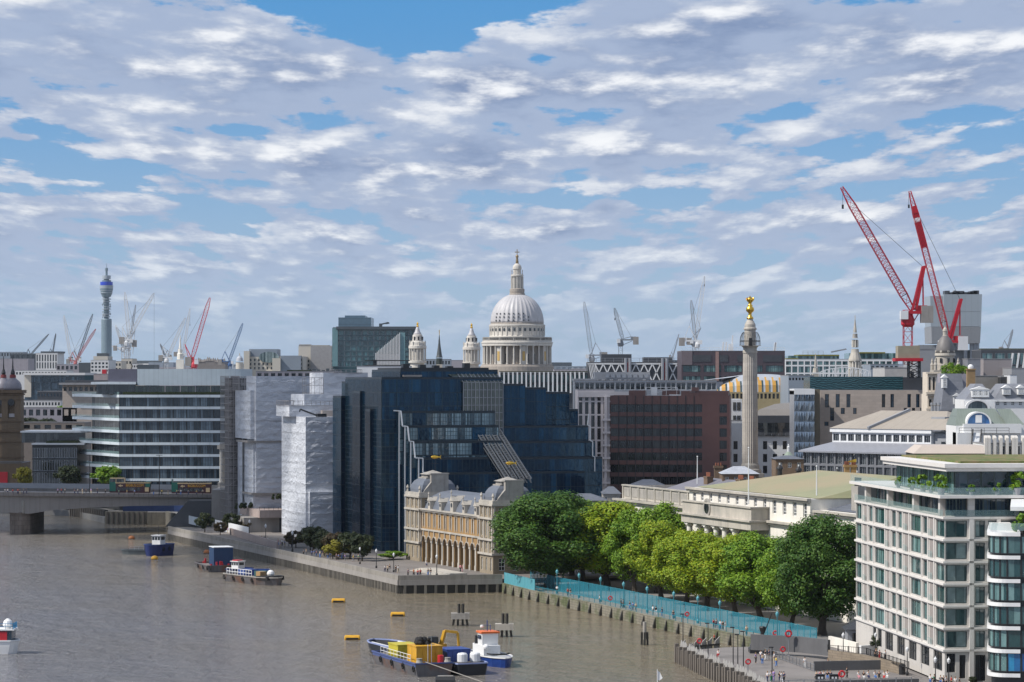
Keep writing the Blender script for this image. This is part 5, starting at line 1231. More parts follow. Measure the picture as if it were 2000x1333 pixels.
t, F, z = QB('faceted_block', 'narrow block clad in wavy silver blue metal facets right of the monument column', 1551,1591,764,850,14, MT['grey'], side=0)
rn = random.Random(5); fc = MB(); nx, nz = 8,14
for i in range(nx):
 for j in range(nz):
  x0, x1 = F.L * i / nx, F.L * (i + 1) / nx; z0_, z1_ = z(764) * j / nz, z(764) * (j + 1) / nz; q = rn.uniform(.15,.6); sx_ = x0 + (x1 - x0) * (.25 if (i + j) % 2 else .75); zm_ = (z0_ + z1_) / 2
  fc.add([(x0,-.05, z0_),(x1,-.05, z0_),(x1,-.05, z1_),(x0,-.05, z1_),(sx_, -.05 - q, zm_)], [(0,1,4),(1,2,4),(2,3,4),(3,0,4)])
fc.build('facet_cladding', mat('silver_blue_metal', (.30,.36,.42),.3,.75, var=.1), t)
boxp(t, 'top_band', F, z, MT['white'], (1551,1591,760,771,-.5,14)); boxp(t, 'side_strip', F, z, mat('olive_cladding', (.13,.11,.075),.6),(1591.5,1602,761,905,.5,14))

# striped vault
def vault():
 F = QF(1366,1590,1010); z = lambda py: F.z(py, 1400); t = thing('vaulted_offices', 'office building with a long curved roof striped in ochre and white behind the monument column', 'office building', F.loc(), F.ang)
 xa, xb = F.x(1397), F.x(1586); zb, zt_ = z(766), z(731) ; mats = [mat('ochre_panel', (.50,.27,.05),.5, var=.12, rnd=0), mat('pale_roof_panel', (.50,.52,.55),.35,.3), MT['glass_pale'], mat('olive_panel', (.25,.20,.08),.5)]
 m = MB(); nu, nv = 54,10; D = 24
 def P(u, v):     # u along, v from the front eave over the top
  k = (1 - abs(2 * u - 1) ** 2.6) ** .5 if u not in (0,1) else 0
  a = PI * v; return (xa + (xb - xa) * u, D / 2 - D / 2 * math.cos(a) * (.35 + .65 * k), zb + (zt_ - zb) * (math.sin(a) ** .8 if 0 < v < 1 else 0) * max(k, .0))
 for i in range(nu):
  for j in range(nv):
   u0, u1, v0, v1 = i / nu, (i + 1) / nu, j / nv, (j + 1) / nv
   s = i % 4; mi = 1 if j >= 2 else (0 if s in (0,1) else (2 if s == 2 and j == 1 or s == 2 else 1)) if j >= 0 else 3
   if j >= 2 and s in (0,) and j < 3: mi = 0
   m.mi(mi).quad(P(u0, v0), P(u1, v0), P(u1, v1), P(u0, v1))
 m.build('vaulted_roof', mats, t)
 w = MB(); hs = [(xa + (xb - xa) * (i + .2) / 24, xa + (xb - xa) * (i + .8) / 24, z(779), z(769)) for i in range(24)]; wall_holes(w, xa, xb, 0, zb, hs, .3); w.quad((xa, D, 0),(xa, 0,0),(xa, 0, zb),(xa, D, zb)).quad((xb, 0,0),(xb, D, 0),(xb, D, zb),(xb, 0, zb)); w.build('wall', mat('sandy_wall', (.36,.29,.16),.7), t); windows(t, hs, MT['glass_dark'], MT['dark'], 1,1,.1)
 r = MB(); x0 = F.x(1358); r.add([(x0,4, z(745)),(xa + 5,4, z(738)),(xa + 14,14, z(730)),(x0 + 8,18, z(741))], [(0,1,2,3)]).box(x0, xa + 3,5,20, z(765), z(746)); r.build('side_roof', MT['lead'], t)
vault()
t, F, z = QB('stone_offices', 'pale stone office building with square dark windows directly behind the monument column', 1427,1600,822,935,26, MT['white'], 9, [(862,878),(887,903),(910,925)], fx=.42, cat='office building')
boxp(t, 'upper_floors', F, z, MT['roof_dark'], (1480,1552,812,852,.0 - .6,12)); boxp(t, 'terrace_storey', F, z, MT['glass_dark'], (1478,1556,826,838,-.9,2),(1492,1528,838,851,-.9,2)); boxp(t, 'left_wing', F, z, MT['white'], (1427,1450,780,822,1,14)); boxp(t, 'wing_window', F, z, MT['glass_dark'], (1432,1438,786,802,.9,1.2),(1440,1447,786,802,.9,1.2),(1432,1438,812,826,.9,1.2),(1440,1447,812,826,.9,1.2))
m = MB(); xa, xb = F.x(1470), F.x(1600)
pf = [(2, z(813)),(5, z(800)),(11, z(790)),(18, z(787))]
for (y0, a),(y1, b) in zip(pf, pf[1:]): m.quad((xa + (y0 - 2) * .9, y0, a),(xb, y0, a),(xb, y1, b),(xa + (y1 - 2) * .9, y1, b))
m.box(xa, xb, 2,18, z(822), z(813) - .05); m.build('curved_roof', mat('brown_grey_roof', (.20,.185,.17),.6, var=.06), t)
m = MB(); railing(m, F.x(1480), F.x(1600),-.9, z(853)); m.build('railing', MT['steel'], t)

t, F, z = QB('framed_offices', 'pinkish white framed office building between the navy glass block and the brown block', 1128,1200,762,868,30, mat('pink_white_frame', (.56,.52,.52),.55, var=.05),6, [(770,783),(786,809),(812,834),(837,859),(862,884),(887,909),(912,934)], fx=.55, cat='office building')
boxp(t, 'projecting_frame', F, z, MATS['pink_white_frame'], (1180,1185,775,950,-2.2,0),(1128,1236,765,776,-.6,0), *[(1176,1196, y, y + 4,-2.4,-.1) for y in (818,843,868,893,917,941)])
t, F, z = QB('glass_roof_storey', 'long low grey glass storey with white joints above the brown block', 1122,1400,744,905,26, MT['steel'], 14, [(747,762)], MT['glass_dark'], MT['white'], .93,2)
boxp(t, 'plant_room', F, z, MT['grey'], (1163,1272,727,742,8,24),(1120,1165,740,744,2,20)); boxp(t, 'louvre', F, z, MT['steel'], *[(1184 + 11 * i, 1192 + 11 * i, 731,738,7.7,8) for i in range(8)])
t, F, z = QB('finned_offices', 'dark glass office building behind tall white vertical fins below the cathedral dome', 975,1148,728,1150,30, MT['roof_dark'], 19, [(731,748),(751,764)], MT['glass_teal'], MT['dark'], .95,2, cat='office building')
fm_ = None
for i in range(20):
 x = F.L * (i + .1) / 20
 if fm_ is None: fm_ = MB().box(-.3,.3,-1.2,-.05, z(763 if False else 768), z(727)).build('fin', MT['white'], t); o = fm_
 else: o = link('fin', fm_.data, t)
 o.location.x = x
o = MB().box(0, F.L, 2,20, z(728), z(725.5)).build('roof_planting', LEAF['far'], t)
t, F, z = QB('braced_offices', 'black office block with white diagonal bracing left of the plum coloured block', 1148,1334,708,1400,30, MT['roof_dark'], cat='office block')
m = MB(); zb, zt_ = z(746), z(711)
for i in range(11):
 x0, x1 = F.x(1162 + 16 * i), F.x(1178 + 16 * i); x1 = min(x1, F.L); m.bar((x0,-.3, zt_),(x1,-.3, zb),.55); m.bar((x0,-.3, zb),(x1,-.3, zt_),.55)
for i in range(5): m.bar((F.x(1150 + 3 * i),-.3, zt_),(F.x(1156 + 3 * i),-.3, zb),.4)
m.box(0, F.L, -.5,-.1, zt_ - .3, zt_ + .3).build('bracing', MT['white'], t)
boxp(t, 'roof_block', F, z, MT['roof_dark'], (1175,1234,692,708,3,20)); boxp(t, 'roof_block', F, z, MT['roof_dark'], (1258,1314,698,708,3,20))
for a in (1222,1230,1294,1302): o = MB().lathe([(.75, z(746)),(.75, z(700))], 10,(F.x(a),-1.5)).build('pipe', MT['steel'], t)
boxp(t, 'lift_shaft', F, z, MT['red'], (1224,1228.5,708,746,-1.1,-.2),(1296,1300.5,708,746,-1.1,-.2)); m = MB(); railing(m, 0, F.L, 1, z(708),2,4,.15); m.build('railing', MT['steel'], t)
t, F, z = QB('plum_offices', 'plum brown flat topped office block behind the monument column', 1331,1533,686,1320,34, MT['purple'], 5, [(714,727),(735,744)], MT['glass_teal'], MT['dark'], .85,8, cat='office block')
[boxp(t, 'louvre_panel', F, z, MT['roof_dark'], (a, b, 694,707,-.2,0)) for a, b in ((1353,1389),(1405,1422),(1440,1470),(1490,1528))]; boxp(t, 'corner_panel', F, z, mat('grey_plum', (.16,.13,.14),.4),(1331,1352,686,713,-.3,0)); boxp(t, 'pink_strip', F, z, mat('pink_strip', (.30,.19,.17),.4),(1397.5,1404,687,744,-.3,0))
m = MB(); railing(m, 0, F.L, 1, z(686),1.6,4,.13); [m.bar((F.x(a),3, z(686)),(F.x(a + 2),3, z(b)),.7) for a, b in ((1430,655),(1412,668),(1418,668),(1513,669),(1515,669))]; m.box(F.x(1424), F.x(1433),2,4, z(686), z(672)); m.build('roof_mast', MT['white'], t)

# grey flared tower far right
def flared():
 F = QF(1822,1916,1550); z = lambda py: F.z(py, 1822); x = F.x; t = thing('flared_tower', 'tall grey blank tower with a wider glassy top on short columns, behind the red cranes', 'tower', F.loc(), F.ang)
 g1 = mat('tower_glass_panel', (.34,.38,.41),.3,.2, var=.05, scale=.05, wave=('X', 3.4,.12)); g2 = mat('tower_grey_panel', (.24,.25,.265),.5, var=.05, wave=('X', 5,.1))
 m = MB()
 def slab(a, b, c, d, pt, pb, y0=0, y1=26): m.add([(x(c), y0, z(pb)),(x(d), y0, z(pb)),(x(d), y1, z(pb)),(x(c), y1, z(pb)),(x(a), y0, z(pt)),(x(b), y0, z(pt)),(x(b), y1, z(pt)),(x(a), y1, z(pt))], [(3,2,1,0),(4,5,6,7),(0,1,5,4),(1,2,6,5),(2,3,7,6),(3,0,4,7)])
 slab(1843,1918,1843,1917,575,609); slab(1843,1917,1843,1916,609.4,638); slab(1819,1842.6,1820,1842.6,578,638,4,26); m.build('glass_top', g1, t)
 m = MB(); slab(1819,1916,1820,1914,638.5,671); slab(1845,1881,1845,1881,671,684,3,20); m.build('shaft', g2, t)
 m = MB(); [m.lathe([(1.1, z(705)),(1.1, z(671))], 10,(x(a),4)) for a in (1888,1900,1906,1911)]; m.build('column', MT['steel'], t)
 slab2 = MB().box(x(1795), x(1845),2,24, z(735), z(674)).box(x(1845), x(1925),6,24, z(735), z(684)); slab2.build('base', g2, t)
 m = MB(); rn = random.Random(1); [m.box(x(a), x(a) + rn.uniform(2,6),4,12, z(575), z(575) + rn.uniform(.6,2.2)) for a in range(1848,1905,7)]; m.tube([(x(1862),5, z(572)),(x(1866),5, z(568)),(x(1872),5, z(569))], .3,5); m.build('roof_plant', MT['roof_dark'], t)
flared()
t, F, z = QB('terraced_offices', 'long white and glass office building with planted roof terraces beyond the ochre vault', 1534,1755,702,1750,40, MT['white'], 18, [(706,713),(716,728),(731,740)], MT['glass_teal'], MT['dark'], .8,2, cat='office building')
boxp(t, 'set_back_storey', F, z, MT['glass_teal'], (1540,1640,695,701,3,30),(1660,1755,690,701,3,30)); boxp(t, 'roof_planting', F, z, LEAF['yel'], (1560,1640,693,695.4,2,30),(1680,1730,688,690.4,2,30),(1536,1560,700,702,1,20))
m = MB(); railing(m, F.x(1570), F.x(1610),6, z(693),2.2,3,.2); m.bar((F.x(1625),5, z(688)),(F.x(1655),5, z(682)),.9); m.build('roof_plant', MT['steel'], t)
t, F, z = QB('dark_terrace_offices', 'dark roofed glass building with a hedge along its roof at the far right skyline', 1916,2040,684,1500,30, MT['roof_dark'], 5, [(690,712),(716,745)], MT['glass_teal'], MT['steel'], .8,3)
boxp(t, 'roof_hedge', F, z, LEAF['far'], (1916,2040,681,684,0,8)); m = MB(); [m.bar((F.x(1970 + 12 * i),-.4, z(745)),(F.x(1978 + 12 * i),-.4, z(690)),.9) for i in range(4)]; m.build('bracing', MT['white'], t)

# ---- churches and spires
def spire(name, label, px, Y, spec, m1, ybase=760, n=8, cat='church spire', extra=None):
 """spec: (half width px, row, part) outline from the top down"""
 k = Y / FP; t = thing(name, label, cat, (PX(px, Y), Y, 2.0)); zz = lambda py: PZ(py, Y) - 2
 parts = {}
 for hw, py, part in spec: parts.setdefault(part, []).append((max(hw * k, .05), zz(py)))
 for p, pr in parts.items():
  pr = sorted(pr, key=lambda q: q[1]); sq = p in ('tower', 'base')
  m = MB().lathe([(r * (1.3 if sq else 1.0), z) for r, z in pr], 4 if sq else n, a0=PI / 4 if sq else 0)
  m.build(p, m1.get(p, MT['stone']), t)
 return t, k, zz
t, k, zz = spire('church_spire', 'tall white tiered church spire with round colonnade, between the column and the red cranes', 1670,1550,
 [(.4,616, 'vane'),(.4,624, 'vane'),(.8,624, 'needle'),(3.6,650, 'needle'),(4.6,652, 'lantern'),(5,660, 'lantern'),(6.8,661, 'lantern'),(6.5,664, 'belfry'),(5.2,665, 'belfry'),(5.2,678, 'belfry'),(6.4,679, 'belfry'),(7,682, 'tier'),(8,689, 'tier'),(11,697, 'tier'),(13,703, 'tier'),(13.2,706, 'tier'),(10,707, 'drum'),(10,722, 'drum'),(13,723, 'base'),(13,760, 'base')], {'needle': MT['stone'], 'vane': MT['gold'], 'belfry': MT['stone_dark'], 'lantern': MT['stone_dark']}, n=12)
for i in range(12): a = 2 * PI * i / 12; o = MB().lathe([(.8 * k, zz(722)),(.75 * k, zz(707))], 6,(12 * k * math.cos(a),12 * k * math.sin(a))).build('column', MT['stone_light'], t)
for i in range(8): a = 2 * PI * i / 8; o = MB().lathe([(.7 * k, zz(678)),(.6 * k, zz(665))], 5,(6.2 * k * math.cos(a),6.2 * k * math.sin(a))).build('column', MT['stone_light'], t)
t, k, zz = spire('church_spire', 'small slim white church spire left of the taller tiered one', 1593,1450, [(.4,691, 'finial'),(.6,694, 'finial'),(1,694, 'needle'),(3.2,718, 'needle'),(4.5,719, 'tier'),(6,728, 'tier'),(7,730, 'tower'),(7,765, 'tower')], {'finial': MT['gold']}, n=8)
t, k, zz = spire('church_spire', 'thin dark lead church spire with a gold cockerel vane between the two cathedral towers', 858,1560, [(.8,645, 'vane'),(.5,655, 'vane'),(.6,655, 'needle'),(2.6,676, 'needle'),(5.2,694, 'needle'),(6.6,699, 'needle'),(6.2,700, 'lantern'),(6.0,712, 'lantern'),(6.5,712, 'tower'),(6.5,760, 'tower')], {'vane': MT['gold'], 'needle': mat('dark_lead', (.07,.08,.085),.5), 'lantern': mat('dark_bronze', (.03,.04,.035),.5)}, n=8)
# white ribbed glasshouse roof
F = QF(1603,1700,1200); z = lambda py: F.z(py, 1603); t = thing('glasshouse', 'white ribbed barrel glasshouse roof in front of the tiered spire', 'glasshouse', F.loc(),0); m = MB()
for i in range(12):
 x = F.L * i / 11; s = math.sin(PI * min(max((i + 1.5) / 14,0),1)) ** .6
 for y in (0,6): m.bar((x, y, z(748)),(x, y, z(735) + (z(718) - z(735)) * s),.3)
 m.bar((x, 0, z(735) + (z(718) - z(735)) * s),(min(x + F.L / 11, F.L),0, z(735) + (z(718) - z(735)) * math.sin(PI * min((i + 2.5) / 14,1)) ** .6),.35)
 m.bar((x, 0, z(748)),(min(x + F.L / 11, F.L),0, z(722)),.22)
m.build('rib_frame', MT['white'], t); MB().box(-3, F.L + 3,-1,20,0, z(738)).build('base', MT['roof_dark'], t)

def dome_church():
 Y = 810; k = Y / FP; t = thing('domed_office', 'cream baroque building with a grey dome and a tall ornate corner turret at the right', 'domed building', (PX(1846, Y), Y, 2.0)); zz = lambda py: PZ(py, Y) - 2
 MB().lathe([(r * k, zz(y)) for r, y in ((19,690),(18.5,684),(17.5,678),(15,670),(10.5,662),(6,657),(5,656))], 28).build('dome', mat('brown_lead', (.16,.15,.145),.55, var=.15), t, smooth=True)
 MB().lathe([(r * k, zz(y)) for r, y in ((5.2,656),(4.6,655),(4.6,648),(5.4,647),(4.2,643),(1.5,640),(.5,636))], 12).build('lantern', MT['stone'], t)
 MB().lathe([(r * k, zz(y)) for r, y in ((20,725),(20,712),(18,711),(18,696),(20.5,695),(20,690),(19,690))], 28).build('drum', MT['stone'], t)
 for i in range(8):
  a = 2 * PI * i / 8 + .2; o = MB().box(-2.0 * k, 2.0 * k, -.3,.3,0,9 * k).build('window', MT['glass_dark'], t); o.location = (18 * k * math.cos(a),18 * k * math.sin(a), zz(709)); o.rotation_euler = (0,0, a + PI / 2)
  o = MB().lathe([(2.4 * k, -.4),(2.4 * k, .4)], 12).build('dormer', MT['stone'], t); o.location = (17 * k * math.cos(a),17 * k * math.sin(a), zz(687)); o.rotation_euler = (PI / 2,0, a + PI / 2)
 for sx_ in (-1,1):
  for sy_ in (-1,1): MB().lathe([(r * k, zz(y)) for r, y in ((3.4,735),(3.4,714),(4,713),(2,708),(2.4,706),(.3,699))], 8,(22 * k * sx_, 22 * k * sy_)).build('pinnacle', MT['stone'], t)
 MB().box(-24 * k, 24 * k, -24 * k, 24 * k, 0, zz(725)).box(-26 * k, 26 * k, -26 * k, 26 * k, zz(728), zz(725) + .2).build('wall', MT['stone'], t)
 F = QF(1812,1858,790); z = lambda py: F.z(py, 1812); L = F.L; o_ = Vector((F.a.x - PX(1846, Y), F.a.y - Y, 0)); lv = [(727,768),(770,800),(803,830),(833,862),(865,905)]
 m = MB(); hs = []
 for i, (a, b) in enumerate(lv):
  n = (3,4,6,5,5)[i]; x0 = 0 if i else 0; x1 = L * ((.52,.85,1,1,1)[i]); hs += [(x0 + (x1 - x0) * (j + .25) / n, x0 + (x1 - x0) * (j + .75) / n, z(b) + .8, z(a) - 1.4) for j in range(n)]
 wall_holes(m, 0, L * .55, z(770), z(727), hs[:3], .3); wall_holes(m, 0, L, z(940), z(770), hs[3:], .3); m.box(0, L, .4,12, z(940), z(770)).box(0, L * .55,.4,10, z(770), z(727))
 for i, (a, b) in enumerate(lv): m.box(-.5,(L if i else L * .55) + .5,-.8,.1, z(b) - .3, z(b) + .3).box(-.5,(L if i else L * .55) + .5,-.6,.1, z(a) - .5, z(a) - .1)
 for i in range(9): m.lathe([(.35, z(803)),(.3, z(798))], 6,(L * i / 8,-.5)).lathe([(.35, z(770)),(.3, z(765))], 6,(L * i / 8,-.5))
 o = m.build('turret', mat('cream_stone', (.66,.58,.48),.7, var=.08, scale=.6, stains=.2), t); o.location = o_; windows(o, hs, MT['glass_dark'], MT['dark'], 1,1,.1)
dome_church()
MS = mat('blue_slate', (.22,.23,.26),.5, var=.1, scale=.6, brick=(.9,.5,.85))
def mansard(name, label, px0, px1, pt, pe, Y, D, rows, cols, wm=None, lean=2.5, dorm=None, dY=0, dm=None, cat='building'):
 F = QF(px0, px1, Y, 2, dY); z = lambda py: F.z(py, px0); L = F.L; t = thing(name, label, cat, F.loc(), F.ang); ze, zt_ = z(pe), z(pt)
 hs = [(L * (i + .28) / cols, L * (i + .72) / cols, z(b), z(a)) for a, b in rows for i in range(cols)]
 m = MB(); wall_holes(m, 0, L, 0, ze, hs, .3); m.quad((0, D, 0),(0,0,0),(0,0, ze),(0, D, ze)).quad((L, 0,0),(L, D, 0),(L, D, ze),(L, 0, ze)).box(-.3, L + .3,-.5,-.02, ze - .5, ze); m.build('wall', wm or MT['stone_light'], t)
 if hs: windows(t, hs, MT['glass_dark'], MT['white_paint'], 2,2,.1)
 l = lean; MB().add([(0,0, ze),(L, 0, ze),(L, D, ze),(0, D, ze),(l, l, zt_),(L - l, l, zt_),(L - l, D - l, zt_),(l, D - l, zt_)], [(0,1,5,4),(1,2,6,5),(2,3,7,6),(3,0,4,7),(4,5,6,7)]).build('mansard_roof', MS, t)
 for a, b, c, d in dorm or []:
  x0, x1 = F.x(a), F.x(b); o = MB().box(x0, x1,-.1,2.6, z(d), z(c)).add([(x0 - .3,-.3, z(c)),(x1 + .3,-.3, z(c)),((x0 + x1) / 2,-.3, z(c) + .8),(x0 - .3,2.8, z(c)),(x1 + .3,2.8, z(c)),((x0 + x1) / 2,2.8, z(c) + .8)], [(0,1,2),(0,2,5,3),(1,4,5,2)]).build('dormer', dm or MT['white_paint'], t)
  n = max(1, round((x1 - x0) / 1.7)); windows(o, [(x0 + (x1 - x0) * (i + .08) / n, x0 + (x1 - x0) * (i + .92) / n, z(d) + .4, z(c) - .3) for i in range(n)], MT['glass_dark'], MT['white_paint'], 3,3,.12, y=-.12)
 return t, F, z
mansard('slate_mansion', 'slate roofed building with white dormers below the grey dome, left of the brick chimney', 1838,1888,730,800,770,16, [(806,822),(830,846)], 3, MS, 1.2, [(1841,1850,738,758),(1862,1876,774,790)])
mansard('white_mansion', 'white fronted mansard building with a three light dormer over an arched gable, upper right', 1886,1945,750,781,742,18, [], 1, MT['white_paint'], 3.0, [(1898,1932,761,776)])
mansard('white_terrace', 'white building with a long slate mansard and barred dormers at the right edge', 1941,2060,750,781,746,18, [(785,792)], 8, MT['white_paint'], 3.0, [(1959,1974,758,771),(1988,2000,758,771)])
F = QF(1884,1945,738); z = lambda py: F.z(py, 1884); t = thing('arched_gable', 'white arched gable end with a half round window below the three light dormer', 'gable', F.loc(),0); m = MB(); L = F.L
for i in range(12):
 a, b = PI * i / 12, PI * (i + 1) / 12; c = L * .42; P = lambda q, r: (c - r * math.cos(q),0, z(798) + r * .75 * math.sin(q)); m.add([P(a, L * .32), P(b, L * .32), P(b, L * .4), P(a, L * .4)], [(0,1,2,3)]); m.add([(x, 1.2, zz_) for x, _, zz_ in (P(a, L * .4), P(b, L * .4), P(b, L * .32), P(a, L * .32))], [(0,1,2,3)]); m.quad(P(a, L * .4), P(b, L * .4),(P(b, L * .4)[0], 1.2, P(b, L * .4)[2]),(P(a, L * .4)[0], 1.2, P(a, L * .4)[2]))
m.box(0, L, 1.3,3, z(830), z(783)).build('gable_wall', MT['white_paint'], t); MB().lathe([(L * .31,0),(L * .31,.1)], 24, sy=.75).build('arched_window', MT['glass_pale'], t).matrix_local = Matrix.Translation((L * .42,1.25, z(798))) @ Matrix.Rotation(PI / 2,4, 'X')
# blank grey blocks on the skyline at the right
for a, b, pt, Y, D, wm, lb in ((1890,1915,702,800,14, MS, 'dark slate slab left of the blank beige plant block'),(1921,1976,702,815,16, mat('mauve_panel', (.30,.27,.27),.6, var=.05, scale=.1, wave=('X', 4,.06)), 'blank mauve grey plant block on the right skyline'),(1976,2050,720,800,16, MT['grey'], 'grey blank block at the right edge above the slate mansard'),(1905,1962,735,790,12, mat('stone_grey', (.25,.235,.215),.7), 'low grey parapet block above the barred dormers'),(1955,1975,737,785,12, MT['dark'], 'small dark panel block between grey parapets'),(1973,1986,733,780,12, MT['white'], 'narrow white lift tower between grey blocks')):
 t, F, z = QB('roof_block', lb, a, b, pt, Y, D, wm, cat='rooftop block')
t = thing('brick_chimney', 'tall brown brick chimney stack with a white pot on top at the right', 'chimney', (PX(1896,755),755,2)); zz = lambda py: PZ(py, 755) - 2
MB().box(-1.05,1.05,-.8,.8,0, zz(721)).box(-1.2,1.2,-.95,.95, zz(723), zz(720.5)).build('stack', mat('yellow_brown_brick', (.27,.18,.09),.85, var=.2), t); MB().lathe([(.7, zz(720.5)),(.75, zz(716)),(.5, zz(713)),(.2, zz(712))], 10).build('pot', MT['white_paint'], t)
# green-grey roof with the half-round window, white parapets
def green_roof_house():
 F = QF(1866,1992,650); z = lambda py: F.z(py, 1866); L = F.L; t = thing('arch_window_house', 'white building with ribbed grey green roof and a big blue half round window, right', 'building', F.loc(),0)
 gr = mat('green_grey_metal', (.20,.235,.205),.5,.1, var=.06, wave=('X', .6,.25)); x = F.x
 MB().add([(0,0, z(832)),(x(1970),0, z(832)),(x(1950),5, z(799)),(x(1876),5, z(799)),(0,14, z(832)),(x(1876),11, z(799)),(x(1950),11, z(799)),(x(1970),14, z(832))], [(0,1,2,3),(4,0,3,5),(1,7,6,2),(3,2,6,5)]).add([(x(1950),3, z(799)),(x(1978),3, z(799)),(x(2000),-1, z(830)),(x(1966),-.5, z(830))], [(3,2,1,0)]).build('roof', gr, t)
 m = MB(); c = x(1911); r = x(1911) - x(1889)
 for i in range(16):
  a, b = PI * i / 16, PI * (i + 1) / 16
  for R0, R1, y in ((r, r * 1.12,-.6),): P = lambda q, rr, yy: (c - rr * math.cos(q), yy, z(828) + rr * .95 * math.sin(q)); m.quad(P(a, R0, y), P(b, R0, y), P(b, R1, y), P(a, R1, y)).quad(P(a, R1, y), P(b, R1, y), P(b, R1,4), P(a, R1,4)).quad(P(b, R0, y), P(a, R0, y), P(a, R0,2), P(b, R0,2))
 m.box(c - .7, c + .7,-.5,-.2, z(826), z(811)); m.build('arch_frame', MT['white_paint'], t)
 g = MB().lathe([(r, 0),(r, .1)], 32, sy=.95).build('arch_window', glass('arch_blue_glass', (.03,.12,.32),(.10,.25,.5),.6), t); g.matrix_local = Matrix.Translation((c, -.1, z(828))) @ Matrix.Rotation(PI / 2,4, 'X')
 MB().box(x(1879), x(1992),-2,-1, z(846), z(828)).box(x(1866), x(1895),-3,4, z(880), z(845)).box(0, L, -1,14,0, z(832)).build('wall', MT['white_paint'], t)
 m = MB(); railing(m, x(1868), x(1965),-4, z(846),1.2,2.4,.09); [m.bar((x(a),-4.5, z(870)),(x(a + 5),-3, z(838)),.3) for a in (1891,1908)]; m.bar((x(1891),-4.5, z(868)),(x(1908),-4.5, z(868)),.3); m.build('roof_steelwork', MT['dark'], t)
 MB().add([(x(1893),-4.2, z(865)),(x(1906),-4.2, z(865)),(x(1911),-3, z(845)),(x(1898),-3, z(845))], [(0,1,2,3)]).build('tilted_panel', MT['white'], t)
green_roof_house()
t, F, z = QB('finned_stone_block', 'bright stone building with tall curved white fins beside the planted roof', 1922,2040,868,575,14, MT['white_paint'], 8, [(872,896),(900,915)], MT['glass_dark'], MT['dark'], .45,1)
fo = None
for i, px in enumerate((1925,1931,1942,1954,1966,1978,1984,1998)):
 if fo is None:
  m = MB(); w = .28; prof = [(-.9, z(925)),(-.9, z(856)),(-.7, z(853)),(.6, z(851)),(.6, z(925))]; m.add([(-w, a, b) for a, b in prof] + [(w, a, b) for a, b in prof], [tuple(range(5)), tuple(range(9,4,-1))] + [(i_, 5 + i_, 5 + (i_ + 1) % 5,(i_ + 1) % 5) for i_ in range(5)]); fo = m.build('fin', mat('cream_fin', (.70,.66,.6),.6), t); o = fo
 else: o = link('fin', fo.data, t)
 o.location.x = F.x(px)
t, F, z = QB('glass_pavilion', 'low teal glazed storey with a slanting beige fascia above the planted roof', 1786,1923,886,565,12, MT['dark'], 5, [(887,903)], MT['glass_teal'], GF, .96,4)
MB().add([(-.3,-.6, z(886)),(F.L, -.6, z(886)),(F.L, 1.2, z(871)),(1.6,1.2, z(871)),(-.3,12, z(886)),(1.6,12, z(871))], [(0,1,2,3),(4,0,3,5),(3,2,2 + 0,5)][:2]).box(1.6, F.L, 1.2,12, z(872), z(871)).build('fascia', mat('beige_fascia', (.50,.43,.37),.6, var=.04), t)
# small things behind the customs hall: brick houses, chimneys, cowls
for px, pw, pt, pb, Y, wm, lb in ((1403,8,910,950,660, MT['brick'], 'square brown brick chimney right of the brown block'),(1654,5,908,940,600, MT['tan'], 'left of the twin tan brick chimneys behind the green copper roof'),(1667,5,908,940,600, MT['tan'], 'right of the twin tan brick chimneys behind the green copper roof')):
 t = thing('brick_chimney', lb, 'chimney', (PX(px, Y), Y, 2)); k = Y / FP; zz = lambda py: PZ(py, Y) - 2
 MB().box(-pw * k, pw * k, -.7,.7,0, zz(pt)).box(-pw * k - .15, pw * k + .15,-.85,.85, zz(pt) - .5, zz(pt)).build('stack', wm, t)
 m = MB(); [m.lathe([(.18, zz(pt)),(.14, zz(pt) + .7)], 6,((i - 1) * pw * k * .6,0)) for i in range(3)]; m.build('pot', MATS['terracotta'], t)
for px, pb, pt, lb in ((1523,925,911, 'leftmost'),(1560,928,914, 'second'),(1635,933,919, 'third'),(1674,940,922, 'rightmost')):
 Y = 615; t = thing('roof_cowl', lb + ' of the four black conical ventilators behind the green copper roof', 'ventilator', (PX(px, Y), Y, PZ(pb + 12, Y)), group='black ventilators behind the copper roof'); MB().lathe([(.5,0),(.5,2.2),(.75,2.2),(.7,2.5),(.15,3.1)], 10).build('cowl', MT['black'], t); MB().lathe([(.12,3.1),(.12,3.5)], 6).build('cap', MT['white'], t)
t = thing('weathervane', 'gilded weathervane above the twin brick chimneys', 'weathervane', (PX(1664,598),598, PZ(908,598))); MB().lathe([(.05,0),(.04,1.6)], 6).build('pole', MT['black'], t); MB().add([(-.9,0,.7),(-.1,0,.95),(.9,0,.55),(.2,0,.5),(.9,.12,1.2),(-.5,.1,.5)], [(0,1,2,3),(1,4,2),(0,3,5)]).build('arrow', MT['gold'], t)
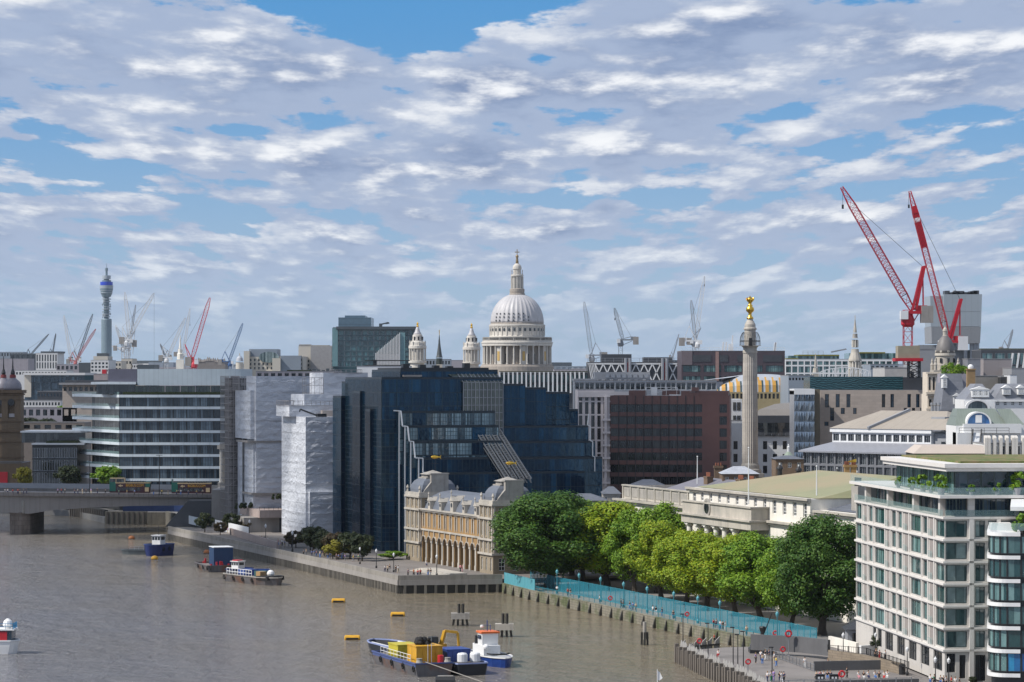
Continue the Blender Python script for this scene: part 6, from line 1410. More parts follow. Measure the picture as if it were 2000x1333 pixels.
def house(lb, a, b, pt, pr, Y, D, wm, rm, rows=(), cols=3, name='brick_house'):
 F = QF(a, b, Y); z = lambda py: F.z(py, a); L = F.L; t = thing(name, lb, 'house', F.loc(),0); hs = [(L * (i + .3) / cols, L * (i + .7) / cols, z(d), z(c)) for c, d in rows for i in range(cols)]; h = z(pt)
 m = MB(); wall_holes(m, 0, L, 0, h, hs, .25); m.quad((0, D, 0),(0,0,0),(0,0, h),(0, D, h)).quad((L, 0,0),(L, D, 0),(L, D, h),(L, 0, h)).build('wall', wm, t)
 if hs: windows(t, hs, MT['glass_dark'], MT['white_paint'], 2,2,.1)
 i_ = min(L, D) * .35; MB().add([(-.3,-.3, h),(L + .3,-.3, h),(L + .3, D, h),(-.3, D, h),(i_, D / 2, z(pr)),(L - i_, D / 2, z(pr))], [(0,1,5,4),(1,2,5),(2,3,4,5),(3,0,4)]).build('roof', rm, t)
 return t
house('small brown brick house with a pale hipped roof below the foot of the monument column', 1411,1482,926,912,640,9, MT['brick'], MT['lead'], [(932,942)], 4)
house('brown brick house behind the left part of the green copper roof', 1515,1570,897,891,640,10, MT['brick'], MT['slate'], [(904,914)], 3)
house('low slate roofed house right of the navy glass block behind the dark trees', 1100,1185,978,966,690,12, MT['stone_dark'], MT['slate'], [(983,990)], 5, 'slate_house')
house('slate roofed house between the navy glass block and the white customs hall', 1178,1212,965,952,700,12, MT['stone_dark'], MT['slate'], [(970,980)], 3, 'slate_house')
house('grey ridged roof house behind the left end of the customs hall', 1235,1300,950,938,720,12, MT['stone'], MT['slate'], [], 3, 'slate_house')
t = thing('garden_statue', 'white statue on a pale green dome in front of the stone offices', 'statue', (PX(1540,760),760, PZ(905,760))); MB().lathe([(1.5,0),(1.5,1.2),(1.3,2.0),(.7,2.7),(.3,3.0)], 14).build('dome', mat('pale_copper', (.32,.38,.3),.6), t); MB().lathe([(.35,3),(.3,3.8),(.38,4.2),(.15,4.5),(.18,4.8),(.05,5)], 8).build('figure', MT['white_paint'], t)


# ================================================================ LEFT: banded offices, bridge, brick towers
def banded():
 Y = 1000; F = QF(233,470, Y); z = lambda py: F.z(py, 300); L = F.L; D = 45; t = thing('banded_offices', 'wide glass office building with white ledges ending in a sharp prow, behind the bridge', 'office building', F.loc(), F.ang)
 W0 = Vector((F.a.x, F.a.y)); tip = Vector((PX(141,1045),1045)) - W0; back = Vector((PX(160,1075),1075)) - W0
 lv = [774,797,820,843.5,867,890,913.5,937.5]; cs = Vector((PX(186,1030),1030)) - W0
 body = [(0,0),(L, 0),(L, D),(back.x + 12, D + 28),(cs.x - 2, cs.y + 6),(cs.x * .9, cs.y * .9)]
 o = MB().prism(body, 0, z(770)).build('core', MT['dark'], t)
 led = MB()
 for p in lv: led.prism([(.0,-.5),(L + .3,-.5),(L + .3,.6),(0,2),(back.x, back.y),(tip.x, tip.y)], z(p + 2.6), z(p - 2.6))
 led.build('ledge', mat('pale_blue_band', (.58,.64,.68),.45, var=.04, stains=.1, wave=('X', 4.4,.15)), t)
 bl = glass('office_glass', (.015,.028,.04),(.16,.22,.27),.7,.08,.02,.6)
 hs = []
 for a, b in zip(lv, lv[1:] + [960]): hs += [(L * i / 9 + .05, L * (i + 1) / 9 - .05, z(b - 2.6), z(a + 2.6)) for i in range(9)]
 windows(t, hs, bl, MT['dark'], 5,1,.12, y=-.05)
 dv = cs; n = 5; ang = math.atan2(-dv.y, -dv.x)
 hs = [(dv.length * i / n, dv.length * (i + 1) / n, z(b - 2.6), z(a + 2.6)) for a, b in zip(lv, lv[1:] + [960]) for i in range(n)]
 windows(t, hs, MT['glass_dark'], MT['steel'], 4,1,.1, y=0, M=Matrix.Translation((cs.x, cs.y, 0)) @ Matrix.Rotation(ang, 4, 'Z') @ Matrix.Translation((0,-.1,0)), name='prow_glazing')
 r = MB()
 for p in lv[:-1]:
  for a, b in (((.0,-.5),(tip.x, tip.y)), ): r.quad((a[0], a[1], z(p - 2.6)),(b[0], b[1], z(p - 2.6)),(b[0], b[1], z(p - 8)),(a[0], a[1], z(p - 8)))
 r.build('glass_rail', GLB, t)
 x = F.x; MB().box(x(267), L, 1.5, D, z(753), z(721)).build('roof_screen', mat('pale_blue_screen', (.46,.53,.57),.45, var=.05, wave=('X', 1.65,.18), stains=.1), t)
 MB().box(x(210), x(266),1.8,30, z(746), z(721)).build('louvre_screen', mat('mauve_louvre', (.12,.12,.16),.5, wave=('X', .7,.3)), t)
 MB().box(x(177), x(265),.6,40, z(751), z(746.5)).build('canopy', MATS['pale_blue_band'], t)
 hs = [(x(262) + (L - x(262)) * i / 7 + .1, x(262) + (L - x(262)) * (i + 1) / 7 - .1, z(769), z(754)) for i in range(7)]; windows(t, hs, glass('dark_green_glass', (.01,.02,.018),(.05,.07,.05),.5), MT['dark'], 4,1,.1, y=1.4, name='top_floor_window')
 MB().box(x(240), L, -.2,1.0, z(770), z(766)).build('roof_hedge', LEAF['far'], t); MB().box(x(185), x(262),4,30, z(770), z(751)).build('set_back_storey', MT['glass_dark'], t)
banded()
t, F, z = QB('round_glass_block', 'lower dark glass building with a planted roof left of the pointed ledges', 63,150,868,1030,24, MT['dark'], 6, [(875,895),(898,920),(923,950)], MT['glass_dark'], MT['steel'], .96,3)
boxp(t, 'roof_planting', F, z, LEAF['far'], (88,150,862,868,2,20)); boxp(t, 'upper_block', F, z, MT['glass_dark'], (35,160,846,866,8,30)); boxp(t, 'upper_edge', F, z, MT['white'], (33,165,843,846,7,30),(62,165,866,869,-.5,24))
def brick_tower(px, w, lb, Y, pc):
 k = Y / FP; t = thing('brick_tower', lb, 'brick tower', (PX(px, Y), Y, 2)); zz = lambda py: PZ(py, Y) - 2; h = w * k / 2
 tb = mat('yellow_stock_brick', (.17,.12,.075),.85, var=.14, scale=.15, stains=.35); zc = zz(pc)
 m = MB(); wall_holes(m, -h, h, 0, zz(pc + 6), [(-h * .36, h * .36, zz(pc + 55), zz(pc + 24))], 1.2, y=-h); m.quad((h, -h, 0),(h, h, 0),(h, h, zz(pc + 6)),(h, -h, zz(pc + 6))).quad((-h, h, 0),(-h, -h, 0),(-h, -h, zz(pc + 6)),(-h, h, zz(pc + 6)))
 m.box(-h * .9, h * .9,-h + 1.3, h, 0, zz(pc + 6)); m.build('wall', tb, t); MB().lathe([(h * .36,0),(h * .36,.3)], 16, sy=1).build('arch_head', MT['dark'], t).matrix_local = Matrix.Translation((0,-h - .02, zz(pc + 24))) @ Matrix.Rotation(PI / 2,4, 'X')
 m = MB(); [m.box(-h - a, h + a, -h - a, h + a, zz(p + b), zz(p)) for p, b, a in ((pc, 6,.9),(pc + 7,3,.4),(pc + 18,2,.25),(pc + 60,2,.3),(pc + 78,4,.6),(pc + 100,2,.3),(pc + 130,2,.3))]; m.build('string_course', mat('dark_brick_band', (.15,.10,.06),.85, stains=.4), t)
 MB().quad((-h * .3,-h + 1.1, zz(pc + 53)),(h * .3,-h + 1.1, zz(pc + 53)),(h * .3,-h + 1.1, zz(pc + 46)),(-h * .3,-h + 1.1, zz(pc + 46))).build('belfry_panel', MATS['pink_white_frame'], t)
 MB().lathe([(h * a, zz(pc - b)) for a, b in ((.95,0),(.95,5),(.9,11),(.75,16),(.45,21),(.22,25),(.2,29))], 12).build('lead_dome', mat('pinkish_lead', (.24,.225,.25),.5, var=.06, stains=.2), t, smooth=True)
 MB().lathe([(h * .36, zz(pc - 24)),(h * .3, zz(pc - 30))], 10).build('dome_cap', mat('dull_red', (.2,.03,.03),.6), t); MB().lathe([(.6, zz(pc - 29)),(.9, zz(pc - 33)),(.3, zz(pc - 42)),(.12, zz(pc - 66))], 8).build('finial', MT['black'], t)
brick_tower(25,37, 'yellow brown brick tower with belfry arch and lead dome at the left edge', 1120,762); brick_tower(7,34, 'second brick tower with a lead dome, half out of the picture behind the first', 1175,762)
t, F, z = QB('brick_hall', 'low brick wall and red door block at the foot of the brick tower', -30,42,905,1080,20, MATS['yellow_stock_brick']); boxp(t, 'door', F, z, MT['red'], (-10,15,922,950,-.3,0))

# ---- the bridge
def bridge():
 xs = [(-40,959.0,991),(0,959.3,1000),(57,960,1004),(100,960.3,997),(180,961,991.5),(260,961.8,988.5),(360,962.5,987.5),(440,963.5,990)]
 Yb = lambda px: 880 + (px + 40) * .05; Wd = 32
 t = thing('river_bridge', 'grey concrete road bridge with shallow arched span and panelled parapet at the left', 'bridge', (PX(57,885),885,0)); o = Vector((PX(57,885),885,0))
 P = lambda px, py, dy=0: Vector((PX(px, Yb(px)), Yb(px) + dy, PZ(py, Yb(px)))) - o
 m = MB()
 for (a, ta, ba),(b, tb, bb) in zip(xs, xs[1:]):
  m.quad(P(a, ba), P(b, bb), P(b, tb + 9), P(a, ta + 9)); m.quad(P(a, ba, Wd), P(b, bb, Wd), P(b, bb), P(a, ba)).quad(P(b, bb, Wd), P(a, ba, Wd), P(a, ta, Wd), P(b, tb, Wd))
 m.build('girder', mat('bridge_concrete', (.29,.27,.255),.8, var=.08, scale=.12, stains=.3, wave=('X', 2.9,.12)), t)
 m = MB(); par = MB(); rd = MB()
 for (a, ta, ba),(b, tb, bb) in zip(xs, xs[1:]):
  q = [P(a, ta + 9,-1.0), P(b, tb + 9,-1.0), P(b, tb + 9,1), P(a, ta + 9,1)]; r = [v.copy() for v in q]
  pass
  n0 = len(par.v)
  top = [Vector((v.x, v.y, v.z + 1.15)) for v in q]; par.add(q + top, [(3,2,1,0),(4,5,6,7),(0,1,5,4),(1,2,6,5),(2,3,7,6),(3,0,4,7)])
  rd.quad(P(a, ta + 8.5,.4), P(b, tb + 8.5,.4), P(b, tb + 8.5, Wd), P(a, ta + 8.5, Wd))
 par.build('parapet', mat('parapet_granite', (.26,.235,.22),.75, var=.08, wave=('X', 1.45,.4), stains=.2), t); rd.build('road_deck', MT['roof_grey'], t)
 zt_ = PZ(958, Yb(100)); m = MB()
 for i in range(len(xs) - 1):
  a, b = xs[i], xs[i + 1]; q = [P(a[0], a[1] + 2, Wd - 1.2), P(b[0], b[1] + 2, Wd - 1.2)]; m.add([q[0], q[1], q[1] + Vector((0,0,1.6)), q[0] + Vector((0,0,1.6))], [(0,1,2,3)])
 m.build('far_parapet', MT['grey'], t)
 k = 885 / FP; h = MB(); x0, x1 = P(15,1000).x, P(57,1000).x
 pr = MB(); out = [(x0,1.5),(x0 + 1.6,-.6),(x1 - 2.2,-1.2),(x1,1.2),(x1, Wd - 4),(x0, Wd - 4)]; pr.prism(out, -4, PZ(1003,885)).prism([(x * 1.02 + .0, y - .3) for x, y in out], PZ(1004,885), PZ(1001,885)); pr.build('pier', mat('pier_granite', (.20,.165,.14),.8, var=.2, scale=.4, brick=(2,1.4,.6,.06), stains=.6), t)
 MB().lathe([(.55, PZ(1003,885)),(.55, PZ(979,885)),(.3, PZ(977,885))], 8,(x1 - 1.8,-.6)).build('pier_pilaster', MT['stone_dark'], t)
 MB().box(P(425,990).x, P(452,990).x, 0, Wd, -1, PZ(953,903)).build('abutment', MT['concrete'], t)
 return P, o, Yb
BP, BO, BYb = bridge()
def bus(lb, pa, pb, roof):
 Y = BYb(pa) + 9; x0, x1 = PX(pa, Y), PX(pb, Y); L = x1 - x0; zr = PZ(966 + (pa - 200) * .008, Y) ; t = thing('tour_bus', lb, 'open top bus', ((x0 + x1) / 2, Y, zr),0, None)
 M1 = mat('maroon_bus_paint', (.045,.012,.018),.3); M2 = mat('cream_bus_paint', (.50,.38,.22),.35); M3 = mat('green_bus_paint', (.01,.11,.08),.35); h = L / 2
 MB().prism([(-h, -1.2),(h - .25,-1.2),(h, -.8),(h, .8),(h - .25,1.2),(-h, 1.2)], .35,3.0).box(-h + .2, h, -1.22,1.22,2.2,3.0).build('body', M1, t)
 b = MB().box(-h + 1.8, h - .1,-1.26,-1.15,2.95,3.2).box(-h + 1.8, h - .1,1.15,1.26,2.95,3.2).box(h - .2, h + .02,-1.2,1.2,2.95,3.2).box(h - 1.6, h - .4,-1.24,-1.2,.8,1.9)
 b.add([(-h + 2.6,-1.25,2.35),(-h + 3.6,-1.25,2.75),(-h + 3.4,-1.25,2.5),(-h + 4.1,-1.25,2.5),(-h + 4.1,-1.25,2.2),(-h + 3.4,-1.25,2.2),(-h + 3.6,-1.25,1.95)], [(0,6,5,4,3,2,1)]); b.build('side_rail', M2, t)
 MB().box(-h - .02,-h + 1.9,-1.23,1.23,.9,3.3).prism([(-h - .05,-1.2),(-h + .3,-1.2),(-h + .3,1.2),(-h - .05,1.2)], 1.6,4.1,.1).build('front_panel', M3, t)
 MB().box(-h + .1,-h + .25,-1.15,1.15,2.5,4.2).build('windscreen', MT['glass_pale'], t)
 if roof:
  MB().box(-h + .1,-h + 4.6,-1.25,1.25,4.15,4.35).box(-h + 4.5,-h + 4.7,-1.25,1.25,3.1,4.2).box(-h + 1.9,-h + 2.1,-1.25,1.25,3.1,4.2).build('canopy', M2, t)
  MB().box(-h + .3,-h + 4.5,-1.2,1.2,3.2,4.15).build('canopy_glass', MT['glass_dark'], t); MB().box(h - 1.4, h, -1.24,1.24,2.0,3.4).build('rear_panel', M3, t)
 w = MB(); [w.box(-h + 2.2 + 1.5 * i, -h + 3.5 + 1.5 * i, -1.24,-1.19,1.0,1.85) for i in range(int((L - 3.5) / 1.5))]; w.build('window', MT['glass_dark'], t)
 wm = None
 for x in (-h + 2.6, h - 2.8):
  for y in (-1.05,1.05):
   o = (wm := MB().lathe([(.48,-.14),(.5,-.1),(.5,.1),(.48,.14)], 16).build('wheel', MT['rubber'], t)) if wm is None else link('wheel', wm.data, t); o.location = (x, y, .5); o.rotation_euler = (PI / 2,0,0)
 cu = bpy.data.curves.new('lettering', 'FONT'); cu.body = 'BIGBUS.COM'; cu.size = .95; cu.extrude = .01; tmp = bpy.data.objects.new('tmp', cu); me = bpy.data.meshes.new_from_object(tmp); me.materials.clear(); me.materials.append(MT['yellow']); bpy.data.objects.remove(tmp); o = link('lettering', me, t); o.location = (-h + 5.0,-1.27,2.12); o.rotation_euler = (PI / 2,0,0); t.scale = (1,1,1.18)
 st = MB(); [st.box(-h + 5 + .85 * i, -h + 5.35 + .85 * i, y, y + .9,3.0,3.55) for i in range(int((L - 6) / .85)) for y in (-1.1,.2)]; st.build('seats' if False else 'seat_row', MT['dark'], t)
 return t
bus('maroon open top tour bus with covered front, left of the two on the bridge', 215,294, True); bus('maroon tour bus fully open on top, right of the two on the bridge', 336,413, False)
def car(lb, p, rz, col, L=4.3):
 t = thing('parked_car', lb, 'car', p, rz); m = MB(); pf = [(-L / 2,.3),(L / 2,.3),(L / 2,.75),(L * .32,.95),(-L / 2 + .05,.95)]; W_2 = .88
 m.add([(x, -W_2, z) for x, z in pf] + [(x, W_2, z) for x, z in pf], [(0,1,2,3,4),(9,8,7,6,5)] + [(i, 5 + i, 5 + (i + 1) % 5,(i + 1) % 5) for i in range(5)]).box(-L * .33, L * .12,-.72,.72,1.38,1.45); m.build('body', col, t)
 c = [(-L * .42,.95),(L * .28,.95),(L * .13,1.38),(-L * .34,1.38)]; MB().add([(x, -.8 + (z - .95) * .2, z) for x, z in c] + [(x, .8 - (z - .95) * .2, z) for x, z in c], [(0,1,2,3),(7,6,5,4),(1,5,6,2),(0,3,7,4)]).build('windows' if False else 'cabin_glass', MT['glass_dark'], t)
 for x in (-L * .3, L * .32):
  for y in (-.82,.82): o = MB().lathe([(.31,-.1),(.31,.1)], 12).build('wheel', MT['rubber'], t); o.location = (x, y, .31); o.rotation_euler = (PI / 2,0,0)
car('white car at the right end of the bridge beside the scaffold', (PX(434,908),908, PZ(966,908)), PI, MT['white_paint'])
m = MB().box(-9,9,0,8,-1,8).add([(-16,0,0),(-9,0,0),(-9,0,8),(-16,8,0),(-9,8,0),(-9,8,8)], [(0,1,2),(5,4,3),(0,2,5,3)]); o = m.build('stair_block', MT['roof_dark']); o.location = (PX(425,892),892,2); tag(o, 'dark sloping stair structure under the right end of the bridge', 'stairs')
# ---- sheet pile walls, blue hoarding and the far wharf under the bridge
def slab_wall(name, lb, pts, z1, mt, cat='river wall', th=1.2, z0=-2.5, piles=None):
 t = thing(name, lb, cat, (pts[0][0], pts[0][1], 0)); m = MB(); ox, oy = pts[0]
 for (a, b),(c, d) in zip(pts, pts[1:]):
  dd = Vector((c - a, d - b)).normalized(); nn = Vector((-dd.y, dd.x)) * th; m.prism([(a - ox, b - oy),(c - ox, d - oy),(c - ox + nn.x, d - oy + nn.y),(a - ox + nn.x, b - oy + nn.y)], z0, z1)
 m.build('wall', mt, t)
 if piles:
  o0 = None; Lt = sum(math.hypot(c - a, d - b) for (a, b),(c, d) in zip(pts, pts[1:])); n = int(Lt / piles)
  for i in range(min(n, 60)):
   p, a = along(pts, Lt * (i + .5) / n); o = (o0 := MB().box(-.25,.25,-.4,.1,-2.5, z1 - .2).build('pile', MT['wood'], t)) if o0 is None else link('pile', o0.data, t); o.location = (p.x - ox, p.y - oy, 0); o.rotation_euler = (0,0, a + (PI if False else 0))
 return t
CW = mat('stained_quay_concrete', (.22,.20,.16),.85, var=.25, scale=.4, stains=.8)
slab_wall('quay_wall', 'stained concrete quay wall with timber piles under the bridge beyond the blue hoarding', [(PX(205,946),946),(PX(286,944),944)], 4.2, CW, piles=1.6)
slab_wall('quay_wall', 'pale curved concrete quay wall nearest the timber wharf corner under the bridge end', [(PX(287,943),943),(PX(322,943),943)], 4.0, CW)
slab_wall('quay_wall', 'short concrete wall stepping back toward the bridge foot right of the blue hoarding', [(PX(323,942),942),(PX(345,915),915),(PX(372,905),905)], 4.4, CW)
slab_wall('dark_pile_wharf', 'dark far wharf on tall piles seen under the bridge span', [(PX(78,1040),1040),(PX(165,985),985),(PX(204,960),960)], 4.0, MT['wood_dark'], 'wharf', piles=2.4)
t = slab_wall('blue_hoarding', 'dark blue hoarding with small white notices on the quay under the bridge', [(PX(240,950),950),(PX(340,948),948),(PX(396,935),935)], 6.9, mat('dark_blue_board', (.012,.03,.10),.5, var=.2), 'hoarding', th=.15, z0=4.0)
m = MB(); [m.box(a, a + .7,-.1,-.03,5.6,6.3) for a in (4,7.5,12,13,15.5)]; m.build('notice', MT['white'], t)
o = slab_wall('white_hoarding', 'white and blue hoarding panels on the quay left of the pink terrace', [(PX(352,905),905),(PX(395,872),872)], 5.4, mat('pale_blue_hoarding', (.45,.52,.6),.5), 'hoarding', th=.15, z0=2.9)
def wall_run(lb, p, z1, mt, name='low_wall', th=.5): return slab_wall(name, lb, p, z1, mt, 'wall', th=th, z0=2.9)
wall_run('pale pink wall with a row of posters behind the timber wharf', [(PX(420,858),858),(PX(485,815),815)], 5.8, MT['white'], 'poster_wall', .2)
wall_run('pale pinkish raised planter wall along the promenade', [(PX(448,830),830),(PX(540,760),760)], 4.8, MATS['pink_concrete'])

t, F, z = QB('portico_building', 'classical stone portico building glimpsed between the banded offices and the grey scaffold', 429,470,868,925,20, MT['stone'], cat='building')
m = MB().add([(-.6,-2, z(870)),(6.5,-2, z(870)),(6.5,-2, z(857)),(-.6,0, z(870)),(6.5,0, z(857))], [(0,1,2),(0,2,4,3)]).box(-.6,6.5,-2,0, z(877), z(870)); m.build('pediment', MT['stone'], t)
for i in range(3): MB().lathe([(.6, z(942)),(.48, z(938)),(.42, z(880)),(.6, z(877))], 10,(.6 + 1.7 * i, -1.3)).build('column', MT['stone_light'], t)
boxp(t, 'plinth', F, z, MT['stone_dark'], (427,470,942,975,-3,0))


# ================================================================ CATHEDRAL
def cathedral():
 Y = 1840.0; k = Y / FP; t = thing('domed_cathedral', 'huge pale stone cathedral dome with lantern and golden ball, flanked by two ornate bell towers', 'cathedral', (PX(1010, Y), Y, 12.0)); zz = lambda py: PZ(py, Y) - 12
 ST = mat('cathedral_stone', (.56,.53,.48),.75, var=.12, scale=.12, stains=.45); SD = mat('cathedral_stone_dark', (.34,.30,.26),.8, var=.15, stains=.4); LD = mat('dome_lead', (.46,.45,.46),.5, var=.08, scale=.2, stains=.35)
 L = lambda pr: [(r * k, zz(y)) for r, y in pr][::1]
 up = lambda pr: sorted(L(pr), key=lambda q: q[1])
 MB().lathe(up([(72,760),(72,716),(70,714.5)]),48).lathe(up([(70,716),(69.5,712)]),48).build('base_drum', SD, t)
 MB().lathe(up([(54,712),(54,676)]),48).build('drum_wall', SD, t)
 colm = None
 for i in range(32):
  a = 2 * PI * (i + .5) / 32;
  if colm is None: colm = MB().lathe([(2.3 * k, zz(712)),(2.3 * k, zz(711)),(1.75 * k, zz(710)),(1.5 * k, zz(679)),(2.2 * k, zz(677)),(2.2 * k, zz(676))], 10).build('column', ST, t); o = colm
  else: o = link('column', colm.data, t)
  o.location = (66 * k * math.cos(a),66 * k * math.sin(a),0)
 for i in range(8):
  a = 2 * PI * (i * 4 + 1.0) / 32 - PI * .0 - 2 * PI / 32 * .0; o = MB().box(-6.2 * k, 6.2 * k, -.9,2.0, zz(712), zz(677)).build('niche', ST, t); o.location = (62 * k * math.cos(a),62 * k * math.sin(a),0); o.rotation_euler = (0,0, a + PI / 2)
  g = MB().box(-2.6 * k, 2.6 * k, -1.1,-.95, zz(705), zz(687)).lathe([(.01,0),(.01,.01)], 3).build('gilded_recess', mat('amber_stone', (.5,.33,.1),.6), o)
  o.rotation_euler = (0,0, a + PI / 2)
 for i in range(24):
  a = 2 * PI * (i + .5) / 24; o = MB().box(-1.9 * k, 1.9 * k, -.2,.2, zz(708), zz(692)).build('drum_window', MT['glass_dark'], t); o.location = (54.2 * k * math.cos(a),54.2 * k * math.sin(a),0); o.rotation_euler = (0,0, a + PI / 2)
 MB().lathe(up([(69,676),(69,672),(70,671),(70,668.5),(68,668),(68,667)]),64).build('entablature', ST, t)
 m = MB().lathe(up([(68,661.5),(68,659),(66.6,659),(66.6,661.5)]),64).lathe([(67.6 * k, zz(667)),(67.6 * k, zz(665.5)),(66.4 * k, zz(665.5)),(66.4 * k, zz(667))], 64)
 for i in range(120):
  a = 2 * PI * i / 120; w = (.9 if i % 8 else 2.2) * k; m.bar((67.2 * k * math.cos(a),67.2 * k * math.sin(a), zz(666)),(67.2 * k * math.cos(a),67.2 * k * math.sin(a), zz(661)), w)
 m.build('balustrade', ST, t)
 MB().lathe(up([(54,667.5),(54,657),(53,656),(53,640),(54.5,638.5),(55,635),(53,634)]),64).build('attic_wall', ST, t)
 wm = None
 for i in range(32):
  a = 2 * PI * (i + .5) / 32; o = (wm := MB().box(-1.9 * k, 1.9 * k, -.25,.25, zz(647.5), zz(642)).build('attic_window', MT['glass_dark'], t)) if wm is None else link('attic_window', wm.data, t); o.location = (53.1 * k * math.cos(a),53.1 * k * math.sin(a),0); o.rotation_euler = (0,0, a + PI / 2)
 pl = None
 for i in range(32):
  a = 2 * PI * i / 32; o = (pl := MB().box(-.9 * k, .9 * k, -.4,.4, zz(656), zz(639)).build('pilaster', ST, t)) if pl is None else link('pilaster', pl.data, t); o.location = (53.2 * k * math.cos(a),53.2 * k * math.sin(a),0); o.rotation_euler = (0,0, a + PI / 2)
 rib = lambda a, kk: 1 + .022 * max(0, math.cos(a * 32)) ** 3 - .012 * max(0,-math.cos(a * 32)) ** 2
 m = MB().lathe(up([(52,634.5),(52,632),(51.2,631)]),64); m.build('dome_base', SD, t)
 pr = [];
 for i in range(22):
  q = (PI / 2) * i / 21 * .86; pr.append((51 * math.cos(q) ** .93 * k, zz(631 - 55.5 * math.sin(q) / math.sin(PI / 2 * .86))))
 MB().lathe(pr, 256, rib=rib).build('dome', LD, t, smooth=True)
 rn = random.Random(4)
 for i in range(8):     # small dark openings between the ribs
  for dz in (0,6.5,13):
   a = -PI / 2 + (i - 5.2) * 2 * PI / 32 + .098
   if rn.random() < .85: z = 628 - dz * 1.0; r = (51 * math.sqrt(max(0,1 - ((631 - z) / 57) ** 2)) + .4) * k; o = MB().box(-.9 * k, .9 * k, -.25,.25,0,2.4 * k).build('dome_opening', MT['dark'], t); o.location = (r * math.cos(a), r * math.sin(a), zz(z)); o.rotation_euler = (0,0, a + PI / 2)
 MB().lathe(up([(15.5,577),(15.5,574),(14,573),(14.5,570),(14.5,565),(12.5,564)]),24).build('golden_gallery', SD, t)
 MB().lathe(up([(9.5,565),(9.5,541),(12.5,540),(12.5,537),(8,536),(7.5,527),(9,526),(8.5,522),(7.5,519),(5,516.5),(3.5,515)]),24).build('lantern', ST, t)
 for i in range(12):
  a = 2 * PI * i / 12; o = MB().lathe([(1.0 * k, zz(564)),(.85 * k, zz(541))], 7,(11.5 * k * math.cos(a),11.5 * k * math.sin(a))).build('lantern_column', ST, t)
 for i in range(8):
  a = 2 * PI * i / 8 + .39; MB().lathe([(.9 * k, zz(537)),(.5 * k, zz(531)),(1 * k, zz(530)),(.2 * k, zz(527))], 6,(11 * k * math.cos(a),11 * k * math.sin(a))).build('lantern_urn', SD, t)
 GB = mat('dull_gilding', (.30,.22,.12),.5,.4); MB().lathe(up([(3.2,516),(2.4,508),(1.8,504),(2.9,502.5),(3,500.5),(2.2,498.8),(.7,498),(.6,496)]),16).build('ball', GB, t, smooth=True)
 MB().box(-.75 * k, .75 * k, -.3,.3, zz(497), zz(488)).box(-4 * k, 4 * k, -.28,.28, zz(493.6), zz(492)).ball((0,0, zz(488)),.9 * k, 5).ball((-4 * k, 0, zz(492.8)),.9 * k, 5).ball((4 * k, 0, zz(492.8)),.9 * k, 5).build('cross', GB, t)
 for px, top in ((815.5,630),(921,632.5)):
  dy = top - 631; ox = PX(px, Y + 60) - PX(1010, Y) ; oy = 60; k2 = (Y + 60) / FP; z2 = lambda py: PZ(py + dy, Y + 60) - 12; c = (0,0); U = lambda pr: sorted([(r * k2, z2(y)) for r, y in pr], key=lambda q: q[1])
  tw = MB().lathe(U([(14,760),(14,711),(17.5,710),(17.5,706),(12.5,705),(12.5,683),(17.5,682),(17.5,677),(15,676),(14.5,670),(11,668),(10,662),(9.5,656),(7,654)]),20).build('bell_tower', ST, t); tw.location = (ox, oy, 0)
  MB().lathe(U([(8,655),(7.2,652),(5,649),(4,645),(2.6,641),(2,640)]),16).build('bell_roof', LD, tw, smooth=True); MB().lathe(U([(1.9,641),(2.6,638),(1.4,636),(2.3,633.5),(1.0,631.5),(.2,630)]),12).build('pineapple_finial', MT['gold'], tw)
  for i in range(16): a = 2 * PI * i / 16; MB().lathe([(1.15 * k2, z2(706)),(1.0 * k2, z2(682))], 7,(15.6 * k2 * math.cos(a),15.6 * k2 * math.sin(a))).build('column', ST, tw)
  for i in range(8):
   a = 2 * PI * i / 8 + .2; o = MB().box(-1.3 * k2,1.3 * k2,-.2,.2, z2(666), z2(659)).build('opening', MT['dark'], tw); o.location = (10.6 * k2 * math.cos(a),10.6 * k2 * math.sin(a),0); o.rotation_euler = (0,0, a + PI / 2)
   MB().lathe([(1.2 * k2, z2(677)),(.7 * k2, z2(671)),(1.3 * k2, z2(670)),(.2 * k2, z2(666))], 6,(15.5 * k2 * math.cos(a),15.5 * k2 * math.sin(a))).build('urn', ST, tw)
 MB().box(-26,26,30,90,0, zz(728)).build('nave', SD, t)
cathedral()


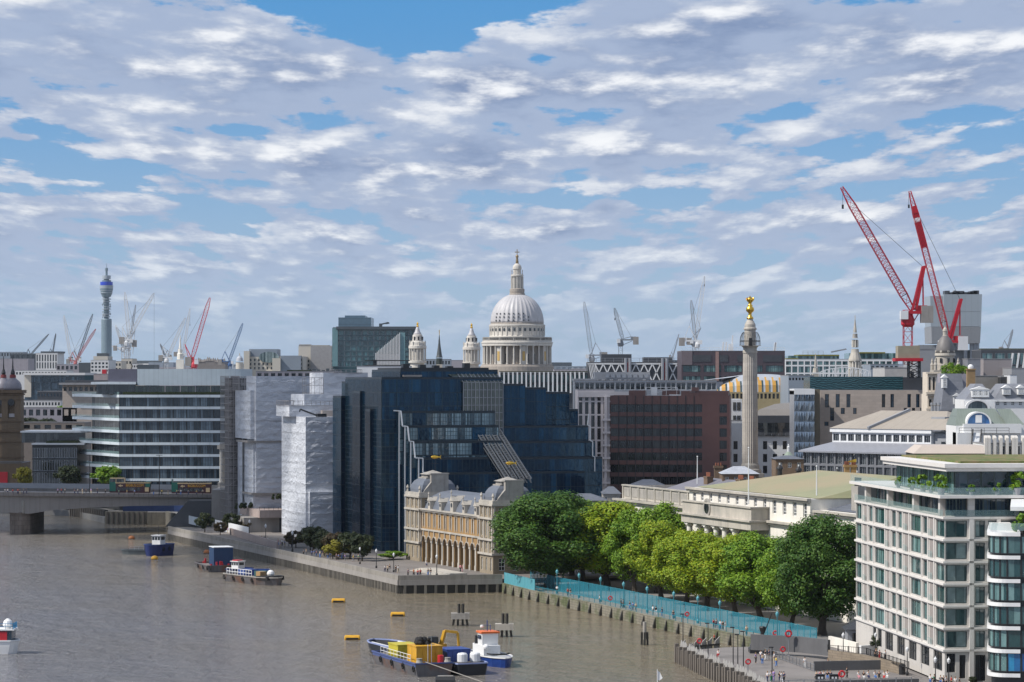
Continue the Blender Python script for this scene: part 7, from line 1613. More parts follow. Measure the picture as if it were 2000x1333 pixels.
# ================================================================ CRANES
def lattice(m, p, q, w0, w1, bar, n, up=None):
 """four-chord truss from p to q, tapering w0 -> w1"""
 p, q = Vector(p), Vector(q); d = (q - p).normalized(); a = Vector((0,1,0)); b = d.cross(a).normalized(); prev = None
 for i in range(n + 1):
  c = p.lerp(q, i / n); w = (w0 + (w1 - w0) * i / n) / 2; s = [c + a * w + b * w, c - a * w + b * w, c - a * w - b * w, c + a * w - b * w]
  for k in range(4): m.bar(s[k], s[(k + 1) % 4], bar * .6)
  if prev:
   for k in range(4): m.bar(prev[k], s[k], bar); m.bar(prev[k], s[(k + 1) % 4], bar * .55)
  prev = s
def crane(lb, Y, mast, pivot, tip, mt, w=2.0, apex=None, rear=None, hook=None, bar=None, n=16, cw=None, panel=None, cab=True, af=1.8):
 P = lambda q: Vector((PX(q[0], Y),0, PZ(q[1], Y))) - B; B = Vector((PX(mast[0], Y),0, PZ(mast[1], Y))); t = thing('tower_crane', lb, 'crane', (B.x, Y, B.z)); bar = bar or max(.16, Y / 9000)
 pv, tp = P(pivot), P(tip); m = MB(); lattice(m, (0,0,0),(0,0, pv.z), w, w, bar, max(3, int(pv.z / w / 1.2))); m.build('mast', mt, t)
 m = MB(); mid = pv.lerp(tp, .12); m2 = pv.lerp(tp, .85); lattice(m, pv, mid, w * .5, w * .85, bar, 2); lattice(m, mid, m2, w * .85, w * .8, bar, n); lattice(m, m2, tp, w * .8, w * .3, bar, 3); m.build('jib', mt, t)
 s = 1 if tp.x < pv.x else -1
 ap = P(apex) if apex else pv + Vector((s * w * 1.6,0, w * 3.4)); rr = P(rear) if rear else pv + Vector((s * w * 3.4,0,-w * .2))
 m = MB(); [m.bar(pv + Vector((0, y, 0)), ap + Vector((0, y * .5,0)), bar * af) for y in (-w * .4, w * .4)]; [m.bar(ap + Vector((0, y * .5,0)), rr + Vector((-s * w * .4, y, 0)), bar * 1.1) for y in (-w * .4, w * .4)]
 for i in range(1,9): c = pv.lerp(ap, i / 9); m.bar(c + Vector((0,-w * .35,0)), c + Vector((0, w * .35,0)), bar)
 if af > 2: o_ = Vector((w * .42,0, w * .12)); [m.bar(pv + Vector((0, y, 0)) + o_, ap + Vector((0, y * .5,0)) + o_ * .6, bar * af) for y in (-w * .4, w * .4)]; [m.bar(pv.lerp(ap, i / 9), pv.lerp(ap, i / 9) + o_ * (1 - .04 * i), bar * 1.5) for i in range(10)]
 m.build('a_frame', mt, t)
 m = MB(); m.box(min(pv.x - s * w * .6, rr.x), max(pv.x - s * w * .6, rr.x),-w * .55, w * .55, pv.z - w * .45, pv.z - w * .1); m.bar(pv + Vector((0,0,-w * 1.6)), rr + Vector((-s * w, 0,-w * .4)), bar * 1.5); m.build('counter_jib', mt, t)
 MB().lathe([(w * .55, pv.z - w * 2),(w * .8, pv.z - w * 1.7),(w * .8, pv.z - w * 1.1),(w * .5, pv.z - w * .3)], 10).box(min(rr.x, rr.x - s * w * 1.3), max(rr.x, rr.x - s * w * 1.3),-w * .4, w * .4, pv.z - w * .1, pv.z + w * .55).build('slewing_unit', mt, t)
 x = rr.x; MB().box(x - w * .7, x + w * .7,-w * .6, w * .6, pv.z - w * 1.5, pv.z + w * .5).build('counterweight', cw or MT['concrete'], t)
 if cab: MB().box(pv.x - s * w * 1.5, pv.x - s * w * .6,-w * .9,-w * .1, pv.z - w * 1.1, pv.z - w * .1).build('cab', MT['white'], t)
 m = MB(); a = pv.lerp(tp, .82) + Vector((s * w * .5,0,0)); m.bar(ap, a, max(.1, bar * .5)); m.build('pendant_rope', MT['dark'], t)
 if hook: h = P(hook); c = tp + Vector((-s * w * .3,0,0)); m = MB().bar((h.x, 0, c.z),(h.x, 0, h.z), max(.1, bar * .45)).box(h.x - w * .12, h.x + w * .12,-.2,.2, h.z - w * .5, h.z); m.build('hook_line', MT['dark'], t)
 if panel: m = MB(); a, b = pv.lerp(tp, panel[0]), pv.lerp(tp, panel[1]); m.bar(a, b, w * .78); m.build('banner', mt, t); c = a.lerp(b, .62); MB().bar(c, c + (b - a).normalized() * w * .6, w * .84).build('banner_sign', MT['white'], t)
 return t, P
WC = MT['white']; RC = mat('crane_red', (.46,.008,.022),.4, var=.06); BC = mat('crane_blue', (.05,.12,.28),.5); DC = mat('crane_dark', (.08,.09,.11),.5)
t, P = crane('big red luffing crane with its jib leaning far left, beside the grey flared tower', 860,(1773,712),(1782,606),(1644,366), RC, 2.5, apex=(1802,521), rear=(1810,607), hook=(1646,400), bar=.19, n=28, af=3)
a = P((1773,680)); MB().box(a.x - 3.2, a.x + 3.2,-2.5,3, a.z - 3, a.z + .6).build('concrete_base', mat('timber_boards', (.30,.27,.20),.8), t); MB().box(a.x - 4.1, a.x + 4.1,-3.2,3.6, a.z - 3.9, a.z - 3).build('red_collar', RC, t)
m = MB(); lattice(m, P((1785,738)), P((1785,706)),3.2,3.2,.4,3); m.build('steel_tower', MT['dark'], t)
crane('second red luffing crane with a red banner on its steep jib, right of the first', 880,(1853,690),(1852,664),(1777,374), RC, 2.1, apex=(1875,585), rear=(1880,655), hook=(1775,400), bar=.18, n=28, af=3, panel=(.62,.90), cw=WC)
for a in [
 ('dark crane jib low on the left skyline above the flat roofs', 3600,(60,720),(60,693),(95,653), DC, 2, {}),
 ('tiny grey crane jib above the white latticed block', 3600,(103,700),(103,690),(109,652), DC, 1.6, {}),
 ('white crane left of the telecom tower with a steep leaning jib', 3000,(138,730),(138,700),(125,617), WC, 2.6, {}),
 ('dark blue crane jib rising steeply just left of the telecom tower', 3000,(152,730),(152,700),(181,614), DC, 2.4, {}),
 ('red and white crane with a low jib just left of the telecom tower', 2900,(147,730),(149,704),(187,643), mat('crane_pink', (.5,.15,.15),.5),2.4, {}),
 ('white crane with a near vertical jib right of the telecom tower', 2500,(250,722),(253,668),(244,571), WC, 3.0, dict(rear=(262,692))),
 ('white crane with a long jib leaning right and a hook rope hanging at its tip', 2500,(247,722),(250,662),(301,573), WC, 3.0, dict(hook=(301,714), rear=(238,676))),
 ('small white crane with a short bent jib at the foot of the telecom tower', 2500,(240,720),(240,678),(226,636), WC, 2.2, dict(rear=(225,676))),
 ('grey crane jib half hidden behind the tall white crane', 2900,(252,720),(252,680),(265,596), MT['steel'], 1.8, {}),
 ('white flat based crane with a jib leaning right, left of the slim stone steeple', 2300,(325,722),(328,697),(362,621), WC, 2.4, dict(rear=(314,699))),
 ('little grey crane with a short crooked jib above the flat crane base', 2300,(321,722),(322,695),(313,672), MT['steel'], 1.3, {}),
 ('pale crane with a thin near vertical jib just right of the slim stone steeple', 2400,(357,722),(358,690),(371,603), WC, 1.9, dict(hook=(371,634))),
 ('red crane with straight jib leaning right, between the slim steeple and blue crane', 1700,(379,722),(375,702),(410,582), mat('crane_coral', (.6,.06,.08),.45),2.6, dict(rear=(368,712))),
 ('blue crane jib rising left of the cream arched building', 2100,(449,722),(448,705),(474,632), BC, 2.0, {}),
 ('grey crane with a slender jib leaning left on the braced black block', 1500,(1156,706),(1155,692),(1141,590), MT['steel'], 2.0, dict(apex=(1163,670))),
 ('crane with orange base and a curved grey jib above the braced black block', 1500,(1212,696),(1216,662),(1200,602), mat('crane_grey', (.2,.22,.25),.5),2.0, dict(apex=(1233,658), hook=(1201,622))),
 ('tall white crane with a long jib, the higher of the pair on the plum block', 1700,(1361,690),(1359,664),(1376,540), WC, 2.4, dict(hook=(1376,556))),
 ('dark steep crane jib crossing behind the tall white crane on the plum block', 1700,(1356,690),(1358,664),(1350,587), MT['steel'], 2.0, dict(rear=(1346,668))),
 ('faint thin crane jib far away left of the plum block', 4200,(1314,712),(1315,695),(1326,653), MT['steel'], 1.5, {}),
 ('pale crane jib at the far right edge of the skyline', 2600,(1968,690),(1969,680),(1978,644), MT['steel'], 2.0, {})]:
 crane(a[0], *a[1:7], **a[7])

# ================================================================ TELECOM TOWER, FAR SKYLINE
def telecom():
 Y = 4740.0; k = Y / FP; t = thing('telecom_tower', 'tall round telecom tower with stacked antenna galleries and a blue screen band, far left', 'tower', (PX(208, Y), Y, 20)); zz = lambda py: PZ(py, Y) - 20; U = lambda pr: sorted([(r * k, zz(y)) for r, y in pr], key=lambda q: q[1])
 G = mat('tower_blue_grey', (.16,.22,.26),.5, var=.06, scale=.02); G2 = mat('tower_pale_grey', (.33,.38,.42),.5)
 MB().lathe(U([(10.2,730),(10.2,625),(9.4,623)]),28).build('shaft', G, t); MB().lathe(U([(5.2,625),(5.2,578)]),20).build('antenna_core', G, t)
 for i in range(9): MB().lathe(U([(9 if i % 2 else 7.4,580.5 + i * 4.9),(9 if i % 2 else 7.4,578.8 + i * 4.9)]),20).build('gallery', G2 if i % 3 else G, t)
 m = MB(); rn = random.Random(3)
 for i in range(44): a = rn.uniform(0,6.28); z = rn.uniform(582,622); m.lathe([(.8, zz(z)),(.8, zz(z) + 2.6)], 6,(7.6 * k * math.cos(a),7.6 * k * math.sin(a)))
 m.build('antenna_cluster', G2, t)
 MB().lathe(U([(8.5,580),(9.5,577),(11.5,572),(11.5,568),(12.6,567),(12.6,559)]),32).build('pod', G, t); MB().lathe(U([(13,564),(13,562),(13.2,560),(13.2,558)]),32).lathe(U([(12,573),(12,571.5)]),32).lathe(U([(12.3,569),(12.3,567.8)]),32).build('pod_rim', G2, t)
 MB().lathe(U([(12.2,557.5),(12.2,551)]),32).build('screen_band', mat('screen_blue', (.02,.06,.5),.4, var=.02), t); MB().lathe(U([(9,551),(9,548),(5,547),(5,545.5)]),24).build('upper_deck', G, t)
 MB().lathe(U([(8.3,545.5),(8.3,538.5)]),24).build('drum', G2, t); m = MB().lathe(U([(2.2,538.5),(2.2,530),(2.8,529.5),(2.8,524),(.5,523.5),(.3,515)]),10); m.build('mast', G, t)
telecom()
SKY1 = mat('far_cream', (.55,.51,.44),.7, var=.08, scale=.05); SKY2 = mat('far_blue_grey', (.24,.28,.33),.6, var=.1, scale=.05); SKY3 = mat('far_dark', (.06,.075,.09),.6, var=.2, scale=.05); SKY4 = mat('far_white', (.62,.62,.62),.6, var=.06, scale=.05); SKY5 = mat('far_mauve', (.33,.31,.34),.6, var=.06, scale=.03)
def FB(lb, a, b, pt, Y, m, rows=(), cols=0, D=30, gm=None, fx=.6, fm=None, name='far_building', roofm=None):
 return QB(name, lb, a, b, pt, Y, D, m, cols, rows, gm or MT['glass_dark'], fm or MT['dark'], fx, 1, cat='building', roofm=roofm)
# left skyline, nearest first
t, F, z = FB('blue glass office block with a cream end wall right of the brick towers', 48,165,733,1450, MT['glass_blue'], [(736,747),(748,760),(761,771)], 7,40, MT['glass_blue'], .96, MT['dark'], 'glass_offices')
boxp(t, 'end_wall', F, z, SKY1,(48,61,732,776,-.4,4)); boxp(t, 'roof_edge', F, z, SKY4,(46,167,728.5,733,-1.5,40))
FB('low dark plant building with pipes below the blue glass offices', 73,128,765,1330, MT['roof_dark'], [(768,775)], 9,20, MT['glass_blue'])
FB('row of low white roofs and vents left of the banded offices', 44,118,783,1280, SKY4, [(786,792)], 12,20)
FB('grey low building with a long roof edge left of the banded offices', 40,150,797,1240, SKY5, [(800,812)], 8,20)
FB('pale grey brown flat building under the roof garden trees', 42,165,826,1200, mat('far_brown', (.2,.17,.15),.7), [(830,838)], 6,20)
t, F, z = FB('white panelled long roof building right of the pinkish stone ledge', 128,165,770,1340, SKY4, [(773,780)], 8,20)
t, F, z = FB('brownish building with a projecting flat roof and small window row above the banded offices prow', 122,215,752,1240, mat('stone_pinkish', (.42,.36,.31),.7), [(756,764)], 9,20); boxp(t, 'flat_roof', F, z, MT['roof_grey'], (117,215,748,752,-3,24)); boxp(t, 'upper_floor', F, z, MT['roof_dark'], (126,215,743,748,1,20))
t, F, z = FB('cream and white stepped building at the foot of the telecom tower', 177,212,704,2150, SKY4, [(708,712),(715,719),(722,726)], 5,40); boxp(t, 'upper_floors', F, z, SKY1,(181,209,696,704,4,30)); boxp(t, 'roof_plant', F, z, SKY3,(186,205,690,696,8,24))
FB('cream building behind the legs of the tall white cranes', 212,237,706,2250, SKY1, [(710,715),(719,724)], 4)
FB('cream square building right of the crane legs', 237,258,701,2300, SKY1, [(706,711)], 3)
FB('pale low building right of the cream square one', 256,270,711,2300, SKY4, [(714,718)], 3)
FB('dark roofed low building under the hanging hook rope', 268,302,713,2200, SKY3)
t, F, z = FB('white latticed office block left of the white crane', 70,112,690,2600, SKY4, [(693,706),(708,720)], 8,40, SKY3 if False else MT['glass_dark'], .5); boxp(t, 'roof_rail', F, z, SKY3,(78,116,686.5,690,4,34))
FB('long mauve grey blank building behind the brick towers', -10,55,701,2300, mat('mauve_ribbed', (.3,.28,.31),.6, wave=('X', 5,.15)))
FB('green grey old building on the far left skyline', -20,45,688,3000, SKY2, [(690,696)], 12); FB('dark glass block between the far left roofs and the latticed block', 20,70,691,2800, SKY3, [(694,708)], 5)
FB('white low building with a colonnade behind the blue glass offices', 30,130,724,1900, SKY4, [(727,732)], 16); FB('grey building under the cluster of cranes', 110,178,712,2400, SKY5, [(715,722)], 8); FB('dark low building right of the crane cluster', 154,176,709,2350, SKY3)
t, F, z = FB('pinkish grey block with a red roof hut left of the banded offices screen', 183,210,731,1400, mat('pinkish_grey', (.33,.28,.28),.7)); boxp(t, 'roof_hut', F, z, MT['red'], (198,206,722,731,2,6))
for i, (a, b, pt, lb) in enumerate(((386,400,707, 'left part of the spiky gothic roofline between red and blue cranes'),(400,418,705, 'middle part of the spiky gothic roofline between red and blue cranes'),(418,440,708, 'right part of the spiky gothic roofline between red and blue cranes'))):
 t, F, z = FB(lb, a, b, pt, 2600, mat('gothic_stone', (.22,.20,.19),.8), name='gothic_building'); m = MB(); rn = random.Random(i); [m.lathe([(1.6, z(pt)),(.2, z(pt - rn.uniform(3,9)))], 5,(F.L * (j + .5) / 5,1)) for j in range(5)]; m.build('pinnacle', MATS['gothic_stone'], t)
spire('church_steeple', 'slim tiered stone steeple between the pale cranes and the red crane', 352,1900, [(.4,655, 'needle'),(2.6,681, 'needle'),(4,682, 'tier'),(4,690, 'tier'),(6,691, 'tier'),(6,702, 'tier'),(8,703, 'tower'),(8,740, 'tower')], {'needle': MT['stone_light'], 'tier': MT['stone_light'], 'tower': MT['stone_light']}, n=8)
t, k, zz = spire('stone_cupola', 'small round stone dome left of the cream arched building', 468,1900, [(.5,690, 'finial'),(1.2,695, 'finial'),(3,696, 'dome'),(6,700, 'dome'),(7.5,706, 'dome'),(8,708, 'drum'),(7.4,709, 'drum'),(7.4,735, 'drum')], {'dome': MT['lead'], 'drum': SKY1}, n=16)
t, F, z = FB('cream stone building with a broad arched window and wings left of the teal glass block', 477,592,697,2250, SKY1, [(701,706),(709,714),(717,722)], 14,60, None, .4, name='arched_building')
boxp(t, 'corner_block', F, z, SKY1,(477,488,686,735,-4,20),(533,549,700,735,-6,6)); boxp(t, 'sloped_roof', F, z, SKY2,(485,540,682,697,6,40)); boxp(t, 'glazed_wing', F, z, SKY2,(549,588,695,735,-3,8)); MB().lathe([(F.L * .17,0),(F.L * .17,1)], 24, sy=.55).build('arch_window', MT['glass_pale'], t).matrix_local = Matrix.Translation((F.L * .42,-.5, z(698))) @ Matrix.Rotation(PI / 2,4, 'X')
t, F, z = FB('tall cream stepped stone block just left of the teal glass block', 583,650,676,2300, SKY1, [(703,708),(711,716),(719,724)], 12,60, name='stone_block'); boxp(t, 'parapet_step', F, z, MT['stone_dark'], (584,607,673,676.5,0,10),(607,643,674.5,677,-1,10)); boxp(t, 'grey_front', F, z, mat('far_grey_stone', (.33,.32,.32),.7),(607,648,677,735,-2,0))
t, F, z = FB('teal glass office building with a smaller upper block and a slanting fin wing', 650,810,640,2150, mat('deep_teal_wall', (.02,.06,.075),.3), [(646,655),(657,665),(667,675),(677,685),(687,695),(697,705),(707,716)], 14,60, glass('deep_teal_glass', (.01,.05,.06),(.08,.2,.22),.5),.96, MT['steel'], 'teal_offices')
boxp(t, 'upper_block', F, z, mat('upper_blue_glass', (.10,.16,.21),.25, wave=('Z', 4.2,.4)),(660,724,620,640,6,50),(672,712,616,620,10,44)); boxp(t, 'corner_glass', F, z, mat('pale_teal_glass', (.14,.25,.27),.2),(649,660,641,716,-1.2,-.2)); boxp(t, 'roof_deck', F, z, SKY3,(657,812,638.2,644,-3,40))
m = MB()
for i in range(17): px = 734 + 2.9 * i; top = 690 - (px - 734) * .85; m.box(F.x(px), F.x(px + 1.6),-8.4,-7.6, z(716), z(max(top, 650)))
m.box(F.x(734), F.x(781),-7.5,-3, z(716), z(692)); m.build('fin_wing', SKY4, t); m = MB().add([(F.x(734),-7.4, z(692)),(F.x(781),-7.4, z(652)),(F.x(781),-7.4, z(716)),(F.x(734),-7.4, z(716))], [(3,2,1,0)]).box(F.x(781), F.x(792),-7.4,-3, z(716), z(650)); m.build('wing_glass', MATS['pale_teal_glass'], t)
m = MB().bar((F.x(752),4, z(632)),(F.x(760),4, z(631)),1.2).box(F.x(740), F.x(746),3,6, z(640), z(632)).bar((F.x(743),4, z(634)),(F.x(758),4, z(630)),1.0); m.build('roof_cradle', SKY3, t)
FB('glassy pale block right of the teal offices behind the bell towers', 832,880,702,2000, SKY2, [(705,712)], 8); FB('low pale building between the cathedral bell towers', 872,905,704,2100, SKY5)
t, F, z = FB('long grey roof line with a green hedge behind the white sheeted buildings', 500,660,726,1150, SKY5, [(729,735)], 12); boxp(t, 'roof_hedge', F, z, LEAF['far'], (560,606,723,726,1,10)); m = MB(); [m.box(F.x(a), F.x(a + 5),3,8, z(726), z(720 + a % 4)) for a in range(600,655,9)]; m.build('roof_plant', SKY3, t)
t, F, z = FB('white roof storey with dark plant just left of the navy block top', 697,800,716,900, MT['white'], [], 0,20, name='roof_storey'); m = MB().box(F.x(712), F.x(790),2,6, z(716), z(713)).box(F.x(728), F.x(735),2,5, z(713), z(703)).box(F.x(712), F.x(800),1.8,2.2, z(705.5), z(703.5)); m.build('roof_plant', MT['dark'], t)
FB('low grey building with railings right of the cathedral base', 1082,1150,722,1700, SKY5, [(725,727)], 10); FB('long low white building on the right skyline left of the red crane', 1700,1755,712,1300, SKY2, [(715,722)], 6)
t, F, z = FB('pale blank block with small vents under the red crane base', 1728,1778,719,905, mat('pale_block', (.42,.41,.40),.7)); t, F, z = FB('dark teal grey low block left of the swirled glass storey', 1540,1590,734,980, SKY2, [(738,743)], 8)
FB('grey blank block right of the red crane base', 1790,1825,683,900, MT['grey']);
for a, b, pt, lb in ((1888,1925,694, 'grey and green roofscape right of the grey dome'),(1862,1892,700, 'green planted roof right of the grey dome lantern')): t, F, z = FB(lb, a, b, pt + 14,1000, SKY2, [(pt + 20, pt + 26)], 5,20, name='roofscape'); boxp(t, 'roof_planting', F, z, LEAF['far'], (a, b, pt + 10, pt + 14,1,10))
t = thing('roof_garden', 'bushy green and yellow roof garden at the foot of the grey dome', 'roof garden', (PX(1863,780),780, PZ(732,780))); m, _ = crown_mesh(6,2.6,3.2,0,14,90,.5); m.v = [(x * 1.15, y * .5, z) for x, y, z in m.v]; m.build('shrubs', LEAF['mid'], t); MB().box(-4,4,-2,2,-7,.1).build('planter_base', SKY5, t)
# distant city filling in towards the horizon
rn = random.Random(12); LMK = [(60, 'behind the brick towers'),(200, 'left of the telecom tower'),(330, 'right of the telecom tower'),(480, 'near the red and blue cranes'),(640, 'behind the cream arched building'),(820, 'behind the teal glass offices'),(1100, 'beside the cathedral dome'),(1340, 'behind the braced black block'),(1540, 'behind the plum block'),(1760, 'beyond the white terraced offices'),(3000, 'at the right end of the skyline')]; nd = {}
for i in range(66):
 px = -30 + i * 31.5 + rn.uniform(-6,6); Y = rn.uniform(2800,5200); pt = rn.uniform(709,727)
 if 560 < px < 1200 and i % 2: continue
 w = rn.uniform(24,60) ; zt_ = PZ(pt, Y); ci = rn.randrange(4); lm = next(q for v, q in LMK if px < v); nd[lm] = nd.get(lm, -1) + 1; t = thing('distant_building', f'{ORD[nd[lm]]} distant {("cream", "blue grey", "mauve grey", "white")[ci]} block from left ' + lm, 'building', (PX(px, Y), Y, 2), rn.uniform(-.4,.4), 'hazy distant blocks'); h = zt_ - 2
 m = MB(); hs = [(-w + 2 * w * (j + .2) / 9,-w + 2 * w * (j + .8) / 9, h - 4.2 - 4.4 * k_, h - 1.6 - 4.4 * k_) for j in range(9) for k_ in range(max(1, min(4, int(h / 5))))]; wall_holes(m, -w, w, 0, h, hs, .5); m.quad((w, 0,0),(w, 40,0),(w, 40, h),(w, 0, h)).quad((-w, 40,0),(-w, 0,0),(-w, 0, h),(-w, 40, h)).quad((-w, 0, h),(w, 0, h),(w, 40, h),(-w, 40, h)); m.box(-w + .5, w - .5,.5,1,0, h - .5)
 m.build('wall', [SKY1, SKY2, SKY5, SKY4][ci], t); MB().box(-w * .5, w * .3,8,24, h, h + rn.uniform(2,6)).build('roof_plant', [SKY3, SKY2][i % 2], t)


# ================================================================ BOATS, BUOYS, MOORINGS
def hull(t, L, B, H, mt, deck, name='hull', bow=.25, flare=.12, z0=0.0, stripe=None, open_=False, stern=.05):
 """hull along +y (bow), waterline z 0"""
 st = [(-L / 2,.86),(-L / 2 + L * stern, 1),(L / 2 - L * bow, 1),(L / 2 - L * bow * .45,.72),(L / 2 - L * bow * .12,.3),(L / 2,.06)] if bow else [(-L / 2,1),(L / 2,1)]
 def ring(z, k, e): return [(w * B / 2 * k, y + (e if y > 0 else -e * .3), z) for y, w in st] + [(-w * B / 2 * k, y + (e if y > 0 else -e * .3), z) for y, w in reversed(st)]
 n = len(st) * 2; m = MB(); a, b, c = ring(-.6,.86,-.4), ring(H * .55,1,0), ring(H, 1 + flare * .4, flare * 2)
 for p, q in ((a, b),(b, c)): m.add(p + q, [(i, (i + 1) % n, n + (i + 1) % n, n + i) for i in range(n)])
 m.build(name, mt, t)
 d = MB(); zd = H - (1.3 if open_ else .25); d.add([(x * .96, y * .98, zd) for x, y, z in c], [tuple(range(n))]); d.build('deck', deck, t)
 g = MB(); [g.bar(c[i], c[(i + 1) % n], .22) for i in range(n)]; g.build('gunwale', stripe or mt, t)
 if stripe and bow == 0: q = MB(); q.box(-B / 2 - .12,-B / 2 - .03,-L / 2, L / 2, H - .55, H - .1).box(B / 2 + .03, B / 2 + .12,-L / 2, L / 2, H - .55, H - .1); q.build('side_stripe', stripe, t)
 return c
def vessel(name, lb, cat, x, y, ang, g=None): return thing(name, lb, cat, (x, y, 0), ang, g)
def tyre(t, x, y, z): o = MB().tube([(0,.42 * math.cos(a),.42 * math.sin(a)) for a in [2 * PI * i / 12 for i in range(13)]], .15,6, False).build('tyre_fender', MT['rubber'], t); o.location = (x, y, z)
def rails(t, pts, h, mt, n=8, w=.07):
 m = MB()
 for a, b in zip(pts, pts[1:]):
  a, b = Vector(a), Vector(b)
  for i in range(n + 1): p = a.lerp(b, i / n); m.bar(p, p + Vector((0,0, h)), w)
  for k in (1,.5): m.bar(a + Vector((0,0, h * k)), b + Vector((0,0, h * k)), w)
 m.build('railing', mt, t)
HG = mat('rusty_grey_hull', (.13,.125,.13),.55, var=.25, scale=.6, var2=(.16,.08,.05), stains=.7); HB = mat('black_hull', (.02,.022,.028),.5, var=.3, stains=.3); BLU = mat('bright_blue_hull', (.012,.05,.25),.4, var=.2, scale=1, stains=.4); DK = mat('work_deck', (.17,.15,.14),.8, var=.3, scale=1)
AU = math.atan2(-UD.x, UD.y)
t = vessel('work_barge', 'grey steel barge with a blue stripe carrying yellow skips, nearest in the river', 'barge', -16.4,477.3, R(20)); hull(t, 23,6,2.1, HG, DK, bow=0, stripe=mat('barge_blue', (.07,.10,.25),.5, stains=.4))
for y in (-10.5,-5,1,7): tyre(t, -3.15, y, 1.2)
rails(t, [(-2.8,-8,2),(-2.8,8,2)], 1.2, MT['white_paint'], 9);
def item(name, lb, cat, root, x, y, z, build):
 M = Matrix.Translation(root.location) @ Matrix.Rotation(root.rotation_euler.z, 4, 'Z'); p = M @ Vector((x, y, z)); o = thing(name, lb, cat, p, root.rotation_euler.z); build(o); return o
def skip(o, w, l, h, mt):
 m = MB().prism([(-w / 2,-l / 2),(w / 2,-l / 2),(w / 2, l / 2),(-w / 2, l / 2)], 0, h); m.build('body', mt, o); MB().box(-w / 2 - .08, w / 2 + .08,-l / 2 - .08, l / 2 + .08, h - .16, h + .02).build('rim', mt, o); r = MB(); [r.box(-w / 2 + (w - .1) * i / 4,-w / 2 + (w - .1) * i / 4 + .12,-l / 2 - .1,-l / 2,0, h - .1) for i in range(5)]; r.build('rib', mt, o)
item('yellow_skip', 'big yellow steel skip with a ladder on the nearest barge', 'skip', t, .2,-6.2,1.9, lambda o: (skip(o, 4.4,4.6,2.7, MT['yellow']), MB().bar((-.3,-2.5,0),(-.3,-2.5,3),.08).bar((.3,-2.5,0),(.3,-2.5,3),.08).build('ladder', MT['white'], o)))
item('yellow_tank', 'smaller yellow box behind the white rail of the nearest barge', 'tank', t, -.6,2.5,1.9, lambda o: skip(o, 3.6,5,2.2, mat('lemon_paint', (.5,.42,.03),.5)))
def heap(o):
 m = MB(); rn = random.Random(5); [m.ball((rn.uniform(-1.2,1.2), rn.uniform(-1,1), rn.uniform(0,.8)), rn.uniform(.25,.55),4) for i in range(22)]; m.build('tangle', MT['rubber'], o)
item('rope_heap', 'heap of black hoses and tyres on top of the big yellow skip', 'heap', t, .2,-5.6,4.7, heap)
item('red_barrel', 'red barrel standing at the near end of the grey barge', 'barrel', t, 1.6,-10,1.9, lambda o: MB().lathe([(.5,0),(.5,1.3),(.42,1.34)], 12).build('drum', MT['red'], o))
for i, y in enumerate((-11,-10.9)): item('bollard', ('rusty round winch at the left corner of the nearest barge', 'rusty round winch at the right corner of the nearest barge')[i], 'winch', t, (-2.3,2.5)[i], y, 1.9, lambda o: MB().lathe([(.5,0),(.6,.3),(.45,.7),(.5,1)], 10).build('drum', MT['stone_dark'], o))
m = MB().bar((0,0,0),(9.6,-13.5,-1.9),.09); o = m.build('mooring_rope', MT['stone_dark']); o.location = (-14.2,466.8,2.4); tag(o, 'mooring rope from the nearest barge down to the black float', 'rope')
t2 = vessel('hopper_barge', 'long open barge with white inner walls moored behind the yellow skips', 'barge', -15.2,490, R(22.3)); hull(t2,47,5.6,1.9, HB, DK, bow=.12, stripe=mat('barge_blue_white', (.25,.3,.5),.5), open_=True); MB().box(-2.5,-2.3,2,18,.6,2).box(2.3,2.5,2,18,.6,2).build('inner_wall', MT['white_paint'], t2); MB().box(-2.7,2.7,-22.5,-9,1.3,1.8).build('fore_deck', DK, t2)
item('blue_skip', 'blue covered skip on the black barge between the yellow skip and the tug', 'skip', t2,-.6,-16.5,1.8, lambda o: skip(o, 4,4.6,2, BLU))
for i in range(2): item('water_tank', ('left of the two white ribbed liquid tanks on the black barge', 'right of the two white ribbed liquid tanks on the black barge')[i], 'tank', t2,-.6 + 2.2 * i, -20.4,1.8, lambda o: MB().lathe([(.7,0),(.85,.15),(.85,1.3),(.7,1.5),(.2,1.6)], 12).build('tank_body', MT['white'], o))
def digger(o):
 Y_ = MT['yellow']; MB().box(-1.4,1.4,-1.2,1.6,.9,2.2).build('body', Y_, o); MB().box(-1.5,-.9,-1.6,1.8,0,.8).box(.9,1.5,-1.6,1.8,0,.8).build('track', MT['rubber'], o); MB().box(-1.3,-.1,-1.3,.4,2.2,3.4).build('cab', MT['glass_dark'], o); MB().bar((.5,-.8,2),(.9,-1.6,4.4),.5).bar((.9,-1.6,4.4),(3,-2,4.1),.42).bar((3,-2,4.1),(3.2,-2.2,1.5),.35).build('boom', Y_, o); MB().prism([(2.7,-2.6),(3.7,-2.6),(3.7,-1.8),(2.7,-1.8)], .5,1.5,.3).build('bucket', MT['dark'], o)
item('digger', 'yellow digger with a raised arm on the barge behind the skips', 'digger', t2,0,-7,1.5, digger)
t = vessel('tug_boat', 'blue hulled tug with a white orange banded wheelhouse beside the barges', 'tug', -3.6,487.5, AU + PI + .02); t.scale = (.85,.85,.85); hull(t, 19,5.6,1.9, BLU, mat('grey_deck', (.35,.36,.37),.7), bow=.3, stripe=MT['white_paint'])
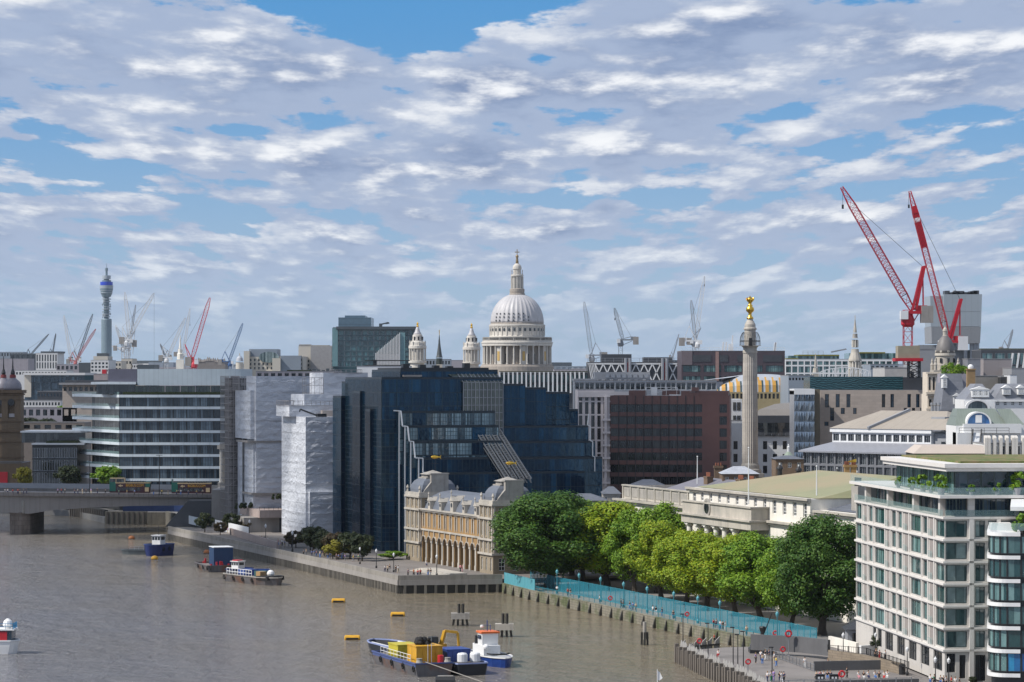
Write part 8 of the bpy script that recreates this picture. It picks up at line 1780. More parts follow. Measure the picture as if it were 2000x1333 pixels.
MB().prism([(-1.7,-6),(1.7,-6),(1.7,1),(-1.7,1)], 1.7,3.6).build('deckhouse', MT['white_paint'], t); MB().prism([(-1.4,-3.6),(1.4,-3.6),(1.6,-.2),(-1.6,-.2)], 3.6,5.9,-.05).build('wheelhouse', MT['white_paint'], t); w = MB(); [w.box(a, a + .75,-.24,-.16,4.7,5.5) for a in (-1.45,-.4,.65)]; [w.box(a, a + .04,-3,-.7,4.7,5.5) for a in (-1.66,1.6)]; w.build('wheelhouse_window', MT['glass_dark'], t)
MB().prism([(-1.7,-3.9),(1.7,-3.9),(1.9,.1),(-1.9,.1)], 5.9,6.25).build('orange_roof', MT['orange'], t); m = MB().bar((0,-2,6.2),(0,-2,8.4),.14).bar((-.8,-2.4,6.2),(-.8,-2.4,7.4),.1).bar((-.6,-2,7.4),(.6,-2,7.4),.1); m.build('mast', MT['blue'], t); MB().lathe([(.35,6.9),(.4,7.1),(.3,7.4)], 8,(.9,-2.6)).build('radar_dome', MT['white_paint'], t); MB().lathe([(.45,3.5),(.4,5.2)], 8,(1.3,-4.6)).build('funnel', MT['black'], t)
MB().tube([(2.2 * math.cos(a),4.6 + 2.2 * math.sin(a),2.4) for a in [PI * i / 8 for i in range(9)]], .15,6).build('fender_hoop', MT['rubber'], t); [tyre(t, 2.9, y, 1.1) for y in (-6,-2,2)]; MB().ball((1.4,1.6,3.4),.6,6).build('white_buoy', MT['white_paint'], t)
def wboat(lb, px, py, L, B, H, mt, ang, name='work_boat', cabin=None, bow=.25, cat='boat', stripe=None, dk=None):
 p = PG(px, py, 0); t = vessel(name, lb, cat, p.x, p.y, ang); hull(t, L, B, H, mt, dk or DK, bow=bow, stripe=stripe)
 if cabin: y, w, l, h, cm = cabin; MB().box(-w / 2, w / 2, y - l / 2, y + l / 2, H - .2, H + h).box(-w / 2 - .15, w / 2 + .15, y - l / 2 - .2, y + l / 2 + .3, H + h, H + h + .15).build('cabin', cm, t); q = MB(); [q.box(-w / 2 + w * (i + .12) / 3,-w / 2 + w * (i + .88) / 3, y + s * (l / 2 + .03) - .02, y + s * (l / 2 + .03) + .02, H + h * .5, H + h * .88) for i in range(3) for s in (-1,1)]; [q.box(s * (w / 2 + .03) - .02, s * (w / 2 + .03) + .02, y - l * .35, y + l * .35, H + h * .5, H + h * .88) for s in (-1,1)]; q.build('cabin_window', MT['glass_dark'], t)
 return t
t = wboat('navy blue workboat with a small white wheelhouse moored at upper left of the river', 308,1085,8.5,5.4,3.0, mat('navy_hull', (.012,.025,.12),.4), PI * .86, cabin=(-.5,2.6,2.6,2.3, MT['white_paint']), stripe=mat('navy_rail', (.03,.06,.2),.5)); MB().bar((0,-.5,5.4),(0,-.5,8),.1).build('mast', MT['black'], t); [tyre(t, s * 2.8, y, 1.8) for s in (-1,1) for y in (1.5,-1.5)]
t = wboat('small grey open boat alongside the navy workboat', 270,1083,9,3,1.2, mat('grey_hull', (.10,.12,.13),.6), PI * .45); rails(t, [(-1.2,-3,1.1),(-1.2,2,1.1)], 1, MT['steel'], 4)
t = wboat('rusty flat pontoon barge carrying a tall blue container', 425,1114,15,8,1.6, HG, AU, 'pontoon_barge', bow=0, cat='barge'); [tyre(t, -4.1, y, 1) for y in (-7,-2,4)]; [tyre(t, x, -7.6,1) for x in (-3.4,)]
item('blue_container', 'tall blue shipping container with a white roof on the rusty pontoon', 'container', t, .6,-1.5,1.4, lambda o: (MB().box(-2.4,2.4,-2.6,3,0,4.4).build('box_body', mat('container_blue', (.01,.04,.11),.5, wave=('Y', .4,.3)), o), MB().box(-2.5,2.5,-2.7,3.1,4.4,4.55).build('lid', MT['white'], o)))
m = MB(); rn = random.Random(9)
for i in range(9): x, y = rn.uniform(-3.4,3.4), rn.choice((rn.uniform(-7,-4.4), rn.uniform(2.5,7))); m.box(x, x + .4, y, y + .5,1.4,1.7 + rn.random())
m.build('red_fittings', MT['red'], t)
t = wboat('small white launch with a red roof patch between the pontoon and the long low barge', 465,1121,8,3,1.3, MATS['navy_hull'], PI * .8, 'launch', cabin=(0,2.2,2.4,1.7, MT['white_paint'])); MB().box(-.6,1,-1,1,3.2,3.4).build('roof_patch', MT['red'], t)
t = wboat('long low black grey barge with white rails and blue gear on deck', 500,1139,21,6.4,1.8, HG, PI + AU * 1.9, 'long_barge', bow=.22, cat='barge', stripe=MT['stone_dark']); rails(t, [(2.8,-9,1.7),(2.8,3,1.7)], 1.5, MT['white_paint'], 9,.12); [tyre(t, 3.3, y, 1) for y in (-9.5,-5,-.5,4)]
MB().box(-1.8,1.6,-6,-2.5,1.6,3).build('deck_box', MT['blue'], t); MB().box(-1.8,.8,.5,3.5,1.6,2.9).build('green_box', mat('green_gear', (.03,.09,.09),.6), t); MB().box(.6,2.2,4,6,1.6,3).build('crate', mat('plywood', (.35,.22,.1),.7), t); MB().ball((-1,5.2,2.4),.9,6).build('white_tank', MT['white_paint'], t); MB().prism([(-3.3,6),(3.3,6),(2.2,9.4),(-2.2,9.4)], 1.2,2.1).build('bow_fender', MT['rubber'], t)
t = wboat('small dark blue dinghy stowed behind the long low barge', 497,1126,7,2.6,1.6, MATS['navy_hull'], PI / 2, 'dinghy', stripe=MT['blue'])
# passenger boat at the left edge
p = PG(-32,1276,0); t = vessel('passenger_boat', 'white passenger boat with a red panel and people on top, cut by the left edge', 'boat', p.x, p.y, -PI / 2); hull(t, 12,4,2.3, MT['white_paint'], MT['white'], bow=.1, stripe=MT['white']); MB().box(-2,2,-5.5,5.2,2.2,4.1).build('saloon', MT['glass_blue'], t); MB().box(1.98,2.06,2.6,4.4,2.4,3.9).build('red_panel', MT['red'], t); MB().box(-2.2,2.2,-5.8,5.6,4.1,4.3).build('upper_deck', MT['white_paint'], t); rails(t, [(2.1,-5,4.3),(2.1,5.4,4.3),(-2.1,5.4,4.3)], 1, mat('rail_blue', (.02,.2,.4),.5),8); MB().lathe([(.5,4.3),(.9,4.9),(.7,5.6),(.2,6)], 10,(0,4.2)).build('white_cover', MT['white_paint'], t); PBOAT = t
# buoys
for k, px, py, lb in (('can', 661,1177, 'yellow can shaped mooring float left of the other one in mid river'),('can', 777,1204, 'yellow rounded mooring float nearest the timber posts'),('can', 688,1250, 'yellow float touching the far end of the open barge'),('ball', 257,1053, 'orange round buoy farthest away near the quay corner'),('ball', 404,1081, 'brownish orange round buoy behind the blue container barge'),('ball', 252,1080, 'small yellow buoy left of the grey open boat'),('can2', 302,1093, 'yellow and black buoy in front of the navy workboat')):
 p = PG(px, py, 0); b = thing('mooring_buoy', lb, 'buoy', (p.x, p.y, 0),.05, 'mooring buoys'); mt = MT['yellow'] if 'yellow' in lb else mat('buoy_orange', (.45,.16,.05),.6, var=.2, stains=.3)
 if k == 'can': o = MB().lathe([(.3,-1.45),(.62,-1.3),(.62,1.3),(.3,1.45)], 14).build('float', mt, b); o.rotation_euler = (0, PI / 2,0); o.location = (0,0,.25); MB().box(-1.1,1.1,-.66,-.4,.1,.42).build('black_band', MT['rubber'], b)
 else: MB().ball((0,0,.25),.95,8,.8).build('float', mt, b); MB().lathe([(.97,-.2),(.98,.05)], 16).build('black_band', MT['rubber'], b)
 MB().tube([(-.15,0,.8),(0,0,1.15),(.15,0,.8)], .05,5).build('ring', MT['dark'], b)
p = PG(870,1338,0); t = thing('black_float', 'black cylindrical mooring float cut by the bottom edge', 'float', p); o = MB().lathe([(.3,-1.6),(.85,-1.5),(.85,1.5),(.3,1.6)], 16).build('drum', MT['black'], t); o.rotation_euler = (0, PI / 2,0); o.location = (0,0,.5); MB().box(-1.2,1.2,-.3,.3,1.3,1.45).build('top_plate', MT['stone_dark'], t)
for px, py, cap, top, lb in ((899,1222,1201,1179, 'mooring dolphin of four raked legs with two dark piles through its cap'),(985,1244,1222,1198, 'mooring dolphin with a pale thick concrete cap and two short piles')):
 p = PG(px, py, 0); Y = p.y; t = thing('mooring_dolphin', lb, 'mooring dolphin', p); w = 18 * Y / FP; zc = PZ(cap, Y); MB().box(-w, w, -1,1, zc - .8, zc + .35).build('cap', MT['stone' if px > 950 else 'stone_dark'], t)
 for x in (-.85,-.3,.3,.85): MB().bar((x * w * 1.1,0,-2),(x * w * .8,0, zc - .8),.42).build('leg', MT['wood_dark'], t)
 for x in (-.14,.28): MB().lathe([(.3, zc),(.28, PZ(top, Y))], 8,(x * w, -.4)).build('pile', MT['wood_dark'], t)
p = PG(1259,1260,0); t = thing('mooring_post', 'lone thick mooring post with a timber collar right of the dolphins', 'mooring post', p); MB().lathe([(.33,1),(.33, PZ(1215, p.y))], 10).build('post', MT['stone_dark'], t); m = MB(); [m.bar((.55 * math.cos(a),.55 * math.sin(a),-2),(.5 * math.cos(a),.5 * math.sin(a), PZ(1235, p.y)),.36) for a in (0,1.57,3.14,4.71)]; m.build('collar_pile', MT['wood_dark'], t)
Y = 395; t = thing('flag', 'plain white flag on a thin pole rising from the bottom edge', 'flag', (PX(1284, Y), Y, 0)); z = PZ(1308, Y); MB().lathe([(.06,0),(.05, z)], 6).build('pole', MT['white_paint'], t); MB().add([(0,0, z - .1),(.35,.05, z - .4),(.7,-.04, z - 1.15),(.3,.04, z - 1.5),(0,0, z - 1.35)], [(0,1,2,3,4)]).build('cloth', MT['white_paint'], t); MB().lathe([(.5,-.4),(.6,0),(.2,.5)], 10).build('float', MT['white_paint'], t)


# ================================================================ JETTY, WALLS, LAMPS, PEOPLE
def at_(px, py, z=GZ): return PG(px, py, z)
jt = thing('timber_jetty', 'row of tall weathered timber fenders with leaning boards along the pier edge', 'jetty', (28.4,490,0)); EDGE = [(35.5,497),(28.4,490),(32.4,462),(35.5,445),(38.3,415),(41,385)]; po = so = bo = None; s_ = 0; k = 0
while s_ < 112:
 p, a = along(EDGE, s_); big = k % 2 == 0; l = (p.x - 28.4, p.y - 490,0)
 if po is None: po = MB().prism([(-.36,-1.15),(.36,-1.15),(.36,-.5),(-.36,-.5)], -2,2.9).build('post', MT['wood'], jt); so = MB().add([(.1,-.6,1.3),(1.2,-.6,1.2),(1.3,-.1,3.0),(.2,-.1,3.7),(.1,-.45,1.3),(1.2,-.45,1.2),(1.3,.05,3.0),(.2,.05,3.7)], [(0,1,2,3),(7,6,5,4),(0,4,5,1),(3,2,6,7),(0,3,7,4),(1,5,6,2)]).build('board', mat('silvered_boards', (.30,.29,.275),.85, var=.2, scale=1, stretch=(1,1,.2), wave=('X', .28,.5)), jt); bo = MB().box(0,2.2,-.4,-.1,.9,1.3).box(0,2.2,-.42,-.1,2.2,2.5).build('beam', MT['wood_dark'], jt); q = (po, so, bo)
 else: q = tuple(link(n, o.data, jt) for n, o in (('post', po),('board', so),('beam', bo)))
 for o in q: o.location = l; o.rotation_euler = (0,0, a)
 q[0].scale = (1,1,(1,.86,1.08,.94)[k % 4])
 if k % 5 == 4: so_ = q[1]; so_.scale = (1,1,.82)
 s_ += 1.9 if big else 1.5; k += 1
DKM = mat('pier_paving', (.225,.205,.195),.8, var=.12, scale=.2, var2=(.18,.165,.155), brick=(3,1.5,.8,.03))
tag(MB().prism([(28.6,489.6),(36,495.8),(46.2,498.6),(66,500),(120,470),(200,250),(60,250),(41.2,385),(38.5,415),(35.7,445),(32.6,462)], GZ - .4, GZ + .012).build('pier_deck', DKM), kind='structure')
def wl(name, lb, pts, z0, z1, th, mt, cat='wall'):
 P = [at_(px, py, z) for px, py, z in pts]; t = thing(name, lb, cat, (P[0].x, P[0].y, 0)); m = MB()
 for a, b in zip(P, P[1:]):
  d = (b - a).to_2d().normalized(); n = Vector((-d.y, d.x)) * th; o = P[0]; m.prism([(a.x - o.x, a.y - o.y),(b.x - o.x, b.y - o.y),(b.x - o.x + n.x, b.y - o.y + n.y),(a.x - o.x + n.x, a.y - o.y + n.y)], z0, z1)
 m.build('wall', mt, t); return t, P
CD = mat('dark_board_concrete', (.115,.115,.12),.8, var=.15, scale=.3, stains=.4)
t, P = wl('pier_wall', 'dark grey board marked concrete wall across the back of the pier, holding a red lifebuoy', [(1466,1278, GZ),(1560,1283, GZ),(1617,1290, GZ)], 2.6,5.2,.5, CD); MB().box(0,4,1,5,1.9,2.6).box(10,11,.6,5,1.9,2.6).build('base', MT['dark'], t)
wl('pier_wall', 'long grey concrete wall behind the people sitting on the pier', [(1590,1311, GZ),(1742,1308, GZ)], GZ, 3.4,.4, CD); wl('seat_wall', 'low dark seat wall along the bottom edge of the pier', [(1592,1338, GZ),(1795,1334, GZ)], GZ, 2.5,.7, CD)
wl('stone_ramp_wall', 'brown stone ramp wall rising toward the white apartment block', [(1617,1290, GZ),(1685,1300, GZ),(1760,1318, GZ)], GZ, 3.6,.5, mat('ramp_stone', (.26,.21,.155),.85, var=.2, brick=(1,.4,.7)))
wl('white_gate_wall', 'pale wall panel beside the security fence at the large dark tree', [(1618,1262, GZ),(1672,1276, GZ)], GZ, 3.6,.5, MT['stone_light']); wl('terrace_wall', 'white wall with plants left of the shop windows', [(1682,1284, GZ),(1712,1282, GZ)], GZ, 3.8,.6, MT['white_paint'])
t = thing('garden_hut', 'grey hut with a dark hipped roof under the corner of the apartment block', 'hut', at_(1690,1264)); MB().box(-3,3,0,4,0,3).build('wall', MT['grey'], t); MB().prism([(-3.6,-.5),(3.6,-.5),(3.6,4.5),(-3.6,4.5)], 3,4.6,.8).build('roof', MT['roof_dark'], t); MB().box(-2.2,-.6,-.06,0,.8,2.4).box(.4,2,-.06,0,.8,2.4).build('window', MT['glass_dark'], t)
rail_run('pier_railing', 'thin black railing on the ramp beside the apartment block', 'railing', [(P[-1].x, P[-1].y),(at_(1690,1296).x, at_(1690,1296).y),(at_(1775,1325).x, at_(1775,1325).y)], 0, GZ + 1.4,1.1,2,.4,.03, MT['black'])
q = [at_(1465,1272), at_(1520,1287), at_(1590,1312)]; rail_run('pier_railing', 'steel railing slanting across the pier deck', 'railing', [(v.x, v.y) for v in q], 0, GZ, 1.15,2,.5,.03, MT['steel'])
q = [at_(1480,1345), at_(1600,1342), at_(1780,1338)]; rail_run('pier_railing', 'steel railing along the bottom edge of the picture', 'railing', [(v.x, v.y) for v in q], 0, GZ, 1.1,2.2,2,.03, MT['steel'])
def rng_(lb, px, py, h=1.5, big=1.0):
 p = at_(px, py); t = thing('lifebuoy', lb, 'lifebuoy', p); MB().box(-.06,.06,0,.12,0, h + .4).build('stand', MT['steel'], t); n = 16; o = MB().tube([(.36 * big * math.cos(2 * PI * i / n),0,.36 * big * math.sin(2 * PI * i / n)) for i in range(n + 1)], .13 * big, 7, False).build('ring', MT['red'], t); o.location = (0,-.15, h + .2)
for a in (('bright red lifebuoy with a white centre on top of the dark pier wall', 1540,1283,3.6,1.3),('red lifebuoy on a post beside the slanting pier railing', 1529,1290,1.6),('red lifebuoy among the timber fenders in front of the strolling group', 1461,1310,1.2),('red lifebuoy at the far corner of the timber jetty', 1366,1272,1.5),('large red round lifebuoy housing between the bins and the man in black', 1644,1340,1.6,1.15),('small red lifebuoy on the turquoise railing left of the walkers in white', 1342,1212,1),('small red lifebuoy on the turquoise railing by the leaning pole', 1514,1250,1),('small red lifebuoy on the turquoise railing below the third tree', 1192,1180,1)): rng_(a[0], *a[1:])
for px, lb in ((1602, 'left of the two black litter bins at the bottom edge of the pier'),(1629, 'right of the two black litter bins at the bottom edge of the pier')):
 t = thing('litter_bin', lb, 'litter bin', at_(px, 1336)); MB().box(-.65,.65,-.4,.4,0,1.35).build('bin_body', MT['black'], t); MB().box(-.7,.7,-.45,.45,1.35,1.45).build('lid', MT['dark'], t); MB().box(-.4,-.1,-.42,-.4,.8,1.1).box(.1,.4,-.42,-.4,.8,1.1).build('white_label', MT['white'], t)
t = thing('litter_bin', 'black round topped bin beside the lamp near the shop windows', 'litter bin', at_(1762,1318)); MB().lathe([(.5,0),(.55,1.5),(.4,1.6)], 10).build('bin_body', MT['black'], t)
t = thing('leaning_crane_arm', 'dark basket and leaning pole on the river walk right of the last fence post', 'hoist', at_(1489,1246)); MB().lathe([(.3,0),(.35,1),(.6,1.8),(.5,2)], 8).build('basket', MT['black'], t); MB().bar((.3,0,.8),(1.7,0,4.4),.16).build('pole', MT['black'], t)
# lamps
def lampkind(mt, gl):
 t = thing('street_lamp', 'x', 'lamp', (0,0,0)); MB().lathe([(.22,0),(.24,.5),(.1,.7),(.06,3.3),(.05,3.6)], 8).build('pole', mt, t); MB().lathe([(.1,3.6),(.24,3.9),(.26,4.2),(.08,4.4),(.02,4.6)], 8).build('lantern', gl, t); return t
L1 = lampkind(MT['black'], MT['white']); L2 = lampkind(FENCE_T, MATS['turquoise_board']); m = None; KL = {1: tree_of(L1),2: tree_of(L2)}; ul = set()
for k, z, px, py, sc, lb in [(1, GZ, 1647,1290,1, 'black lamp above the ramp wall behind the pier'),(1, GZ, 1772,1320,1, 'black lamp next to the round topped bin'),(1, GZ, 1710,1284,.9, 'black lamp behind the couple in black and red'),(1, GZ, 1827,1342,1, 'left black lamp at the bottom below the apartment block'),(1, GZ, 1853,1344,1, 'right black lamp at the bottom below the apartment block'),
 (1, QZ, 769,1118,1, 'black lamp on the open quay left of the market hall steps'),(1, QZ, 853,1126,1.1, 'black lamp on the quay before the market arcade'),(1, QZ, 735,1110,1, 'black lamp on the quay at the end of the garden trees'),(1, QZ, 703,1102,.9, 'black lamp before the right garden trees'),(1, QZ, 671,1093,.9, 'black lamp before the yellowish garden bush'),(1, QZ, 641,1083,.9, 'black lamp before the rusty garden tree'),(1, QZ, 606,1075,.9, 'black lamp before the left garden tree'),(1, QZ, 571,1078,1.2, 'black lamp on the promenade step'),(1, QZ, 519,1063,1.2, 'black lamp before the pink planter wall'),(1, QZ, 487,1050,1.1, 'black lamp beside the poster wall')] + \
 [(2, GZ, px, py, 1.15, f'turquoise lamp on the river walk {w}') for px, py, w in ((1088,1160, 'nearest the hoarding'),(1131,1168, 'below the first bright tree'),(1173,1176, 'below the second bright tree'),(1218,1187, 'below the narrow tree'),(1264,1197, 'below the forked trunk'),(1316,1208, 'left of the lone mooring post line'),(1363,1218, 'below the colonnade trees'),(1406,1228, 'beside the walkers in white'),(1518,1252, 'nearest the dark concrete wall'))]:
 o = KL[k][0] if k not in ul else copy_tree(KL[k]); ul.add(k); o.location = at_(px, py, z); o['label'] = lb; o['group'] = {1: 'black lamps of the quays', 2: 'turquoise lamps of the river walk'}[k]; o.scale = (sc,) * 3
for px, top, py, lb in ((1334,1200,1262, 'leftmost'),(1383,1218,1285, 'second'),(1432,1226,1302, 'third'),(1441,1240,1306, 'fourth'),(1452,1234,1308, 'fifth'),(1508,1265,1330, 'rightmost')):
 p = at_(px, py); h = PZ(top, p.y) - GZ; t = thing('mast_lamp', lb + ' of the six tall thin black mast lamps along the pier edge', 'lamp', p, 0, 'thin black mast lamps of the pier'); MB().lathe([(.09,0),(.06, h)], 6).build('pole', MT['black'], t); MB().box(-.5,.2,-.12,.12, h - .05, h + .12).build('lamp_head', MT['black'], t)
for px, lb in ((175, 'left'),(311, 'right')): t = thing('bridge_lamp', f'{lb} of the two tall lamps on the bridge', 'lamp', (PX(px, 895),895, PZ(968,895)),0, 'tall lamps of the bridge'); h = PZ(890 if px < 200 else 890,895) - PZ(968,895); MB().lathe([(.14,0),(.08, h)], 6).box(-1,1,-.1,.1, h, h + .15).build('post_arm', MT['black'], t)
# people
def skin(name, V, E, Rd, mt, par=None):
 me = bpy.data.meshes.new(name); me.from_pydata(V, E, []); o = bpy.data.objects.new(name, me); COL.objects.link(o); md = o.modifiers.new('s', 'SKIN'); o.modifiers.new('d', 'SUBSURF').levels = 1
 for i, r in enumerate(Rd): me.skin_vertices[0].data[i].radius = (r, r) if isinstance(r, float) else r
 me.skin_vertices[0].data[0].use_root = True; dg = bpy.context.evaluated_depsgraph_get(); n = bpy.data.meshes.new_from_object(o.evaluated_get(dg)); bpy.data.objects.remove(o); n.name = name; n.materials.clear(); n.materials.append(mt); n.polygons.foreach_set('use_smooth', [True] * len(n.polygons)); return n
def pose(sit=False, st=0.0):
 """joint positions; st: stride"""
 P = .52 if sit else .95; K = [(s * .1,-.42 if sit else -.05 - st * s * .5,.5) for s in (-1,1)]; A = [(s * .1,-.42 if sit else .02 - st * s, .09) for s in (-1,1)]
 V = [(0,0, P),(0,0, P + .2),(0,-.01, P + .4),(0,0, P + .55),(0,-.02, P + .64),(0,-.02, P + .76)]; Rr = [(.13,.1),(.12,.09),(.16,.1),.05,.085,.075]; E = [(i, i + 1) for i in range(5)]
 for j, s in enumerate((-1,1)):
  b = len(V); V += [(s * .18,0, P + .47),(s * .23,.03 + st * s * .3, P + .22),(s * .2,-.12 + st * s * .5, P + .02 + (.1 if sit else 0)),(s * .19,-.16 + st * s * .5, P - .06 + (.1 if sit else 0))]; Rr += [.062,.045,.032,.036]; E += [(2, b),(b, b + 1),(b + 1, b + 2),(b + 2, b + 3)]
  b = len(V); V += [(s * .09,0, P - .04), K[j], A[j], (A[j][0], A[j][1] - .13,.04)]; Rr += [.09,.062,.042,.04]; E += [(0, b),(b, b + 1),(b + 1, b + 2),(b + 2, b + 3)]
 return V, E, Rr
PM = {}
for k, a in (('standing', (False, .0)),('walking', (False, .2)),('sitting', (True, 0.0))):
 V, E, Rr = pose(*a); bd = skin('body', V, E, Rr, MT['skin']); g = lambda r, d=.022: (r[0] + d, r[1] + d) if isinstance(r, tuple) else r + d
 ix = [0,1,2,6,7,14,15]; mp_ = {v: i for i, v in enumerate(ix)}; sh = skin('shirt', [V[i] for i in ix], [(mp_[a_], mp_[b_]) for a_, b_ in E if a_ in mp_ and b_ in mp_], [g(Rr[i]) for i in ix], MT['cloth'])
 ix = [0,10,11,12,18,19,20]; mp_ = {v: i for i, v in enumerate(ix)}; tr_ = skin('trousers', [V[i] for i in ix], [(mp_[a_], mp_[b_]) for a_, b_ in E if a_ in mp_ and b_ in mp_], [g(Rr[i]) for i in ix], MT['cloth'])
 hd = V[5]; hm = MB().ball((hd[0], hd[1] + .02, hd[2] - .0),.098,6); hr = hm.build('hair', MT['cloth']); h_ = hr.data; bpy.data.objects.remove(hr); PM[k] = (bd, sh, tr_, h_)
CLR = dict(white=(.75,.75,.75), black=(.02,.02,.022), red=(.6,.03,.03), navy=(.02,.03,.1), blue=(.08,.2,.5), grey=(.25,.25,.26), pink=(.7,.3,.35), yellow=(.6,.45,.08), purple=(.3,.22,.5), beige=(.5,.42,.3), green=(.05,.25,.15), orange=(.7,.2,.05))
rn = random.Random(31)
def crowd(where, grp, spots, z=GZ, pz=('walking', 'standing')):
 for i, s in enumerate(spots):
  px, py = s[0], s[1]; c = s[2] if len(s) > 2 else rn.choice(list(CLR)); d = s[3] if len(s) > 3 else rn.choice(('black', 'navy', 'blue', 'grey', 'beige')); k = s[4] if len(s) > 4 else pz[i % len(pz)]
  p = at_(px, py, z) if not isinstance(z, tuple) else Vector((PX(px, z[0]), z[0], z[1])); b, sh, tr_, h = PM[k]; o = link('person', b); o.location = p; o.rotation_euler = (0,0, rn.uniform(-.6,.6) if k == 'sitting' else rn.uniform(0,6.28)); o.color = (.5,.3,.2,1); sc = rn.uniform(.93,1.06); o.scale = (sc,) * 3
  for n, me, col in (('shirt', sh, CLR[c]),('trousers', tr_, CLR[d]),('hair', h, rn.choice(((.02,.015,.01),(.08,.04,.02),(.25,.16,.07))))): q = link(n, me, o); q.color = (*col, 1)
  tag(o, f'{k} person in {c} and {d} {where}, {ORD[i]} from left', 'person', grp)
crowd('on the bridge', 'people on the bridge', [(px, 0) for px in (10,15,25,35,39,46,52,113,120,127,146,152,161,168,178,190,206)], (882.5, PZ(965.5,882.5)))
crowd('before the buses', 'people beside the buses', [(px, 0) for px in (232,248,263,300,316,328,345,353,368,384,396)], (889, PZ(967.5,889)))
crowd('by the terrace building', 'people on the promenade', [(px, py) for px, py in ((439,1041),(445,1042),(507,1060),(511,1060),(516,1060),(523,1061),(543,1066),(548,1071),(551,1067),(556,1069),(564,1068),(569,1070))], QZ)
crowd('before the quay garden', 'people before the quay garden', [(px, 1082 + (px - 590) * .14 + (px * 3 % 4)) for px in (593,598,609,613,618,625,631,636,641,645,650,657,661,664,668,674,690,700)], QZ)
crowd('on the open quay', 'people on the open quay', [(752,1118, 'white', 'navy'),(757,1119, 'beige', 'black'),(761,1118, 'black', 'grey'),(773,1119, 'black', 'black'),(778,1120, 'white', 'beige'),(797,1126, 'navy', 'black'),(808,1127, 'orange', 'black'),(816,1127, 'red', 'navy'),(821,1127, 'red', 'black'),(836,1126, 'grey', 'blue'),(841,1126, 'black', 'grey'),(833,1106, 'white', 'navy', 'sitting'),(899,1118, 'pink', 'black'),(903,1118, 'pink', 'pink')], QZ)
crowd('behind the turquoise railing', 'people on the river walk', [(px, 1152 + (px - 1050) * .218, *c) for px, c in ((1088,('white', 'black')),(1109,('red', 'black')),(1114,('black', 'grey')),(1171,('white', 'navy')),(1213,('black', 'black')),(1217,('grey', 'black')),(1230,('black', 'blue')),(1236,('blue', 'navy')),(1242,('beige', 'black')),(1275,('white', 'grey')),(1281,('black', 'white')),(1293,('navy', 'blue')),(1315,('black', 'navy')),(1394,('red', 'black')),(1399,('grey', 'navy')),(1407,('white', 'blue')),(1412,('black', 'black')),(1417,('white', 'white')),(1458,('beige', 'black')))])
crowd('on the pier deck', 'people on the pier', [(1395,1258, 'red', 'black'),(1403,1284, 'white', 'red', 'sitting'),(1476,1296, 'purple', 'black'),(1486,1291, 'white', 'navy'),(1489,1298, 'beige', 'blue'),(1495,1290, 'black', 'white'),(1502,1290, 'navy', 'grey'),(1499,1333, 'white', 'navy'),(1506,1333, 'white', 'green'),(1511,1332, 'purple', 'purple'),(1512,1296, 'white', 'beige'),(1516,1303, 'yellow', 'blue'),(1523,1333, 'black', 'navy'),(1527,1334, 'white', 'white'),(1531,1334, 'navy', 'black'),(1572,1305, 'white', 'white'),(1617,1308, 'navy', 'navy'),(1654,1326, 'black', 'black')], pz=('standing', 'walking'))
crowd('against the long grey pier wall', 'people sitting on the pier', [(px, 1327, c, d, 'sitting') for px, c, d in ((1595, 'beige', 'black'),(1602, 'pink', 'grey'),(1609, 'white', 'navy'),(1616, 'black', 'blue'),(1622, 'navy', 'black'),(1640, 'red', 'pink'),(1677, 'white', 'pink'),(1687, 'black', 'white'),(1696, 'white', 'navy'),(1709, 'white', 'blue'),(1717, 'black', 'black'),(1727, 'white', 'red'),(1733, 'white', 'white'))])
crowd('on the path below the shop windows', 'people below the apartment block', [(1711,1288, 'black', 'black'),(1718,1290, 'red', 'red'),(1729,1292, 'white', 'black'),(1739,1292, 'black', 'grey'),(1764,1300, 'blue', 'beige'),(1817,1340, 'white', 'blue'),(1825,1341, 'green', 'black'),(1837,1342, 'grey', 'blue'),(1843,1342, 'black', 'navy'),(1848,1343, 'white', 'black'),(1858,1343, 'red', 'black'),(1866,1344, 'white', 'grey'),(1874,1345, 'black', 'navy')])
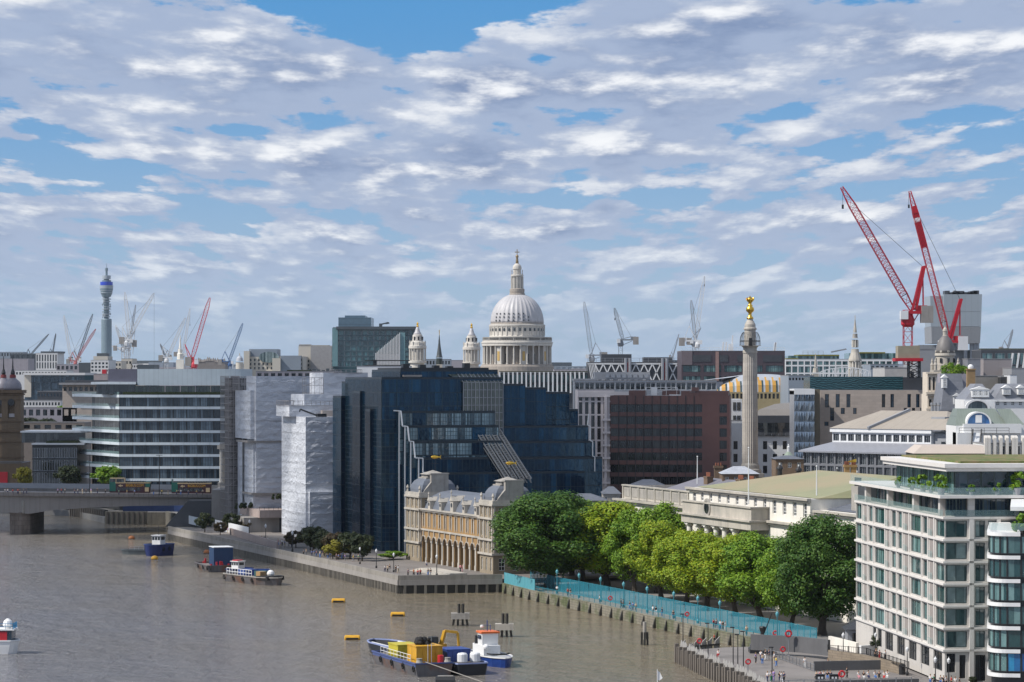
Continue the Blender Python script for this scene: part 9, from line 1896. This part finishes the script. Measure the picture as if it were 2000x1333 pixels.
# plants on the apartment terraces
m, _ = crown_mesh(4,1.5,.75,0,8,40,.34); pm = None
for i, (x, y, s) in enumerate([(AL - 30,.2,.9),(AL - 21,.2,1),(AL - 14,.2,1.3),(AL - 9,.2,.9),(AL - 2,0,1.5),(AL + .2,4,.8),(AL + .2,8,.9),(AL + .2,11,1.7),(AL + .2,14,1.2),(AL + .2,18,1)]):
 p = loc_of(AF, x, y, ATZ); t = thing('potted_plant', f'{ORD[i]} potted plant from the left on the terrace of the white apartment block', 'plant', p, i, 'potted plants on the apartment terrace'); o = m.build('foliage', LEAF['mid'], t) if pm is None else link('foliage', pm.data, t); pm = pm or o; o.location.z = .5; t.scale = (s,) * 3; MB().lathe([(.3,0),(.42,.6)], 8).build('pot', MT['grey'], t)
for px, py, pt, lm, lb in ((1722,1282,1240, 'mid', 'bushy green shrub at the left end of the shop windows'),(1917,1325,1270, 'mid', 'green shrub between the two apartment blocks'),(1900,1338,1322, 'far', 'clipped dark bush at the foot of the glass block')):
 p = at_(px, py); o = copy_tree(TS); H = PZ(pt, p.y) - GZ; o.location = p; o.scale = (H / 6 * 1.1,) * 2 + (H / 6,); o['label'] = lb; o['group'] = 'shrubs below the apartment blocks'
t = thing('bush', 'leafy plant on the rooftop of the glass block at the right edge', 'plant', CBT + Vector((4.5,1.5,0))); link('foliage', pm.data, t); t.scale = (1.5,) * 3
t = thing('steps', 'broad pale stone steps on the quay before the market arcade', 'steps', (PX(850,668),668, QZ), MF.ang); m = MB(); [m.box(-9 + i * .3,13,-3 + i * .6,3,.16 * i - .1,.16 * (i + 1)) for i in range(4)]; m.build('treads', MT['stone'], t)


# ---- thin summer haze over the whole city
hz = bpy.data.materials.new('haze_air'); hz.use_nodes = True; N = hz.node_tree.nodes; N.clear(); v = N.new('ShaderNodeVolumePrincipled'); v.inputs['Color'].default_value = (.80,.90,1,1); v.inputs['Density'].default_value = 1.8e-5; v.inputs['Anisotropy'].default_value = .2
out = N.new('ShaderNodeOutputMaterial'); hz.node_tree.links.new(v.outputs[0], out.inputs['Volume'])
tag(MB().box(-16500,16500,-700,14500,-4,250).build('haze', hz), kind='stuff')
